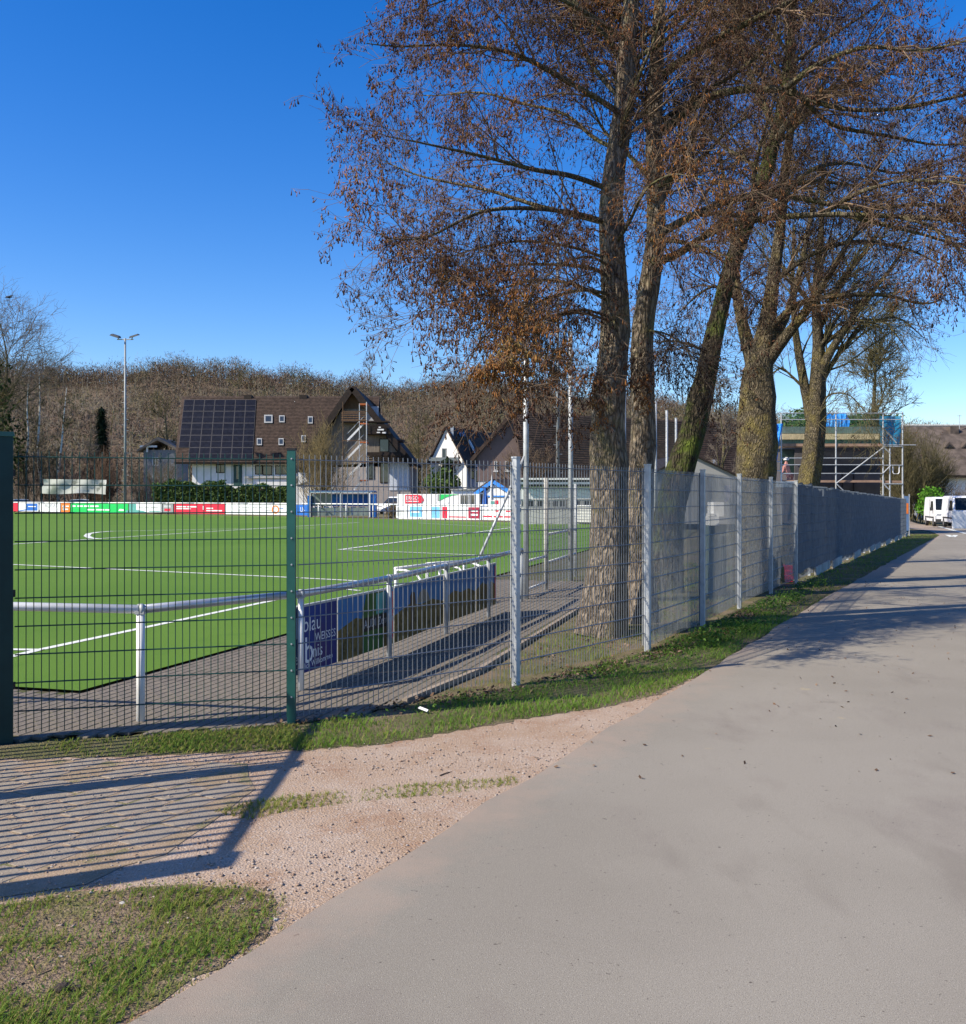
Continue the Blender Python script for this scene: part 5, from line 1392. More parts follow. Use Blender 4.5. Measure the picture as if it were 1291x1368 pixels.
MB().fbox(528, 587, 538, 589.5, YG - .6, 3).build('dormer_roof', m_brownroof, h1)
gw = thing('garden_wall', (WX(420, 104), 104, 0), 'low white garden wall below the bushy shrub, left of the dugout', 'wall')
MB().fbox(395, 648, 446, 686, 104, .3).build('wall', m_wwall, gw); MB().fbox(395, 645.5, 446, 648, 103.9, .5).build('coping', m_concrete, gw)
MB().prism([W(398, 648, 103.8), W(412, 642, 103.8), W(398, 630, 103.8)], (0, .3, 0)).build('sloped_end', m_wwall, gw)

# stair tower of scaffolding in front of the gable
YS = 104.0
st = thing('scaffold_tower', (WX(475, YS), YS, 0), 'narrow scaffold tower with zigzag stairs in front of the timber gable', 'scaffold')
for px, top in ((458.5, 537), (480.5, 539), (490, 537)):
    for dy in (0, 1.4):
        MB().tube([W(px, 684, YS + dy), W(px, top, YS + dy)], .06 if px > 485 else .045, 6).build('standard', m_galv if px > 470 else m_wood, st)
m_oran = M('orange_scaffold_end', (.45, .13, .04), .7)
for py in (539, 565, 590, 616, 641):
    MB().fbox(480, py, 491, py + 1.6, YS - .03, 1.5).build('landing', m_oran, st)
for py in (549, 561, 588):
    MB().fbox(457, py, 491, py + 1, YS - .05, .06).build('ledger', m_wood, st)
for (x0, y0, x1, y1) in ((464, 589, 487, 565), (462, 615, 486, 590), (462, 640.5, 485.5, 616), (473, 654.5, 485, 641)):
    a, b = W(x0, y0, YS + .2), W(x1, y1, YS + .2)
    sg = MB().beam(a, b, .12, .2).build('stair_stringer', m_white, st)
    MB().beam(a + Vector((0, 0, .75)), b + Vector((0, 0, .75)), .04, .05).build('handrail', m_galv, st)

# --- small grey hut among the trees
YHu = 126.0
hut = thing('garden_hut', (WX(205, YHu), YHu, 0), 'small grey hut with shallow gable roof among the trees left of the solar house', 'hut')
MB().fbox(192, 601, 236, 690, YHu, 5).build('wall', M('blue_grey_wall', (.20, .22, .24), .9), hut)
MB().prism([W(183, 601, YHu - .8), W(210, 584, YHu - .8), W(245, 603, YHu - .8), W(245, 605.5, YHu - .8), W(210, 588, YHu - .8), W(183, 603.5, YHu - .8)], (0, 6.5, 0)).build('roof', M('grey_brown_roof', (.16, .14, .12), .9), hut)
MB().fbox(187, 595, 210, 597.6, YHu - .5, .15).build('fascia', m_white, hut)
MB().fbox(195.5, 597.6, 197.8, 604, YHu - .4, .15).build('downpipe', m_white, hut)
window(hut, 204, 611, 212, 622, YHu, m_white, 1)

# --- white gabled house
YB_ = 110.0
h2 = thing('house', (WX(610, YB_), YB_, 0), 'small white gabled house with balcony and brown roof in front of the wood', 'house')
gA = W(596.5, 572, YB_); hu = Vector((math.cos(R(-27)), math.sin(R(-27)), 0)); hv = Vector((-hu.y, hu.x, 0))
gL = gA - hu * 2.05 + Vector((0, 0, -3.65)); gR = gA + hu * 2.6 + Vector((0, 0, -4.35))
mbw = MB(); mbw.prism([gL, Vector((gL.x, gL.y, -.2)), Vector((gR.x, gR.y, -.2)), gR, gA], hv * .3); mbw.build('gable_wall', m_wwall, h2)
rid0 = gA + Vector((0, 0, .1)) - hv * .35; rid = rid0 + hv * 16
ev = gR + Vector((0, 0, .1)) - hv * .35 + hu * .2 + Vector((0, 0, -.3)); ev1 = ev + hv * 16
MB().slab([rid0, rid, ev1, ev][::-1], .12).build('roof', m_brownroof, h2)
MB().slab([rid0, rid, gL - hu * .25 + hv * 15.6 + Vector((0, 0, -.4)), gL - hu * .25 - hv * .35 + Vector((0, 0, -.4))], .12).build('roof', m_brownroof, h2)
MB().prism([W(602, 569, YB_ - .1), W(606, 569, YB_ - .1), W(606, 584, YB_ - .1), W(602, 580, YB_ - .1)], (0, .7, 0)).build('chimney', m_galv, h2)
window(h2, 590.5, 599, 601, 613, YB_, m_frame, 1)
MB().fbox(573, 611, 614, 616.5, YB_ - 1.3, .1).build('balcony_rail', M('grey_green_board', (.22, .25, .24), .7), h2)
MB().fbox(573, 616, 614, 618.5, YB_ - 1.3, 1.3).build('balcony', m_darkwood, h2)
nh = (rid - rid0).cross(ev - rid0).normalized(); nh = nh if nh.z > 0 else -nh
q4 = [on_plane(px_, py_, rid0 + nh * .14, nh) for px_, py_ in ((612, 577), (620, 577.5), (622, 584), (614, 583.5))]
MB().slab(q4[::-1], .1).build('skylight', m_glass, h2)
qa, qb, qc, qd = [on_plane(px_, py_, rid0 + nh * .2, nh) for px_, py_ in ((605, 588), (625, 587), (626, 588), (639, 612))]
MB().beam(qa, qb, .3, .2).build('gutter', m_darkwood, h2)
MB().beam(qc, qd, .2, .25).build('verge_board', m_wwall, h2)
MB().fbox(612, 620, 640, 692, YB_ + .5, 4).build('side_wall', M('pale_lilac_wall', (.52, .53, .60), .9), h2)
window(h2, 629, 629, 634, 640, YB_ + .5, m_darkwood, 0)
window(h2, 635.5, 628, 640, 645, YB_ + .5, m_white, 0)
MB().fbox(635, 597, 643, 607, YB_ + 1, 2).build('dormer', m_darkwood, h2)

# --- big brown-clad house with the long roof behind the ball net
YC_ = 95.0
h3 = thing('house', (WX(760, YC_), YC_, 0), 'large dark house with brown clad gable and a long brown roof behind the ball net', 'house')
gA = W(684, 556, YC_); gL = W(638, 611, YC_); gB = W(700, 640, YC_)
m_bclad = M('brown_cladding', (.17, .125, .115), .9, 0, .08, 2, .15, 30)
MB().prism([gL, W(638, 643, YC_), W(742, 643, YC_), W(742, 611, YC_), gA], (0, .3, 0)).build('gable_wall', m_bclad, h3)
MB().fbox(639, 643, 742, 700, YC_ + .05, .4).build('ground_floor_wall', m_wwall, h3)
for a, b in ((gL + Vector((-.5, 0, -.4)), gA),):
    dv_ = (b - a).normalized(); nn = Vector((-dv_.z, 0, dv_.x))
    MB().prism([a + Vector((0, -.5, 0)), b + Vector((0, -.5, 0)), b + Vector((0, -.5, 0)) + nn * .32, a + Vector((0, -.5, 0)) + nn * .32], (0, 9, 0)).build('roof', m_brownroof, h3)
r0_ = W(684, 553, YC_ - .5); r1_ = W(1000, 569, YC_ + 10); e0_ = W(700, 646, YC_ - 5); e1_ = W(1000, 646, YC_ + 4)
r3 = MB().slab([e0_, e1_, r1_, r0_], .3).build('roof', m_brownroof, h3)
n3_ = (e1_ - e0_).cross(r0_ - e0_).normalized(); mbt = MB()
for k in range(1, 30):
    t = k / 30; mbt.beam(e0_.lerp(r0_, t) + n3_ * .31, e1_.lerp(r1_, t) + n3_ * .31, .05, .04)
mbt.build('tile_courses', m_brownroof, r3, kind='stuff')
for px in (804, 835, 918, 955):
    q4 = [on_plane(px + a, py, e0_ + n3_ * .32, n3_) for a, py in ((-3, 624), (3, 624), (2, 615), (-4, 615))]
    MB().slab(q4, .12).build('skylight', m_frame, r3)
for px in (662.5, 677.5):
    wv = window(h3, px - 1.8, 616, px + 1.8, 628, YC_ - .04, m_white, 0); MB().fbox(px - 3, 628.5, px + 3, 630.5, YC_ - .4, .4).build('sill', m_white, wv)
MB().fbox(700, 640, 800, 655, YC_ - 3.5, .6).build('eaves_beam', m_darkwood, h3)

# --- clubhouse behind the silver fence
YK = 62.0
ck = thing('clubhouse', (WX(745, YK), YK, 0), 'flat white clubhouse with dark window band and grey eaves behind the silver fence', 'clubhouse')
x0, x1 = 694, 880
MB().fbox(x0, 650, x1, 667, YK, 6).build('upper_wall', m_white, ck)
MB().fbox(x0, 679, x1, 705, YK, 6).build('lower_wall', M('pale_slatted_wall', (.50, .49, .46), .8, 0, .1, 30), ck)
MB().fbox(x0 - 3, 638.5, x1 + 4, 641.0, YK - .5, 7).build('roof', m_wwall, ck)
MB().fbox(x0 - 1, 644, x1, 647, YK - .45, .1).build('gutter', M('blue_grey_metal', (.34, .40, .45), .4, .4), ck)
MB().fbox(x0, 641, x1, 650, YK - .2, 6).build('fascia', M('dark_teal_board', (.03, .045, .045), .6), ck)
for k in range(9):
    a = x0 + 2 + k * 20.5
    window(ck, a, 667.5, a + 19.5, 678.5, YK + .1, m_frame, 1)

# --- grey shed with the plain gable
YSH = 52.0
sh = thing('shed', (WX(925, YSH), YSH, gzf(WX(925, YSH), YSH)), 'plain pale grey shed gable between the leaning trunk and the lichen trunk', 'shed')
MB().prism([W(862, 640, YSH), W(862, 700, YSH), W(992, 700, YSH), W(992, 639, YSH), W(922, 606.5, YSH)], (0, 9, 0)).build('gable_wall', M('pale_grey_sheet', (.30, .295, .275), .8, 0, .04, 1), sh)
for a, b in ((W(858, 641, YSH - .2), W(922, 606, YSH - .2)), (W(922, 606, YSH - .2), W(996, 641, YSH - .2))):
    dv_ = (b - a).normalized(); nn = Vector((-dv_.z, 0, dv_.x)); MB().prism([a, b, b + nn * .07, a + nn * .07], (0, 9.4, 0)).build('roof', m_darkwood, sh)

# --- white container, kiosk, umbrellas behind the barrier
YT = 78.0
ct = thing('container', (WX(578, YT), YT, 0), 'white container with red ERGO sign and green swoosh behind the barrier', 'container')
MB().fbox(523, 660, 648, 697, YT, 2.4).build('body', m_white, ct)
for k in range(22):
    px = 536 + k * 4
    if px < 618: MB().fbox(px, 661, px + .7, 690, YT - .015, .02).build('rib', m_wp, ct)
sg = MB().prism([W(536, 661, YT - .05), W(536, 673, YT - .05), W(562, 672, YT - .05), W(565, 668, YT - .05), W(562, 662.5, YT - .05), W(558, 661, YT - .05)], (0, .03, 0)).build('sign', m_red, ct)
text_mb('ERGO', W(537.5, 667.8, YT - .056), (1, 0, 0), (0, 0, 1), .44).build('lettering', m_wp, sg)
MB().fbox(538, 669.2, 557, 670.4, YT - .056, .004).build('lettering', m_wp, sg)
MB().prism([W(589, 660.5, YT - .04), W(589, 669, YT - .04), W(597, 665, YT - .04), W(607, 662, YT - .04), W(618, 660.5, YT - .04)], (0, .02, 0)).build('swoosh', m_gprint, ct)
MB().fbox(586, 660.5, 589, 669, YT - .04, .02).build('swoosh_edge', m_grey, ct)
window(ct, 620, 660.5, 633, 676, YT - .02, m_frame, 1); window(ct, 634, 660.5, 642, 676, YT - .02, m_frame, 0)
MB().fbox(601, 671, 604, 675, YT - .03, .02).build('notice', m_dim, ct); MB().fbox(600.5, 678, 604.5, 679, YT - .03, .02).build('notice', m_red, ct)
ct.rotation_euler.z = R(-26)
wb = thing('white_shed', (WX(620, 86), 86, 0), 'low white flat-roofed shed showing above the container', 'shed')
MB().fbox(603, 654, 650, 700, 86, 4).build('wall', m_white, wb); MB().fbox(602, 653, 651, 654.5, 85.8, 4.4).build('roof', m_concrete, wb)
YKI = 76.0
ki = thing('kiosk', (WX(660, YKI), YKI, 0), 'white gabled kiosk with bright blue trim and brown roof', 'kiosk')
kA, kL, kR = W(660, 646, YKI), W(635, 662, YKI), W(682, 658.5, YKI)
m_btrim = M('bright_blue_trim', (.03, .22, .68), .5)
MB().prism([W(640, 662, YKI), W(640, 700, YKI), W(694, 700, YKI), W(694, 662, YKI), W(660, 648, YKI)], (0, 3, 0)).build('wall', m_white, ki)
for a, b in ((kL, kA), (kA, kR)):
    dv_ = (b - a).normalized(); nn = Vector((-dv_.z, 0, dv_.x)) * .28
    MB().prism([a + Vector((0, -.25, 0)), b + Vector((0, -.25, 0)), b + nn + Vector((0, -.25, 0)), a + nn + Vector((0, -.25, 0))], (0, .09, 0)).build('bargeboard', m_btrim, ki)
    MB().prism([a + Vector((0, -.15, 0)) + nn, b + Vector((0, -.15, 0)) + nn, b + nn * 1.5 + Vector((0, -.15, 0)), a + nn * 1.5 + Vector((0, -.15, 0))], (0, 3.5, 0)).build('roof', m_brownroof, ki)
MB().fbox(648, 662, 681, 663.8, YKI - .1, .09).build('trim_beam', m_btrim, ki); MB().fbox(641.5, 660, 644, 676, YKI - .06, .05).build('window', m_glass, ki)
MB().fbox(655.5, 669.5, 661, 674, YKI - .03, .02).build('notice', m_teal, ki); MB().fbox(662, 668.5, 666.5, 673.5, YKI - .03, .02).build('notice', m_red, ki)
ki.rotation_euler.z = R(-24)
YU = 74.5
def parasol(px, top, canopy_top, canopy_bot, wpx, mat, label):
    x = WX(px, YU); root = thing('parasol', (x, YU, 0), label, 'parasol')
    MB().tube([(x, YU, 0), (x, YU, WZ(top, YU))], .03, 6).build('pole', m_galv, root)
    z0, z1 = WZ(canopy_bot, YU), WZ(canopy_top, YU); r = wpx / F * YU / 2; k = 14; prof = [(0, 1.0, r), (.12, .95, r * 1.0), (.35, .8, r * .9), (.7, .5, r * .6), (.92, .2, r * .3), (1, .1, .03)]
    vs = []; fs = []
    for i, (t, _, rr) in enumerate(prof):
        for j in range(k): a = 2 * math.pi * j / k; q = rr * (1.0 if j % 2 else .68); vs.append((x + q * math.cos(a), YU + q * math.sin(a), z0 + (z1 - z0) * t))
    for i in range(len(prof) - 1):
        for j in range(k): fs.append((i * k + j, i * k + (j + 1) % k, (i + 1) * k + (j + 1) % k, (i + 1) * k + j))
    MB().add(vs, fs).build('canopy', mat, root)
parasol(648.5, 651, 651, 677, 8, M('blue_fabric', (.03, .12, .42), .8), 'closed blue parasol in front of the kiosk')
parasol(657.5, 632, 634, 668, 5, m_white, 'closed white parasol rising above the kiosk roof')

# --- scaffolded house behind the grey screen
YX = 58.0
zg = gzf(WX(1120, YX), YX) - .1
sh4 = thing('scaffolded_house', (WX(1115, YX), YX, zg), 'house under construction with dark walls and a cream timber roof edge', 'house')
m_dwall = M('dark_grey_boarding', (.085, .078, .082), .85, 0, .12, 2)
MB().fbox(1062, 596, 1176, 700, YX + 1.2, 7).build('wall', m_dwall, sh4)
MB().fbox(1090, 603, 1174, 631, YX + 1.15, .04).build('window_band', M('dark_membrane', (.02, .021, .028), .4), sh4)
for px in (1126, 1141): MB().fbox(px - .4, 630, px + .4, 672, YX + 1.1, .08).build('board_joint', m_black, sh4)
MB().fbox(1040, 570, 1176, 579, YX + .9, 7.6).build('parapet', M('grey_green_sheet', (.14, .18, .165), .7), sh4)
MB().fbox(1032, 579.5, 1175, 587, YX + .8, .3).build('timber_beam', M('cream_timber', (.62, .50, .30), .8, 0, .08, 3), sh4)
MB().fbox(1042, 587, 1176, 596, YX + 1.0, .2).build('glazed_band', M('grey_green_mesh_sheet', (.12, .17, .15), .6), sh4)
MB().fbox(1043, 600, 1064, 632, YX + 1.3, .1).build('dark_opening', M('dark_green_glass', (.015, .03, .025), .3), sh4)
MB().fbox(1028, 643, 1075, 651, YX - 1.5, 3).build('canopy', M('pale_blue_sheet', (.40, .48, .54), .6), sh4)
tp = thing('roof_tarp', (WX(1110, YX), YX + 3, WZ(572, YX + 3)), 'crumpled bright blue tarp bundle on the flat roof', 'tarp')
m_tarp = mix_layers('bright_blue_tarp', [(.02, .22, .70), (.06, .36, .80, 1.6, .45, .65, 4, 2.0)], .4, .7, 3, .25)
rgt_ = np.random.default_rng(2); vs = []; fs = []; nu, nv = 14, 8
for i in range(nu + 1):
    for j in range(nv + 1):
        a = math.pi * j / nv; u = i / nu
        rz_ = (WZ(553, YX + 3) - WZ(572, YX + 3)) * (0.92 + .12 * math.sin(u * 9)) * (1 if 0 < i < nu else .75)
        p = (WX(1093 + 34 * u, YX + 3) + rgt_.normal(0, .04), YX + 3 - 1.0 * math.cos(a) + rgt_.normal(0, .05), WZ(572, YX + 3) + rz_ * min(1, math.sin(a) * 1.35) + (rgt_.normal(0, .03) if 0 < j < nv else 0))
        vs.append(p)
for i in range(nu):
    for j in range(nv): k = i * (nv + 1) + j; fs.append((k, k + nv + 1, k + nv + 2, k + 1))
fs += [tuple(range(nv + 1)), tuple(range(nu * (nv + 1), (nu + 1) * (nv + 1)))[::-1]]
MB().add(vs, fs).build('tarp_sheet', m_tarp, tp)
sc4 = thing('scaffold', (WX(1120, YX - .3), YX - .3, zg), 'silver tube scaffold with plank decks round the house under construction', 'scaffold')
YF = YX - .4
for px, top in ((1044, 552), (1117, 549), (1180, 552), (1189, 596), (1206, 550), (1036, 594)):
    MB().tube([W(px, 702, YF), W(px, top, YF)], .045, 8).build('standard', m_galv, sc4)
for (x0, x1, py) in ((1044, 1206, 552), (1044, 1206, 560.5), (1180, 1224, 594.5), (1044, 1180, 612), (1044, 1180, 621), (1044, 1180, 632.5), (1022, 1045, 617), (1022, 1045, 629), (1180, 1206, 596.5), (1180, 1206, 621.5), (1180, 1206, 646.5)):
    MB().tube([W(x0, py, YF - .05), W(x1, py, YF - .05)], .03, 6).build('ledger', m_galv, sc4)
for a, b in (((1117, 646), (1180, 598)), ((1117, 646), (1132, 660)), ((1180, 597), (1190, 606)), ((1190, 622), (1180, 632)), ((1180, 646), (1190, 656)), ((1183, 575), (1198, 592))):
    MB().tube([W(*a, YF - .1), W(*b, YF - .1)], .035, 6).build('brace', m_galv, sc4)
m_plank = M('scaffold_plank', (.30, .19, .13), .85, 0, .2, 3)
for x0, x1, py in ((1044, 1180, 596), (1046, 1180, 641.5), (1180, 1206, 642)):
    for k in range(3): MB().fbox(x0, py, x1, py + 1.6, YF + .1 + k * .32, .29).build('plank', m_plank, sc4)
    MB().fbox(x0, py - 3.4 if py < 600 else py, x1, py + .2 if py < 600 else py + 3, YF + .02, .04).build('toe_board', m_plank, sc4)
MB().tube([W(1193, 622, YF), W(1193, 631, YF), W(1194.5, 633, YF), W(1200, 633, YF), W(1201.5, 631, YF), W(1201.5, 622, YF)], .03, 6).build('guard_loop', m_white, sc4)
m_dnet = screen_mat('blue_debris_net', (.03, .28, .50), .85, .14, .5); m_gnet = screen_mat('green_debris_net', (.05, .16, .10), .30, .2, .5)
def net_sheet(name, x0, y0, x1, y1, Y, mat, root, seed=0, skew=0):
    rr = random.Random(seed); nu, nv = 12, 8; vs = []
    for i in range(nu + 1):
        for j in range(nv + 1):
            u, v = i / nu, j / nv; p = W(x0 + (x1 - x0) * u + skew * v, y0 + (y1 - y0) * v, Y); p.y += .12 * math.sin(u * 9 + v * 4 + seed) + rr.uniform(-.05, .05); vs.append(p)
    MB().add(vs, [(i * (nv + 1) + j, i * (nv + 1) + j + 1, (i + 1) * (nv + 1) + j + 1, (i + 1) * (nv + 1) + j) for i in range(nu) for j in range(nv)]).build(name, mat, root, smooth=True)
net_sheet('debris_net', 1176, 556, 1203, 597, YF + .3, m_dnet, sc4, 1)
net_sheet('debris_net', 1046, 553, 1178, 596, YF + .25, m_gnet, sc4, 2)
bt = thing('hanging_tarp', (WX(1032, YX), YX - .7, WZ(632, YX)), 'blue tarp hanging at the left corner of the scaffold', 'tarp')
net_sheet('tarp_sheet', 1032, 566, 1046, 634, YX - .7, m_tarp, bt, 3, -10)
# a crouching worker on the lower deck
wk = bpy.data.meshes.new('person'); Yp = YF + .55
def PW(px, py, dy=0): return W(px, py, Yp + dy)
jv = [PW(1056, 636), PW(1052, 628), PW(1049, 621), PW(1050.5, 617.8), PW(1051, 615.5), PW(1047, 626, -.1), PW(1046, 632, -.25), PW(1050, 634, -.3), PW(1054, 627, .15), PW(1055, 633, .1), PW(1052, 634, -.15), PW(1054, 640.5, -.1), PW(1051.5, 641, -.2), PW(1058, 634.5, .1), PW(1058.5, 640.5, .15), PW(1056, 641, .05)]
je = [(0, 1), (1, 2), (2, 3), (3, 4), (2, 5), (5, 6), (6, 7), (2, 8), (8, 9), (0, 10), (10, 11), (11, 12), (0, 13), (13, 14), (14, 15)]
pb = Vector((PW(1054, 641).x, Yp, PW(1054, 641).z))
wk.from_pydata([tuple(v - pb) for v in jv], je, [])
wo = bpy.data.objects.new('person', wk); COL.objects.link(wo); wo.location = pb
tag(wo, 'crouching worker with white helmet and salmon jacket on the lower scaffold deck', 'person')
md_ = wo.modifiers.new('skin', 'SKIN'); wo.modifiers.new('sub', 'SUBSURF').levels = 1
wo.modifiers['sub'].render_levels = 1
rads = [.17, .19, .17, .07, .11, .075, .06, .05, .075, .06, .11, .085, .06, .11, .085, .06]
for v, r_ in zip(wk.skin_vertices[0].data, rads): v.radius = (r_, r_)
wk.skin_vertices[0].data[0].use_root = True
wk.materials.append(M('salmon_jacket', (.42, .20, .17), .9))
hc_ = PW(1050.8, 614.6) - Vector((0, 0, 0))
MB().lathe(hc_, [(.17, 0), (.165, .06), (.13, .13), (.06, .17), (.01, .175)], 12).build('helmet', m_white, wo)

# --- dark roofed house on the far right with two small gablets
YZ = 112.0
zr = gzf(WX(1250, YZ), YZ)
h5 = thing('house', (WX(1262, YZ), YZ, zr), 'white walled house with dark weathered roof, two tiny dormers and an aerial', 'house')
m_oldroof = M('weathered_roof', (.10, .078, .064), .95, 0, .35, 1.2, .5, 8)
MB().fbox(1185, 636, 1420, 705, YZ, 8).build('wall', m_wwall, h5)
a0, a1, b1, b0 = W(1168, 638, YZ - 1), W(1430, 638, YZ - 1), W(1400, 573, YZ + 7), W(1196, 573, YZ + 7)
MB().slab([a0, a1, b1, b0], .35).build('roof', m_oldroof, h5)
MB().tube([b0 + Vector((-.5, 0, .4)), b1 + Vector((0, 0, .4))], .16, 8).build('ridge', m_concrete, h5)
n5 = (a1 - a0).cross(b0 - a0).normalized()
for px in (1267, 1290):
    p = on_plane(px, 597, a0 + n5 * .35, n5)
    MB().prism([p + Vector((-.62, -.35, -.1)), p + Vector((.62, -.35, -.1)), p + Vector((0, -.35, .62))], (0, 2.0, 0)).build('dormer', m_oldroof, h5)
    MB().prism([p + Vector((-.4, -.40, -.1)), p + Vector((.4, -.40, -.1)), p + Vector((0, -.40, .3))], (0, .05, 0)).build('dormer_opening', m_black, h5)
MB().fbox(1270, 569.5, 1281, 582, YZ + 5.5, 1).build('chimney', m_oldroof, h5)
MB().tube([W(1282, 575, YZ + 6), W(1282, 554, YZ + 6)], .04, 6).build('aerial', m_galv, h5)
MB().tube([W(1279, 555.5, YZ + 6), W(1285, 555.5, YZ + 6)], .03, 6).build('aerial_bar', m_galv, h5)
MB().fbox(1258, 633.5, 1420, 636.5, YZ - 1.1, .15).build('gutter', m_darkwood, h5)
window(h5, 1300, 645, 1316, 662, YZ, m_white, 1)
lw = thing('garden_wall', (WX(1237, 98), 98, gzf(WX(1237, 98), 98)), 'low white garden wall under the bright green bush at the lane end', 'wall')
MB().fbox(1226, 685, 1249, 694, 98, .3).build('wall', m_wwall, lw); MB().fbox(1226, 683.8, 1249, 685, 97.9, .5).build('coping', m_concrete, lw)

# hedges and bushes
for (x0, x1, y0, n, sd, lab) in ((206, 300, 641, 5200, 1, 'dense green hedge in front of the white wall under the solar roof'), (296, 386, 646, 4600, 2, 'dense green hedge below the porch of the solar house')):
    rg = np.random.default_rng(sd); Yh = 106.0
    lo = np.array([WX(x0, Yh), Yh - .9, 0]); hi = np.array([WX(x1, Yh), Yh + .9, WZ(y0, Yh)])
    rt = thing('hedge', ((lo[0] + hi[0]) / 2, Yh, 0), lab, 'hedge')
    def fn(P): 
        top = hi[2] - .25 + .2 * np.sin(P[:, 0] * 1.3 + sd) + .15 * np.sin(P[:, 0] * 3.1)
        return (P[:, 2] < top) & ((P[:, 1] < Yh - .45) | (P[:, 2] > top - .5))
    V, Fq, tt = leaf_cloud(rg, n * 2, lo, hi + np.array([0, 0, .3]), (.10, .24), fn)
    npmesh('foliage', V, Fq, m_leafg, rt, tint=tt)
    MB().box((lo[0] + .1, Yh - .35, -.1), (hi[0] - .1, Yh + .5, hi[2] - .55)).build('branches', m_limb, rt)
m_ivy = tint_mat('dark_ivy', [(0.0, (0.018, 0.030, 0.010)), (0.5, (0.04, 0.055, 0.02)), (1.0, (0.08, 0.085, 0.035))], trans=.2)
bush('shrub', 'dark ivy thicket behind the container, under the balcony house', 'shrub', 566, 628, 612, 662, 96, 1.5, m_leafg, 3000, (.12, .3), 3)
bush('shrub', 'bright green laurel bush beside the vans at the lane end', 'shrub', 1226, 653, 1260, 692, 89, 1.4, m_leafb, 5200, (.08, .2), 4)
bush('shrub', 'dark evergreen shrub behind the blue debris net', 'shrub', 1120, 552, 1205, 585, 72, 2.2, m_leafg, 5200, (.08, .2), 5)
bush('shrub', 'olive evergreen shrub behind the left half of the scaffold', 'shrub', 1046, 548, 1094, 585, 70, 2, m_leafg, 3000, (.08, .2), 6)
bush('shrub', 'dark evergreen thicket at the picture edge behind the birches', 'shrub', -40, 490, 26, 690, 114, 3, m_ivy, 5200, (.16, .42), 9)
twig_bush('shrub', 'big olive bare shrub between scaffold and the dark weathered roof', 'shrub', 1158, 572, 1266, 700, 95, 60, m_twigo, 7, .016, 26)
twig_bush('shrub', 'olive bare shrub in front of the dark weathered roof, right of the scaffold corner', 'shrub', 1205, 588, 1266, 695, 97, 44, m_twigo, 27, .016, 22)
twig_bush('shrub', 'lower olive bare shrub just above the end of the grey screen', 'shrub', 1196, 615, 1240, 695, 93, 26, m_twigo, 17, .014, 16)
twig_bush('shrub', 'tall pale yellow bare shrub in front of the timber gable', 'shrub', 398, 560, 470, 690, 101, 30, M('yellow_brown_twig', (.15, .115, .05), .9, 0, .3, .5, col2=(.26, .20, .10)), 8, .016, 20)
twig_bush('shrub', 'reddish brown thicket left of the floodlight mast', 'shrub', 78, 598, 165, 690, 116, 26, M('red_brown_twig', (.10, .06, .04), .9, 0, .3, .5, col2=(.17, .11, .075)), 9, .018, 26)
twig_bush('shrub', 'grey brown thicket under the grey hut', 'shrub', 168, 610, 238, 690, 117, 24, M('grey_brown_twig', (.085, .068, .045), .9, 0, .3, .5, col2=(.15, .125, .085)), 10, .018, 22)
twig_bush('shrub', 'brown thicket behind the birch trees', 'shrub', 15, 590, 90, 690, 119, 24, M('dark_brown_twig', (.06, .045, .03), .9, 0, .3, .5, col2=(.11, .085, .06)), 12, .018, 24)
twig_bush('shrub', 'bare garden shrub against the white wall at the lane end', 'shrub', 1262, 640, 1300, 695, 105, 20, m_twigg, 13, .014, 12)
twig_bush('shrub', 'small dry shrub behind the dugout gap in the barrier', 'shrub', 498, 668, 536, 692, 80, 22, M('dry_brown_twig', (.12, .09, .05), .9, 0, .3, .5, col2=(.2, .15, .08)), 14, .012, 14)
twig_bush('shrub', 'brown bare bush between the brown clad gable and the ball net', 'shrub', 660, 590, 740, 650, 90, 26, m_twig, 15, .016, 14)

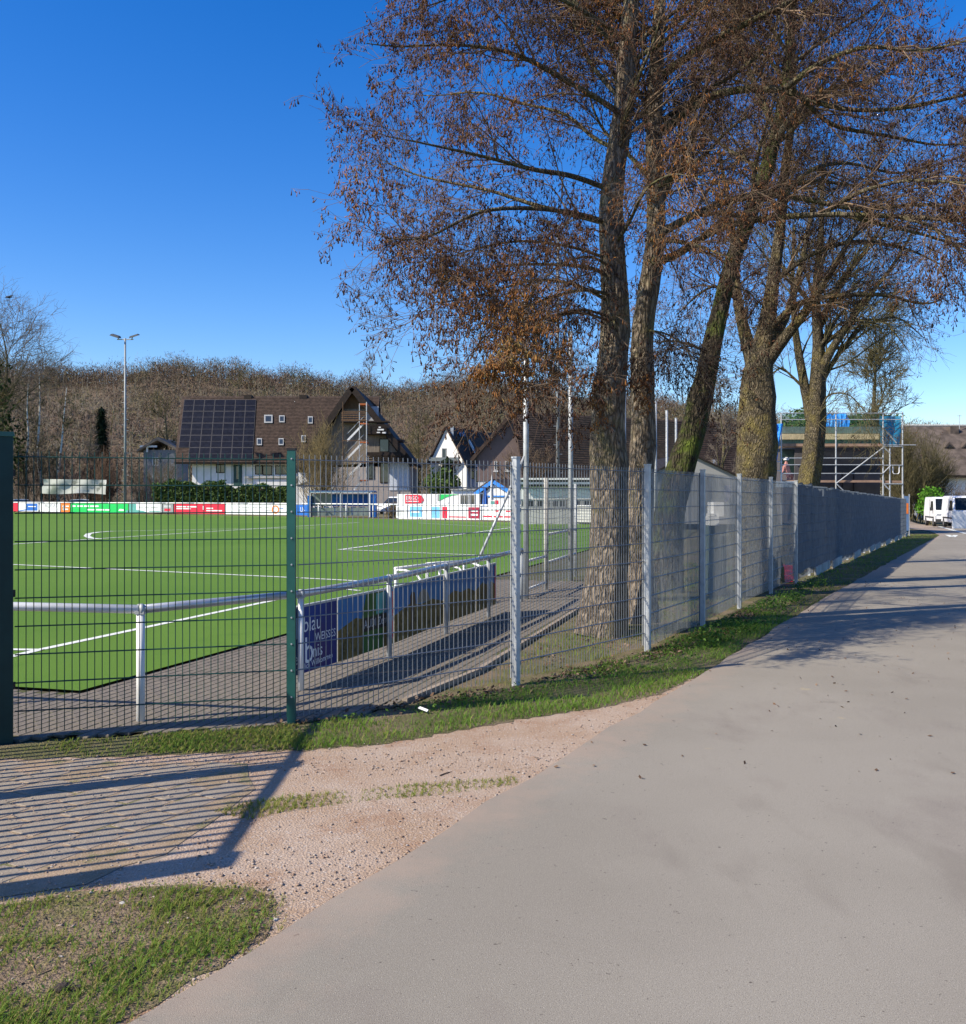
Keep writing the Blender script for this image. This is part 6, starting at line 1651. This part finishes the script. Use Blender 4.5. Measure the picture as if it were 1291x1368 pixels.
# ------------------------------------------------------------------ vehicles and small street things
m_van = M('white_van_paint', (.78, .79, .80), .3, 0, .02, 3, spec=.5)
m_vglass = M('dark_vehicle_glass', (.02, .028, .035), .08, 0, .2, 2, spec=.8)
m_bump = M('dark_bumper_plastic', (.035, .036, .038), .6)
m_lampg = M('headlight_glass', (.5, .52, .54), .15, .3)
m_rim = M('grey_wheel_rim', (.25, .26, .27), .4, .6)
def van(loc, ang, label, group):
    # local frame: +x to the front, z up; panel van 5.6 long, 2.0 wide, 2.5 high
    root = thing('van', loc, label, 'van', group)
    Mx = Matrix.Translation(Vector(loc)) @ Matrix.Rotation(ang, 4, 'Z')
    prof = [(-2.75, .45), (-2.78, 1.2), (-2.7, 2.35), (-2.55, 2.48), (1.0, 2.48), (1.35, 2.36), (2.1, 1.38), (2.62, 1.12), (2.78, .95), (2.8, .45)]
    vs = []; n = len(prof); fs = []
    for s, inn in ((-1, 0), (-1, 1), (1, 1), (1, 0)):
        for x, z in prof:
            wd = 1.0 - (.10 * max(0, (z - 1.15)) / 1.3 if not inn else .16 * max(0, z - 1.0) / 1.4)
            vs.append((x * (1 if not inn else .985), s * (wd if not inn else wd - .1), z + (.0 if not inn else .03)))
    # hull: side faces, then bevel strip and roof between inner rings
    fs.append(tuple(range(n))); fs.append(tuple(range(3 * n, 4 * n))[::-1])
    for r0_, r1_ in ((0, 1), (1, 2), (2, 3)):
        for i in range(n): j = (i + 1) % n; fs.append((r0_ * n + i, r1_ * n + i, r1_ * n + j, r0_ * n + j))
    MB(Mx).add(vs, fs).build('body', m_van, root)
    ws = MB(Mx); ws.add([(1.40, -.76, 2.33), (1.40, .76, 2.33), (2.12, .86, 1.43), (2.12, -.86, 1.43)], [(0, 3, 2, 1)]); ws.M = Mx @ Matrix.Translation((.03, 0, .03)); ws.add([(1.40, -.76, 2.33), (1.40, .76, 2.33), (2.12, .86, 1.43), (2.12, -.86, 1.43)], [(0, 3, 2, 1), (0, 1, 2, 3)]); ws.build('windscreen', m_vglass, root)
    for s in (-1, 1):
        sw = MB(Mx); q = [(.35, 1.42), (1.75, 1.42), (1.32, 2.15), (.35, 2.15)]
        sw.add([(x, s * (1.008 - .1 * (z - 1.15) / 1.3), z) for x, z in q] + [(x, s * (.99 - .1 * (z - 1.15) / 1.3), z) for x, z in q], [(0, 1, 2, 3), (7, 6, 5, 4), (0, 4, 5, 1), (1, 5, 6, 2), (2, 6, 7, 3), (3, 7, 4, 0)]); sw.build('side_window', m_vglass, root)
        MB(Mx).box((1.55, s * 1.0 - .02, 1.35), (1.72, s * 1.24 + .02, 1.62)).build('mirror', m_bump, root)
        MB(Mx).box((2.52, s * .74 - .17, .92), (2.75, s * .74 + .17, 1.12)).build('headlight', m_lampg, root)
        MB(Mx).box((-2.1, s * 1.005 - .008, .72), (2.0, s * 1.005 + .008, .84)).build('side_strip', m_bump, root)
        MB(Mx).box((.20, s * 1.003 - .008, .6), (.22, s * 1.003 + .008, 2.3)).build('door_gap', m_bump, root)
        for x in (-1.75, 1.85):
            wl = MB(Mx); wl.tube([(x, s * .80, .36), (x, s * 1.02, .36)], .36, 16); wo_ = wl.build('wheel', m_black, root)
            MB(Mx).tube([(x, s * 1.0, .36), (x, s * 1.03, .36)], .20, 10).build('rim', m_rim, wo_)
    MB(Mx).box((2.6, -.98, .34), (2.86, .98, .66)).build('bumper', m_bump, root)
    MB(Mx).box((2.66, -.5, .72), (2.815, .5, .94)).build('grille', m_bump, root)
    MB(Mx).box((2.862, -.27, .44), (2.868, .27, .55)).build('number_plate', m_wp, root)
    return root
v1 = WX(1277, 74.5); v2 = WX(1257, 80.5)
van((v1 + 1.45, 76.5, gzf(v1 + 1.45, 76.5)), math.atan2(-.95, -.26), 'white delivery van with dark windscreen, the front one at the lane end', 'white vans at the lane end')
van((v2 + 1.75, 84.0, gzf(v2 + 1.75, 84.0)), math.atan2(-.95, -.26), 'white delivery van half hidden behind the front one', 'white vans at the lane end')

ys = 66.0; xs = WX(1282, ys); zs = gzf(xs, ys)
sb = thing('sign_board', (xs, ys, zs), 'blank white sign board standing on the verge before the vans', 'sign')
MB().fbox(1272.5, 683, 1297, 706, ys, .05).build('board', m_white, sb)
for px in (1276, 1293): MB().tube([(WX(px, ys), ys + .05, zs - .1), (WX(px, ys), ys + .05, WZ(690, ys))], .03, 8).build('leg', m_galv, sb)
# painted mark on the lane
gq = lambda px, py: G(px, py, gzf(33, 63) + .006)
mk = MB()
for (a, b) in (((1266, 716.5), (1273, 721)), ((1273, 721), (1277, 717)), ((1255, 700), (1291, 714))):
    p, q = gq(*a), gq(*b); d = (q - p).normalized(); n_ = Vector((-d.y, d.x, 0)) * .13
    for s in range(8):
        t0, t1 = s / 8, (s + 1) / 8; c0_, c1_ = p.lerp(q, t0), p.lerp(q, t1)
        mk.add([(v.x, v.y, gzf(v.x, v.y) + .008) for v in (c0_ - n_, c1_ - n_, c1_ + n_, c0_ + n_)], [(0, 1, 2, 3)])
mk.build('road_marking', m_line, kind='structure')

def car(loc, ang, label, group):
    root = thing('parked_car', loc, label, 'car', group)
    Mx = Matrix.Translation(Vector(loc)) @ Matrix.Rotation(ang, 4, 'Z')
    def hull(prof, wd, taper, mat, name):
        n = len(prof); vs = [(x, -wd + taper * max(0, z - .9), z) for x, z in prof] + [(x, wd - taper * max(0, z - .9), z) for x, z in prof]
        MB(Mx).add(vs, [tuple(range(n)), tuple(range(n, 2 * n))[::-1]] + [(i, n + i, n + (i + 1) % n, (i + 1) % n) for i in range(n)]).build(name, mat, root)
    hull([(-2.1, .3), (-2.15, .8), (-1.9, .95), (1.0, .95), (2.0, .78), (2.12, .5), (2.1, .3)], .88, 0, m_van, 'body')
    hull([(-1.85, .955), (-1.45, 1.42), (-.3, 1.5), (.3, 1.44), (1.05, .955)], .84, .25, m_vglass, 'windows')
    hull([(-1.5, 1.425), (-1.3, 1.5), (-.3, 1.56), (.2, 1.52), (.35, 1.445), (-.3, 1.505)], .72, .0, m_van, 'roof')
    for s in (-1, 1):
        for x in (-1.35, 1.35):
            o_ = MB(Mx).tube([(x, s * .7, .31), (x, s * .9, .31)], .31, 14).build('wheel', m_black, root); MB(Mx).tube([(x, s * .89, .31), (x, s * .91, .31)], .18, 10).build('rim', m_rim, o_)
        MB(Mx).box((1.85, s * .62 - .15, .6), (2.08, s * .62 + .15, .74)).build('headlight', m_lampg, root)
car((WX(32, 114), 114, 0), .15, 'white car behind the far barrier near the birch trees', 'white cars behind the far barrier')
car((WX(114, 107.5), 107.5, 0), .25, 'white car behind the far barrier under the camouflage sheet', 'white cars behind the far barrier')
car((WX(530, 88), 88, .25), R(250), 'white car nosing out left of the red ERGO sign', None)
cs = thing('camouflage_sheet', (WX(102, 110.5), 110.5, 0), 'pale camouflage sheet stretched on posts behind the far barrier', 'tarp')
rr = random.Random(4); vs = []; nu, nv = 14, 5
for i in range(nu + 1):
    for j in range(nv + 1):
        u, v = i / nu, j / nv; p = W(58 + 84 * u - (3 if v > .5 else 0) * (1 - u), 640 + 1.0 * u + 19 * v + 1.0 * math.sin(u * 7) * v, 110.5); p.y += .15 * math.sin(u * 15 + v * 3) + rr.uniform(-.06, .06); vs.append(p)
m_camo = mix_layers('pale_camouflage', [(.46, .47, .41), (.26, .29, .22, .45, .52, .62, 4, 2.0), (.12, .13, .10, .5, .60, .68, 4, 7.0), (.60, .60, .55, .8, .58, .66, 3, 4.0)], .9, .2, 6)
MB().add(vs, [(i * (nv + 1) + j, i * (nv + 1) + j + 1, (i + 1) * (nv + 1) + j + 1, (i + 1) * (nv + 1) + j) for i in range(nu) for j in range(nv)]).build('sheet', m_camo, cs, smooth=True)
for px in (58, 100, 141): MB().tube([(WX(px, 110.5), 110.7, 0), (WX(px, 110.5), 110.7, WZ(641, 110.5))], .05, 6).build('post', m_wood, cs)

# things stored behind the torn screen
Yb = 17.2
bx = thing('box_stack', (WX(962, Yb), Yb, gzf(WX(962, Yb), Yb)), 'white plastic boxes stepped up behind the torn grey screen', 'boxes')
zt0 = gzf(WX(962, Yb), Yb)
MB().fbox(948, 690, 961, 702, Yb - .05, .5).build('lower_box', m_white, bx); MB().fbox(954, 671, 967, 690, Yb, .5).build('upper_box', m_white, bx); MB().fbox(949, 686, 955, 689.5, Yb - .02, .3).build('lid', m_white, bx)
MB().box((WX(946, Yb), Yb - .1, zt0), (WX(969, Yb), Yb + .7, WZ(702, Yb) - .003)).build('base_box', M('dull_green_plastic', (.10, .14, .12), .7), bx)
pp_ = thing('paper_notice', (WX(973, 15.0), 14.96, WZ(672, 15.0)), 'pinkish white paper notice hung near the top of the torn screen', 'notice')
MB().prism([W(968, 648, 15.0), W(977.5, 648, 15.0), W(976.5, 662, 15.0), W(973, 670, 15.0), W(968.5, 671, 15.0), W(967.5, 657, 15.0)], (0, .004, 0)).build('sheet', M('pink_white_paper', (.66, .62, .65), .8), pp_)
rc = thing('red_crate', (WX(1041, 20.2), 20.2, gzf(WX(1041, 20.2), 20.2)), 'red plastic crate glimpsed low behind the translucent screen', 'crate')
zc = gzf(WX(1041, 20.2), 20.2); xc = WX(1041, 20.2)
q = MB(); q.box((xc - .22, 20.0, zc), (xc + .22, 20.4, zc + .04))
for a in range(3):
    z_ = zc + .05 + a * .1; q.box((xc - .24, 19.98, z_), (xc + .24, 20.0, z_ + .07)); q.box((xc - .24, 20.4, z_), (xc + .24, 20.42, z_ + .07)); q.box((xc - .24, 20.0, z_), (xc - .22, 20.4, z_ + .07)); q.box((xc + .22, 20.0, z_), (xc + .24, 20.4, z_ + .07))
q.build('crate_body', m_red, rc)

# bird
bp_ = W(12, 397, 40)
bd = thing('bird', bp_, 'small dark bird flying in the clear sky at the picture edge', 'bird')
MB().tube([bp_ + Vector((-.14, 0, .0)), bp_ + Vector((-.08, 0, .01)), bp_ + Vector((.02, 0, .0)), bp_ + Vector((.1, 0, .01)), bp_ + Vector((.15, 0, .0))], [.008, .04, .05, .035, .006], 8).build('body', m_black, bd)
MB().prism([bp_ + Vector((-.05, .02, .03)), bp_ + Vector((.05, .02, .03)), bp_ + Vector((.09, .22, .12)), bp_ + Vector((.02, .30, .16))], (0, .0, .012)).build('wing', m_black, bd)
MB().prism([bp_ + Vector((-.05, -.02, .03)), bp_ + Vector((-.03, -.28, -.10)), bp_ + Vector((.05, -.2, -.06)), bp_ + Vector((.05, -.02, .03))], (0, .0, .012)).build('wing', m_black, bd)

# ------------------------------------------------------------------ grass, weeds, gravel, litter
m_blade = tint_mat('grass_blades', [(0.0, (0.42, 0.33, 0.15)), (0.22, (0.33, 0.295, 0.09)), (0.42, (0.24, 0.28, 0.055)), (0.75, (0.15, 0.275, 0.038)), (1.0, (0.20, 0.35, 0.055))], .7, trans=.5)
m_weed = tint_mat('weed_leaves', [(0.0, (0.05, 0.11, 0.02)), (0.6, (0.09, 0.19, 0.028)), (1.0, (0.16, 0.25, 0.05))], .65, trans=.3)
m_litter = tint_mat('dead_leaves', [(0.0, (0.055, 0.035, 0.025)), (0.5, (0.13, 0.080, 0.050)), (1.0, (0.24, 0.17, 0.115))], .9)

def sn(x, y, s, ph):   # cheap smooth pattern in -1..1 for patchiness
    return (np.sin(x * s + ph) * np.cos(y * s * 1.13 - ph * 2) + .6 * np.sin((x + y) * s * 1.9 + ph * 3) * np.cos((x - y) * s * 1.7 + ph)) / 1.6

def pip(X, Y, poly):
    c = np.zeros(len(X), bool); n = len(poly)
    for i in range(n):
        x0, y0 = poly[i][0], poly[i][1]; x1, y1 = poly[(i + 1) % n][0], poly[(i + 1) % n][1]
        if y0 == y1: continue
        k = ((y0 > Y) != (y1 > Y)) & (X < (x1 - x0) * (Y - y0) / (y1 - y0) + x0); c ^= k
    return c

def blades(name, poly, n, h, wd, seed, dry=0.0, thin=0.0, label=None, z=-.03, patch=2.2, edge=.7):
    rg = np.random.default_rng(seed); P = np.array([(p[0], p[1]) for p in poly]); lo = P.min(0); hi = P.max(0)
    X = rg.uniform(lo[0], hi[0], n * 3); Y = rg.uniform(lo[1], hi[1], n * 3)
    k = pip(X, Y, poly); X = X[k]; Y = Y[k]
    dens = sn(X, Y, patch, seed) + .5 * sn(X, Y, patch * 3.3, seed + 2) + rg.normal(0, .35, len(X))
    ed = np.full(len(X), 9.0)
    for (ax, ay), (bx_, by_) in zip(P, np.roll(P, -1, 0)):
        ll = max(1e-6, (bx_ - ax) ** 2 + (by_ - ay) ** 2); tq = np.clip(((X - ax) * (bx_ - ax) + (Y - ay) * (by_ - ay)) / ll, 0, 1)
        ed = np.minimum(ed, np.hypot(X - ax - tq * (bx_ - ax), Y - ay - tq * (by_ - ay)))
    dens = dens - edge * np.exp(-ed / .05)
    k = dens > thin; X = X[k][:n]; Y = Y[k][:n]; dn = dens[k][:n]; m = len(X)
    # gather the blades into tufts
    tx = np.round(X / .05) * .05 + .02 * np.sin(Y * 40); X = X * .6 + tx * .4
    H = rg.uniform(h[0], h[1], m) * np.clip(.65 + .35 * dn, .45, 1.3); a = rg.uniform(0, 6.28, m); lean = rg.uniform(.4, 1.8, m) * H
    w_ = rg.uniform(wd[0], wd[1], m)
    zz = gz(X, Y) + z
    dx, dy = np.cos(a), np.sin(a)
    B1 = np.stack([X - dy * w_, Y + dx * w_, zz], 1); B2 = np.stack([X + dy * w_, Y - dx * w_, zz], 1)
    mx, my = X + dx * lean * .35, Y + dy * lean * .35
    M1 = np.stack([mx - dy * w_ * .7, my + dx * w_ * .7, zz + H * .6], 1); M2 = np.stack([mx + dy * w_ * .7, my - dx * w_ * .7, zz + H * .6], 1)
    T = np.stack([X + dx * lean, Y + dy * lean, zz + H * rg.uniform(.75, 1.05, m)], 1)
    V = np.stack([B1, B2, M2, M1, T], 1).reshape(-1, 3)
    i = np.arange(m)[:, None] * 5
    tri = np.concatenate([i + [[0, 1, 2]], i + [[0, 2, 3]], i + [[3, 2, 4]]], 1).reshape(-1, 3)
    t = np.clip(.62 + .20 * sn(X, Y, 1.3, seed + 5) + .12 * dn - dry + rg.normal(0, .16, m), 0, 1)
    t = np.where(rg.uniform(size=m) < .10 + dry * .3, rg.uniform(0, .25, m), t)
    return npmesh(name, V, tri, m_blade, tint=np.repeat(t, 3), kind='stuff', label=label, category='grass')

def leaves_flat(name, poly, n, s, mat, seed, label, h=(0, .1), patch=2.5, thin=.2, z=-.03, cat='plants'):
    rg = np.random.default_rng(seed); P = np.array([(p[0], p[1]) for p in poly]); lo = P.min(0); hi = P.max(0)
    X = rg.uniform(lo[0], hi[0], n * 4); Y = rg.uniform(lo[1], hi[1], n * 4); k = pip(X, Y, poly); X, Y = X[k], Y[k]
    k = sn(X, Y, patch, seed) + rg.normal(0, .25, len(X)) > thin; X = X[k][:n]; Y = Y[k][:n]; m = len(X)
    c = np.stack([X, Y, gz(X, Y) + z + .006 + rg.uniform(h[0], h[1], m) ** 1.0], 1)
    nrm = np.array([0, 0, 1.0]) + rg.normal(0, .5, (m, 3)); nrm /= np.linalg.norm(nrm, axis=1, keepdims=True)
    u = np.cross(nrm, rg.normal(size=(m, 3))); u /= np.linalg.norm(u, axis=1, keepdims=True); v = np.cross(nrm, u)
    S = rg.uniform(s[0], s[1], (m, 1))
    V = np.stack([c - u * S, c + v * S * .6, c + u * S, c - v * S * .6], 1).reshape(-1, 3)
    return npmesh(name, V, np.arange(4 * m).reshape(-1, 4), mat, tint=rg.uniform(0, 1, m), kind='stuff', label=label, category=cat)

near_grass = [G(*p).xy for p in [(-420, 1232), (0, 1205), (60, 1194), (150, 1186), (250, 1180), (330, 1183), (378, 1200), (366, 1232), (328, 1262)]] + [(road_l(3.75) - .02, 3.75), (road_l(3.3) - .03, 3.3), (road_l(2.6) - .02, 2.6), (-3.3, 2.6)]
m_trod = mix_layers('trodden_brown_soil', [(.225, .165, .112), (.15, .145, .055, 3.0, .5, .64, 6, 3.0), (.30, .225, .155, 9, .52, .7, 4, 9.0), (.10, .072, .05, 48, .56, .7, 3, 5.0)], .95, .9, 70, .03)
near_soil = sheet('near_verge_soil', rough_edge(near_grass, .07, .035, 8), -.0116, m_trod, kind='structure')
blades('near_grass', near_grass, 40000, (.012, .042), (.0011, .0026), 41, .08, -.06, 'short green and dry grass in the near corner beside the lane', z=-.010, patch=3.0)
near_wide = [G(*p).xy for p in [(-420, 1218), (0, 1196), (60, 1186), (150, 1178), (250, 1171), (335, 1174), (392, 1198), (384, 1236), (345, 1262)]] + [(road_l(3.75) + .03, 3.75), (road_l(3.3) + .03, 3.3), (road_l(2.6) + .03, 2.6), (-3.3, 2.6)]
blades('near_grass_sparse', near_wide, 9000, (.012, .036), (.0012, .0024), 42, .38, -1.6, 'dry sparse grass over bare soil in the near corner', z=-.010)
leaves_flat('weed_patch', near_grass, 1500, (.004, .010), m_weed, 57, 'small broad weed leaves among the near corner grass', (0, .025), z=-.010)
leaves_flat('leaf_litter', near_wide, 700, (.004, .013), m_litter, 58, 'dead leaf bits among the near corner grass', (0, .02), thin=-.5, z=-.009, cat='leaf litter')
strip_a = [G(*p).xy for p in [(-200, 1008), (0, 1012), (130, 1009), (300, 1003), (420, 1000), (405, 965), (250, 975), (120, 985), (0, 992), (-200, 985)]]
sheet('verge_soil', rough_edge(strip_a, .08, .03, 9), -.0118, m_ground, kind='structure')
blades('verge_grass', strip_a, 11000, (.018, .05), (.0016, .0036), 43, .12, -.1, 'mossy grass strip under the green fence', z=-.012)
strip_b = [G(*p).xy for p in [(400, 1000), (520, 991), (600, 976), (700, 958), (800, 944), (880, 926)]] + [(road_l(9.6) + .02, 9.6), (road_l(11.5), 11.5), (road_l(14), 14), (4.0, 15.0), (2.9, 12.9), (1.82, 10.8), (.30, 8.85), (-.6, 8.0), (-1.4, 7.35)]
sheet('verge_soil', rough_edge(strip_b, .06, .035, 10), -.0114, m_ground, kind='structure')
blades('verge_grass', strip_b, 46000, (.025, .085), (.0016, .0038), 44, -.16, -.45, 'fresh green grass verge under the first silver fence panels', z=-.012)
strip_c = [(road_l(13.9), 13.9), (road_l(20), 20), (road_l(30), 30), (road_l(42), 42), (road_l(57), 57), (24.9, 57), (18.3, 43.6), (11.6, 30.3), (6.4, 19.9), (3.98, 15.0)]
blades('verge_grass', strip_c, 52000, (.03, .10), (.003, .007), 45, .02, -.4, 'grass verge running along the foot of the grey screen')
tongue = [G(*p).xy for p in [(285, 1082), (350, 1066), (450, 1055), (560, 1044), (690, 1036), (690, 1046), (600, 1058), (500, 1066), (400, 1078), (330, 1092)]]
blades('grass_tongue', tongue, 4200, (.012, .04), (.0014, .003), 46, .22, -.6, 'thin dry grass tongue crossing the gravel', z=-.016, edge=0)
tree_grass = [(-.5, 8.1), (.30, 9.05), (1.8, 11.0), (2.86, 13.0), (3.9, 15.3), (6.3, 20), (8.5, 25), (5.0, 26), (1.85, 15.8), (.1, 9.5)]
blades('tree_grass', tree_grass, 36000, (.03, .10), (.0018, .004), 47, .10, -.1, 'thin grass round the alder trunks inside the fence')
leaves_flat('weed_patch', [(1.95, 10.75), (3.0, 12.6), (4.1, 14.8), (6.5, 19.5), (6.9, 19.4), (road_l(15) - .25, 15), (road_l(12.5) - .2, 12.5), (road_l(11) - .3, 11.0)], 15000, (.012, .03), m_weed, 51, 'leafy green weeds along the foot of the silver fence', (0.0, .13), z=-.012)
leaves_flat('weed_patch', [(-1.4, 7.0), (-1.2, 7.45), (-.3, 8.2), (1.7, 10.5), (2.3, 10.3), (1.2, 9.0), (.2, 8.2)], 2600, (.008, .02), m_weed, 52, 'low weeds in the grass beside the green fence post', (0, .06), z=-.012)
leaves_flat('leaf_litter', [(-1.9, 7.1), (-1.3, 7.55), (-.5, 8.25), (.35, 8.95), (1.8, 10.75), (3.0, 12.9), (3.9, 14.7), (4.15, 14.5), (3.2, 12.4), (2.15, 10.6), (.9, 8.95), (.0, 8.2), (-.8, 7.55)], 9000, (.010, .028), m_litter, 53, 'brown dead leaves and catkins lying under the fence', (0, .03), cat='leaf litter', z=-.008, thin=-.1)
leaves_flat('leaf_litter', tree_grass, 6000, (.01, .03), m_litter, 54, 'brown leaf litter round the alder trunks', (0, .03), cat='leaf litter')
# fallen twigs and leaf bits on the lane
leaves_flat('lane_litter', [(.2, 5.8), (5, 6), (14, 20), (7.7, 20)], 520, (.006, .02), m_litter, 55, 'scattered brown leaf bits on the asphalt', (0, .004), thin=-2, z=.0, cat='leaf litter')

m_stone = tint_mat('gravel_stones', [(0.0, (0.24, 0.155, 0.11)), (0.4, (0.33, 0.24, 0.18)), (0.7, (0.36, 0.30, 0.25)), (1.0, (0.46, 0.41, 0.37))], .9)
ico = np.array([(0, 0, .95), (1, 0, .1), (.31, .95, 0), (-.81, .59, .15), (-.81, -.59, -.05), (.31, -.95, .1), (0, 0, -.8)])
icf = np.array([(0, 1, 2), (0, 2, 3), (0, 3, 4), (0, 4, 5), (0, 5, 1), (6, 2, 1), (6, 3, 2), (6, 4, 3), (6, 5, 4), (6, 1, 5)])
def stones(poly, n, s, seed, dens_fn=None, z=-.012):
    rg = np.random.default_rng(seed); P = np.array([(p[0], p[1]) for p in poly]); lo = P.min(0); hi = P.max(0)
    X = rg.uniform(lo[0], hi[0], n * 6); Y = rg.uniform(lo[1], hi[1], n * 6); k = pip(X, Y, poly)
    if dens_fn is not None: k &= dens_fn(X, Y, rg)
    X = X[k][:n]; Y = Y[k][:n]; m = len(X)
    sz = s[0] + (s[1] - s[0]) * rg.uniform(0, 1, m) ** 3
    sc = sz[:, None] * rg.uniform(.6, 1.3, (m, 3)) * np.array([1, 1, .5]); sh = 1 + rg.normal(0, .22, (m, 7, 1)); a = rg.uniform(0, 6.28, m)
    V = ico[None] * sh * sc[:, None]
    V = np.stack([V[..., 0] * np.cos(a)[:, None] - V[..., 1] * np.sin(a)[:, None], V[..., 0] * np.sin(a)[:, None] + V[..., 1] * np.cos(a)[:, None], V[..., 2]], -1)
    V += np.stack([X, Y, z + sz * .25], 1)[:, None]
    t = np.clip(.5 + rg.normal(0, .25, m), 0, 1)
    return V.reshape(-1, 3), (np.arange(m)[:, None, None] * 7 + icf[None]).reshape(-1, 3), np.repeat(t, 10)
def near_band(X, Y, rg):
    # gravel gathers along the asphalt edge and along the near grass
    d1 = np.abs(X - road_l(Y)); 
    py = 665 + 2210 / np.maximum(Y, .5)
    return rg.uniform(size=len(X)) < np.clip(.18 + 1.0 * np.exp(-((py - 1165) / 30) ** 2) + .7 * np.exp(-((py - 1015) / 16) ** 2) + .35 * np.exp(-d1 / .25), 0, 1)
Va, Fa, ta = stones(ap, 8000, (.0018, .0108), 61, near_band)
Vb, Fb, tb = stones(slab_area, 700, (.002, .009), 62, z=.0)
npmesh('gravel', np.concatenate([Va, Vb]), np.concatenate([Fa, Fb + len(Va)]), m_stone, tint=np.concatenate([ta, tb]), kind='stuff', label='loose pale gravel stones on the reddish apron', category='gravel')
Vc, Fc, tc = stones(near_grass, 120, (.003, .011), 63, z=-.009)
npmesh('gravel_bits', Vc, Fc, m_stone, tint=tc, kind='stuff', label='small stones lying in the near grass', category='gravel')

def clod(name, px, py, s, mat, label, cat, seed, parts=((0, 0, 1),)):
    c = G(px, py, -.02); root = None; rg = np.random.default_rng(seed); Vs = []; Fs = []; off = 0
    for dx, dy, sc in parts:
        bmq = bmesh.new(); bmesh.ops.create_icosphere(bmq, subdivisions=3, radius=1)
        V = np.array([v.co[:] for v in bmq.verts]); Fq = np.array([[v.index for v in f.verts] for f in bmq.faces]); bmq.free()
        V = V * (1 + .16 * np.sin(V[:, :1] * 5 + seed) * np.cos(V[:, 1:2] * 6) + rg.normal(0, .035, (len(V), 1)))
        V = V * s * sc * np.array([1, .8, .62]) + np.array([c.x + dx, c.y + dy, c.z + s * sc * .45]); Vs.append(V); Fs.append(Fq + off); off += len(V)
    return npmesh(name, np.concatenate(Vs), np.concatenate(Fs), mat, smooth=True, o=c, label=label, category=cat)
clod('soil_lump', 84, 1326, .030, m_soilmat, 'dark brown soil lump lying in the near grass', 'soil lump', 3, ((0, 0, 1), (.045, .004, .72), (-.035, -.01, .45)))
for i, (px, py, s, lab) in enumerate([(369, 1231, .012, 'pale stone at the tip of the near grass by the asphalt'), (281, 1117, .010, 'grey stone in the gravel right of the gate shadow'), (103, 1116, .013, 'dark stone on the slabs inside the striped shadow'), (164, 1209, .014, 'whitish stone at the upper edge of the near grass')]):
    clod('stone', px, py, s, m_concrete if i != 2 else m_soilmat, lab, 'stone', 10 + i)
pc = G(566, 955, -.02)
pcb = MB().prism([pc + Vector((-.045, .03, .045)), pc + Vector((-.03, .04, .055)), pc + Vector((.04, -.012, .04)), pc + Vector((.03, -.03, .03))], (0, 0, .004))
pcb.build('paper_scrap', m_white, at=pc, label='small white paper scrap in the grass under the fence', category='litter')
for i, (a, b, r_, lab) in enumerate([((36, 1281), (50, 1304), .0035, 'tan broken stalk standing up in the near grass'), ((50, 1303), (80, 1293), .003, 'thin brown twig lying flat beside the tan stalk'), ((106, 1289), (130, 1273), .004, 'dark brown stick on the bare soil patch of the near grass'), ((133, 1296), (136, 1285), .004, 'short pale stick end right of the dark stick'), ((588, 1036), (604, 1031), .004, 'small dark twig lying on the gravel')]):
    p, q = G(*a, -.01), G(*b, -.015)
    MB().tube([p, p.lerp(q, .5) + Vector((.002, 0, .004)), q], [r_, r_ * .9, r_ * .6], 6).build('stick', M('dry_stick', (.30, .20, .11) if i in (0, 1, 3) else (.09, .06, .04), .9), at=p, label=lab, category='stick')

print('objects', len(bpy.data.objects), 'tris', sum(len(o.data.loops) - 2 * len(o.data.polygons) for o in bpy.data.objects if o.type == 'MESH'))
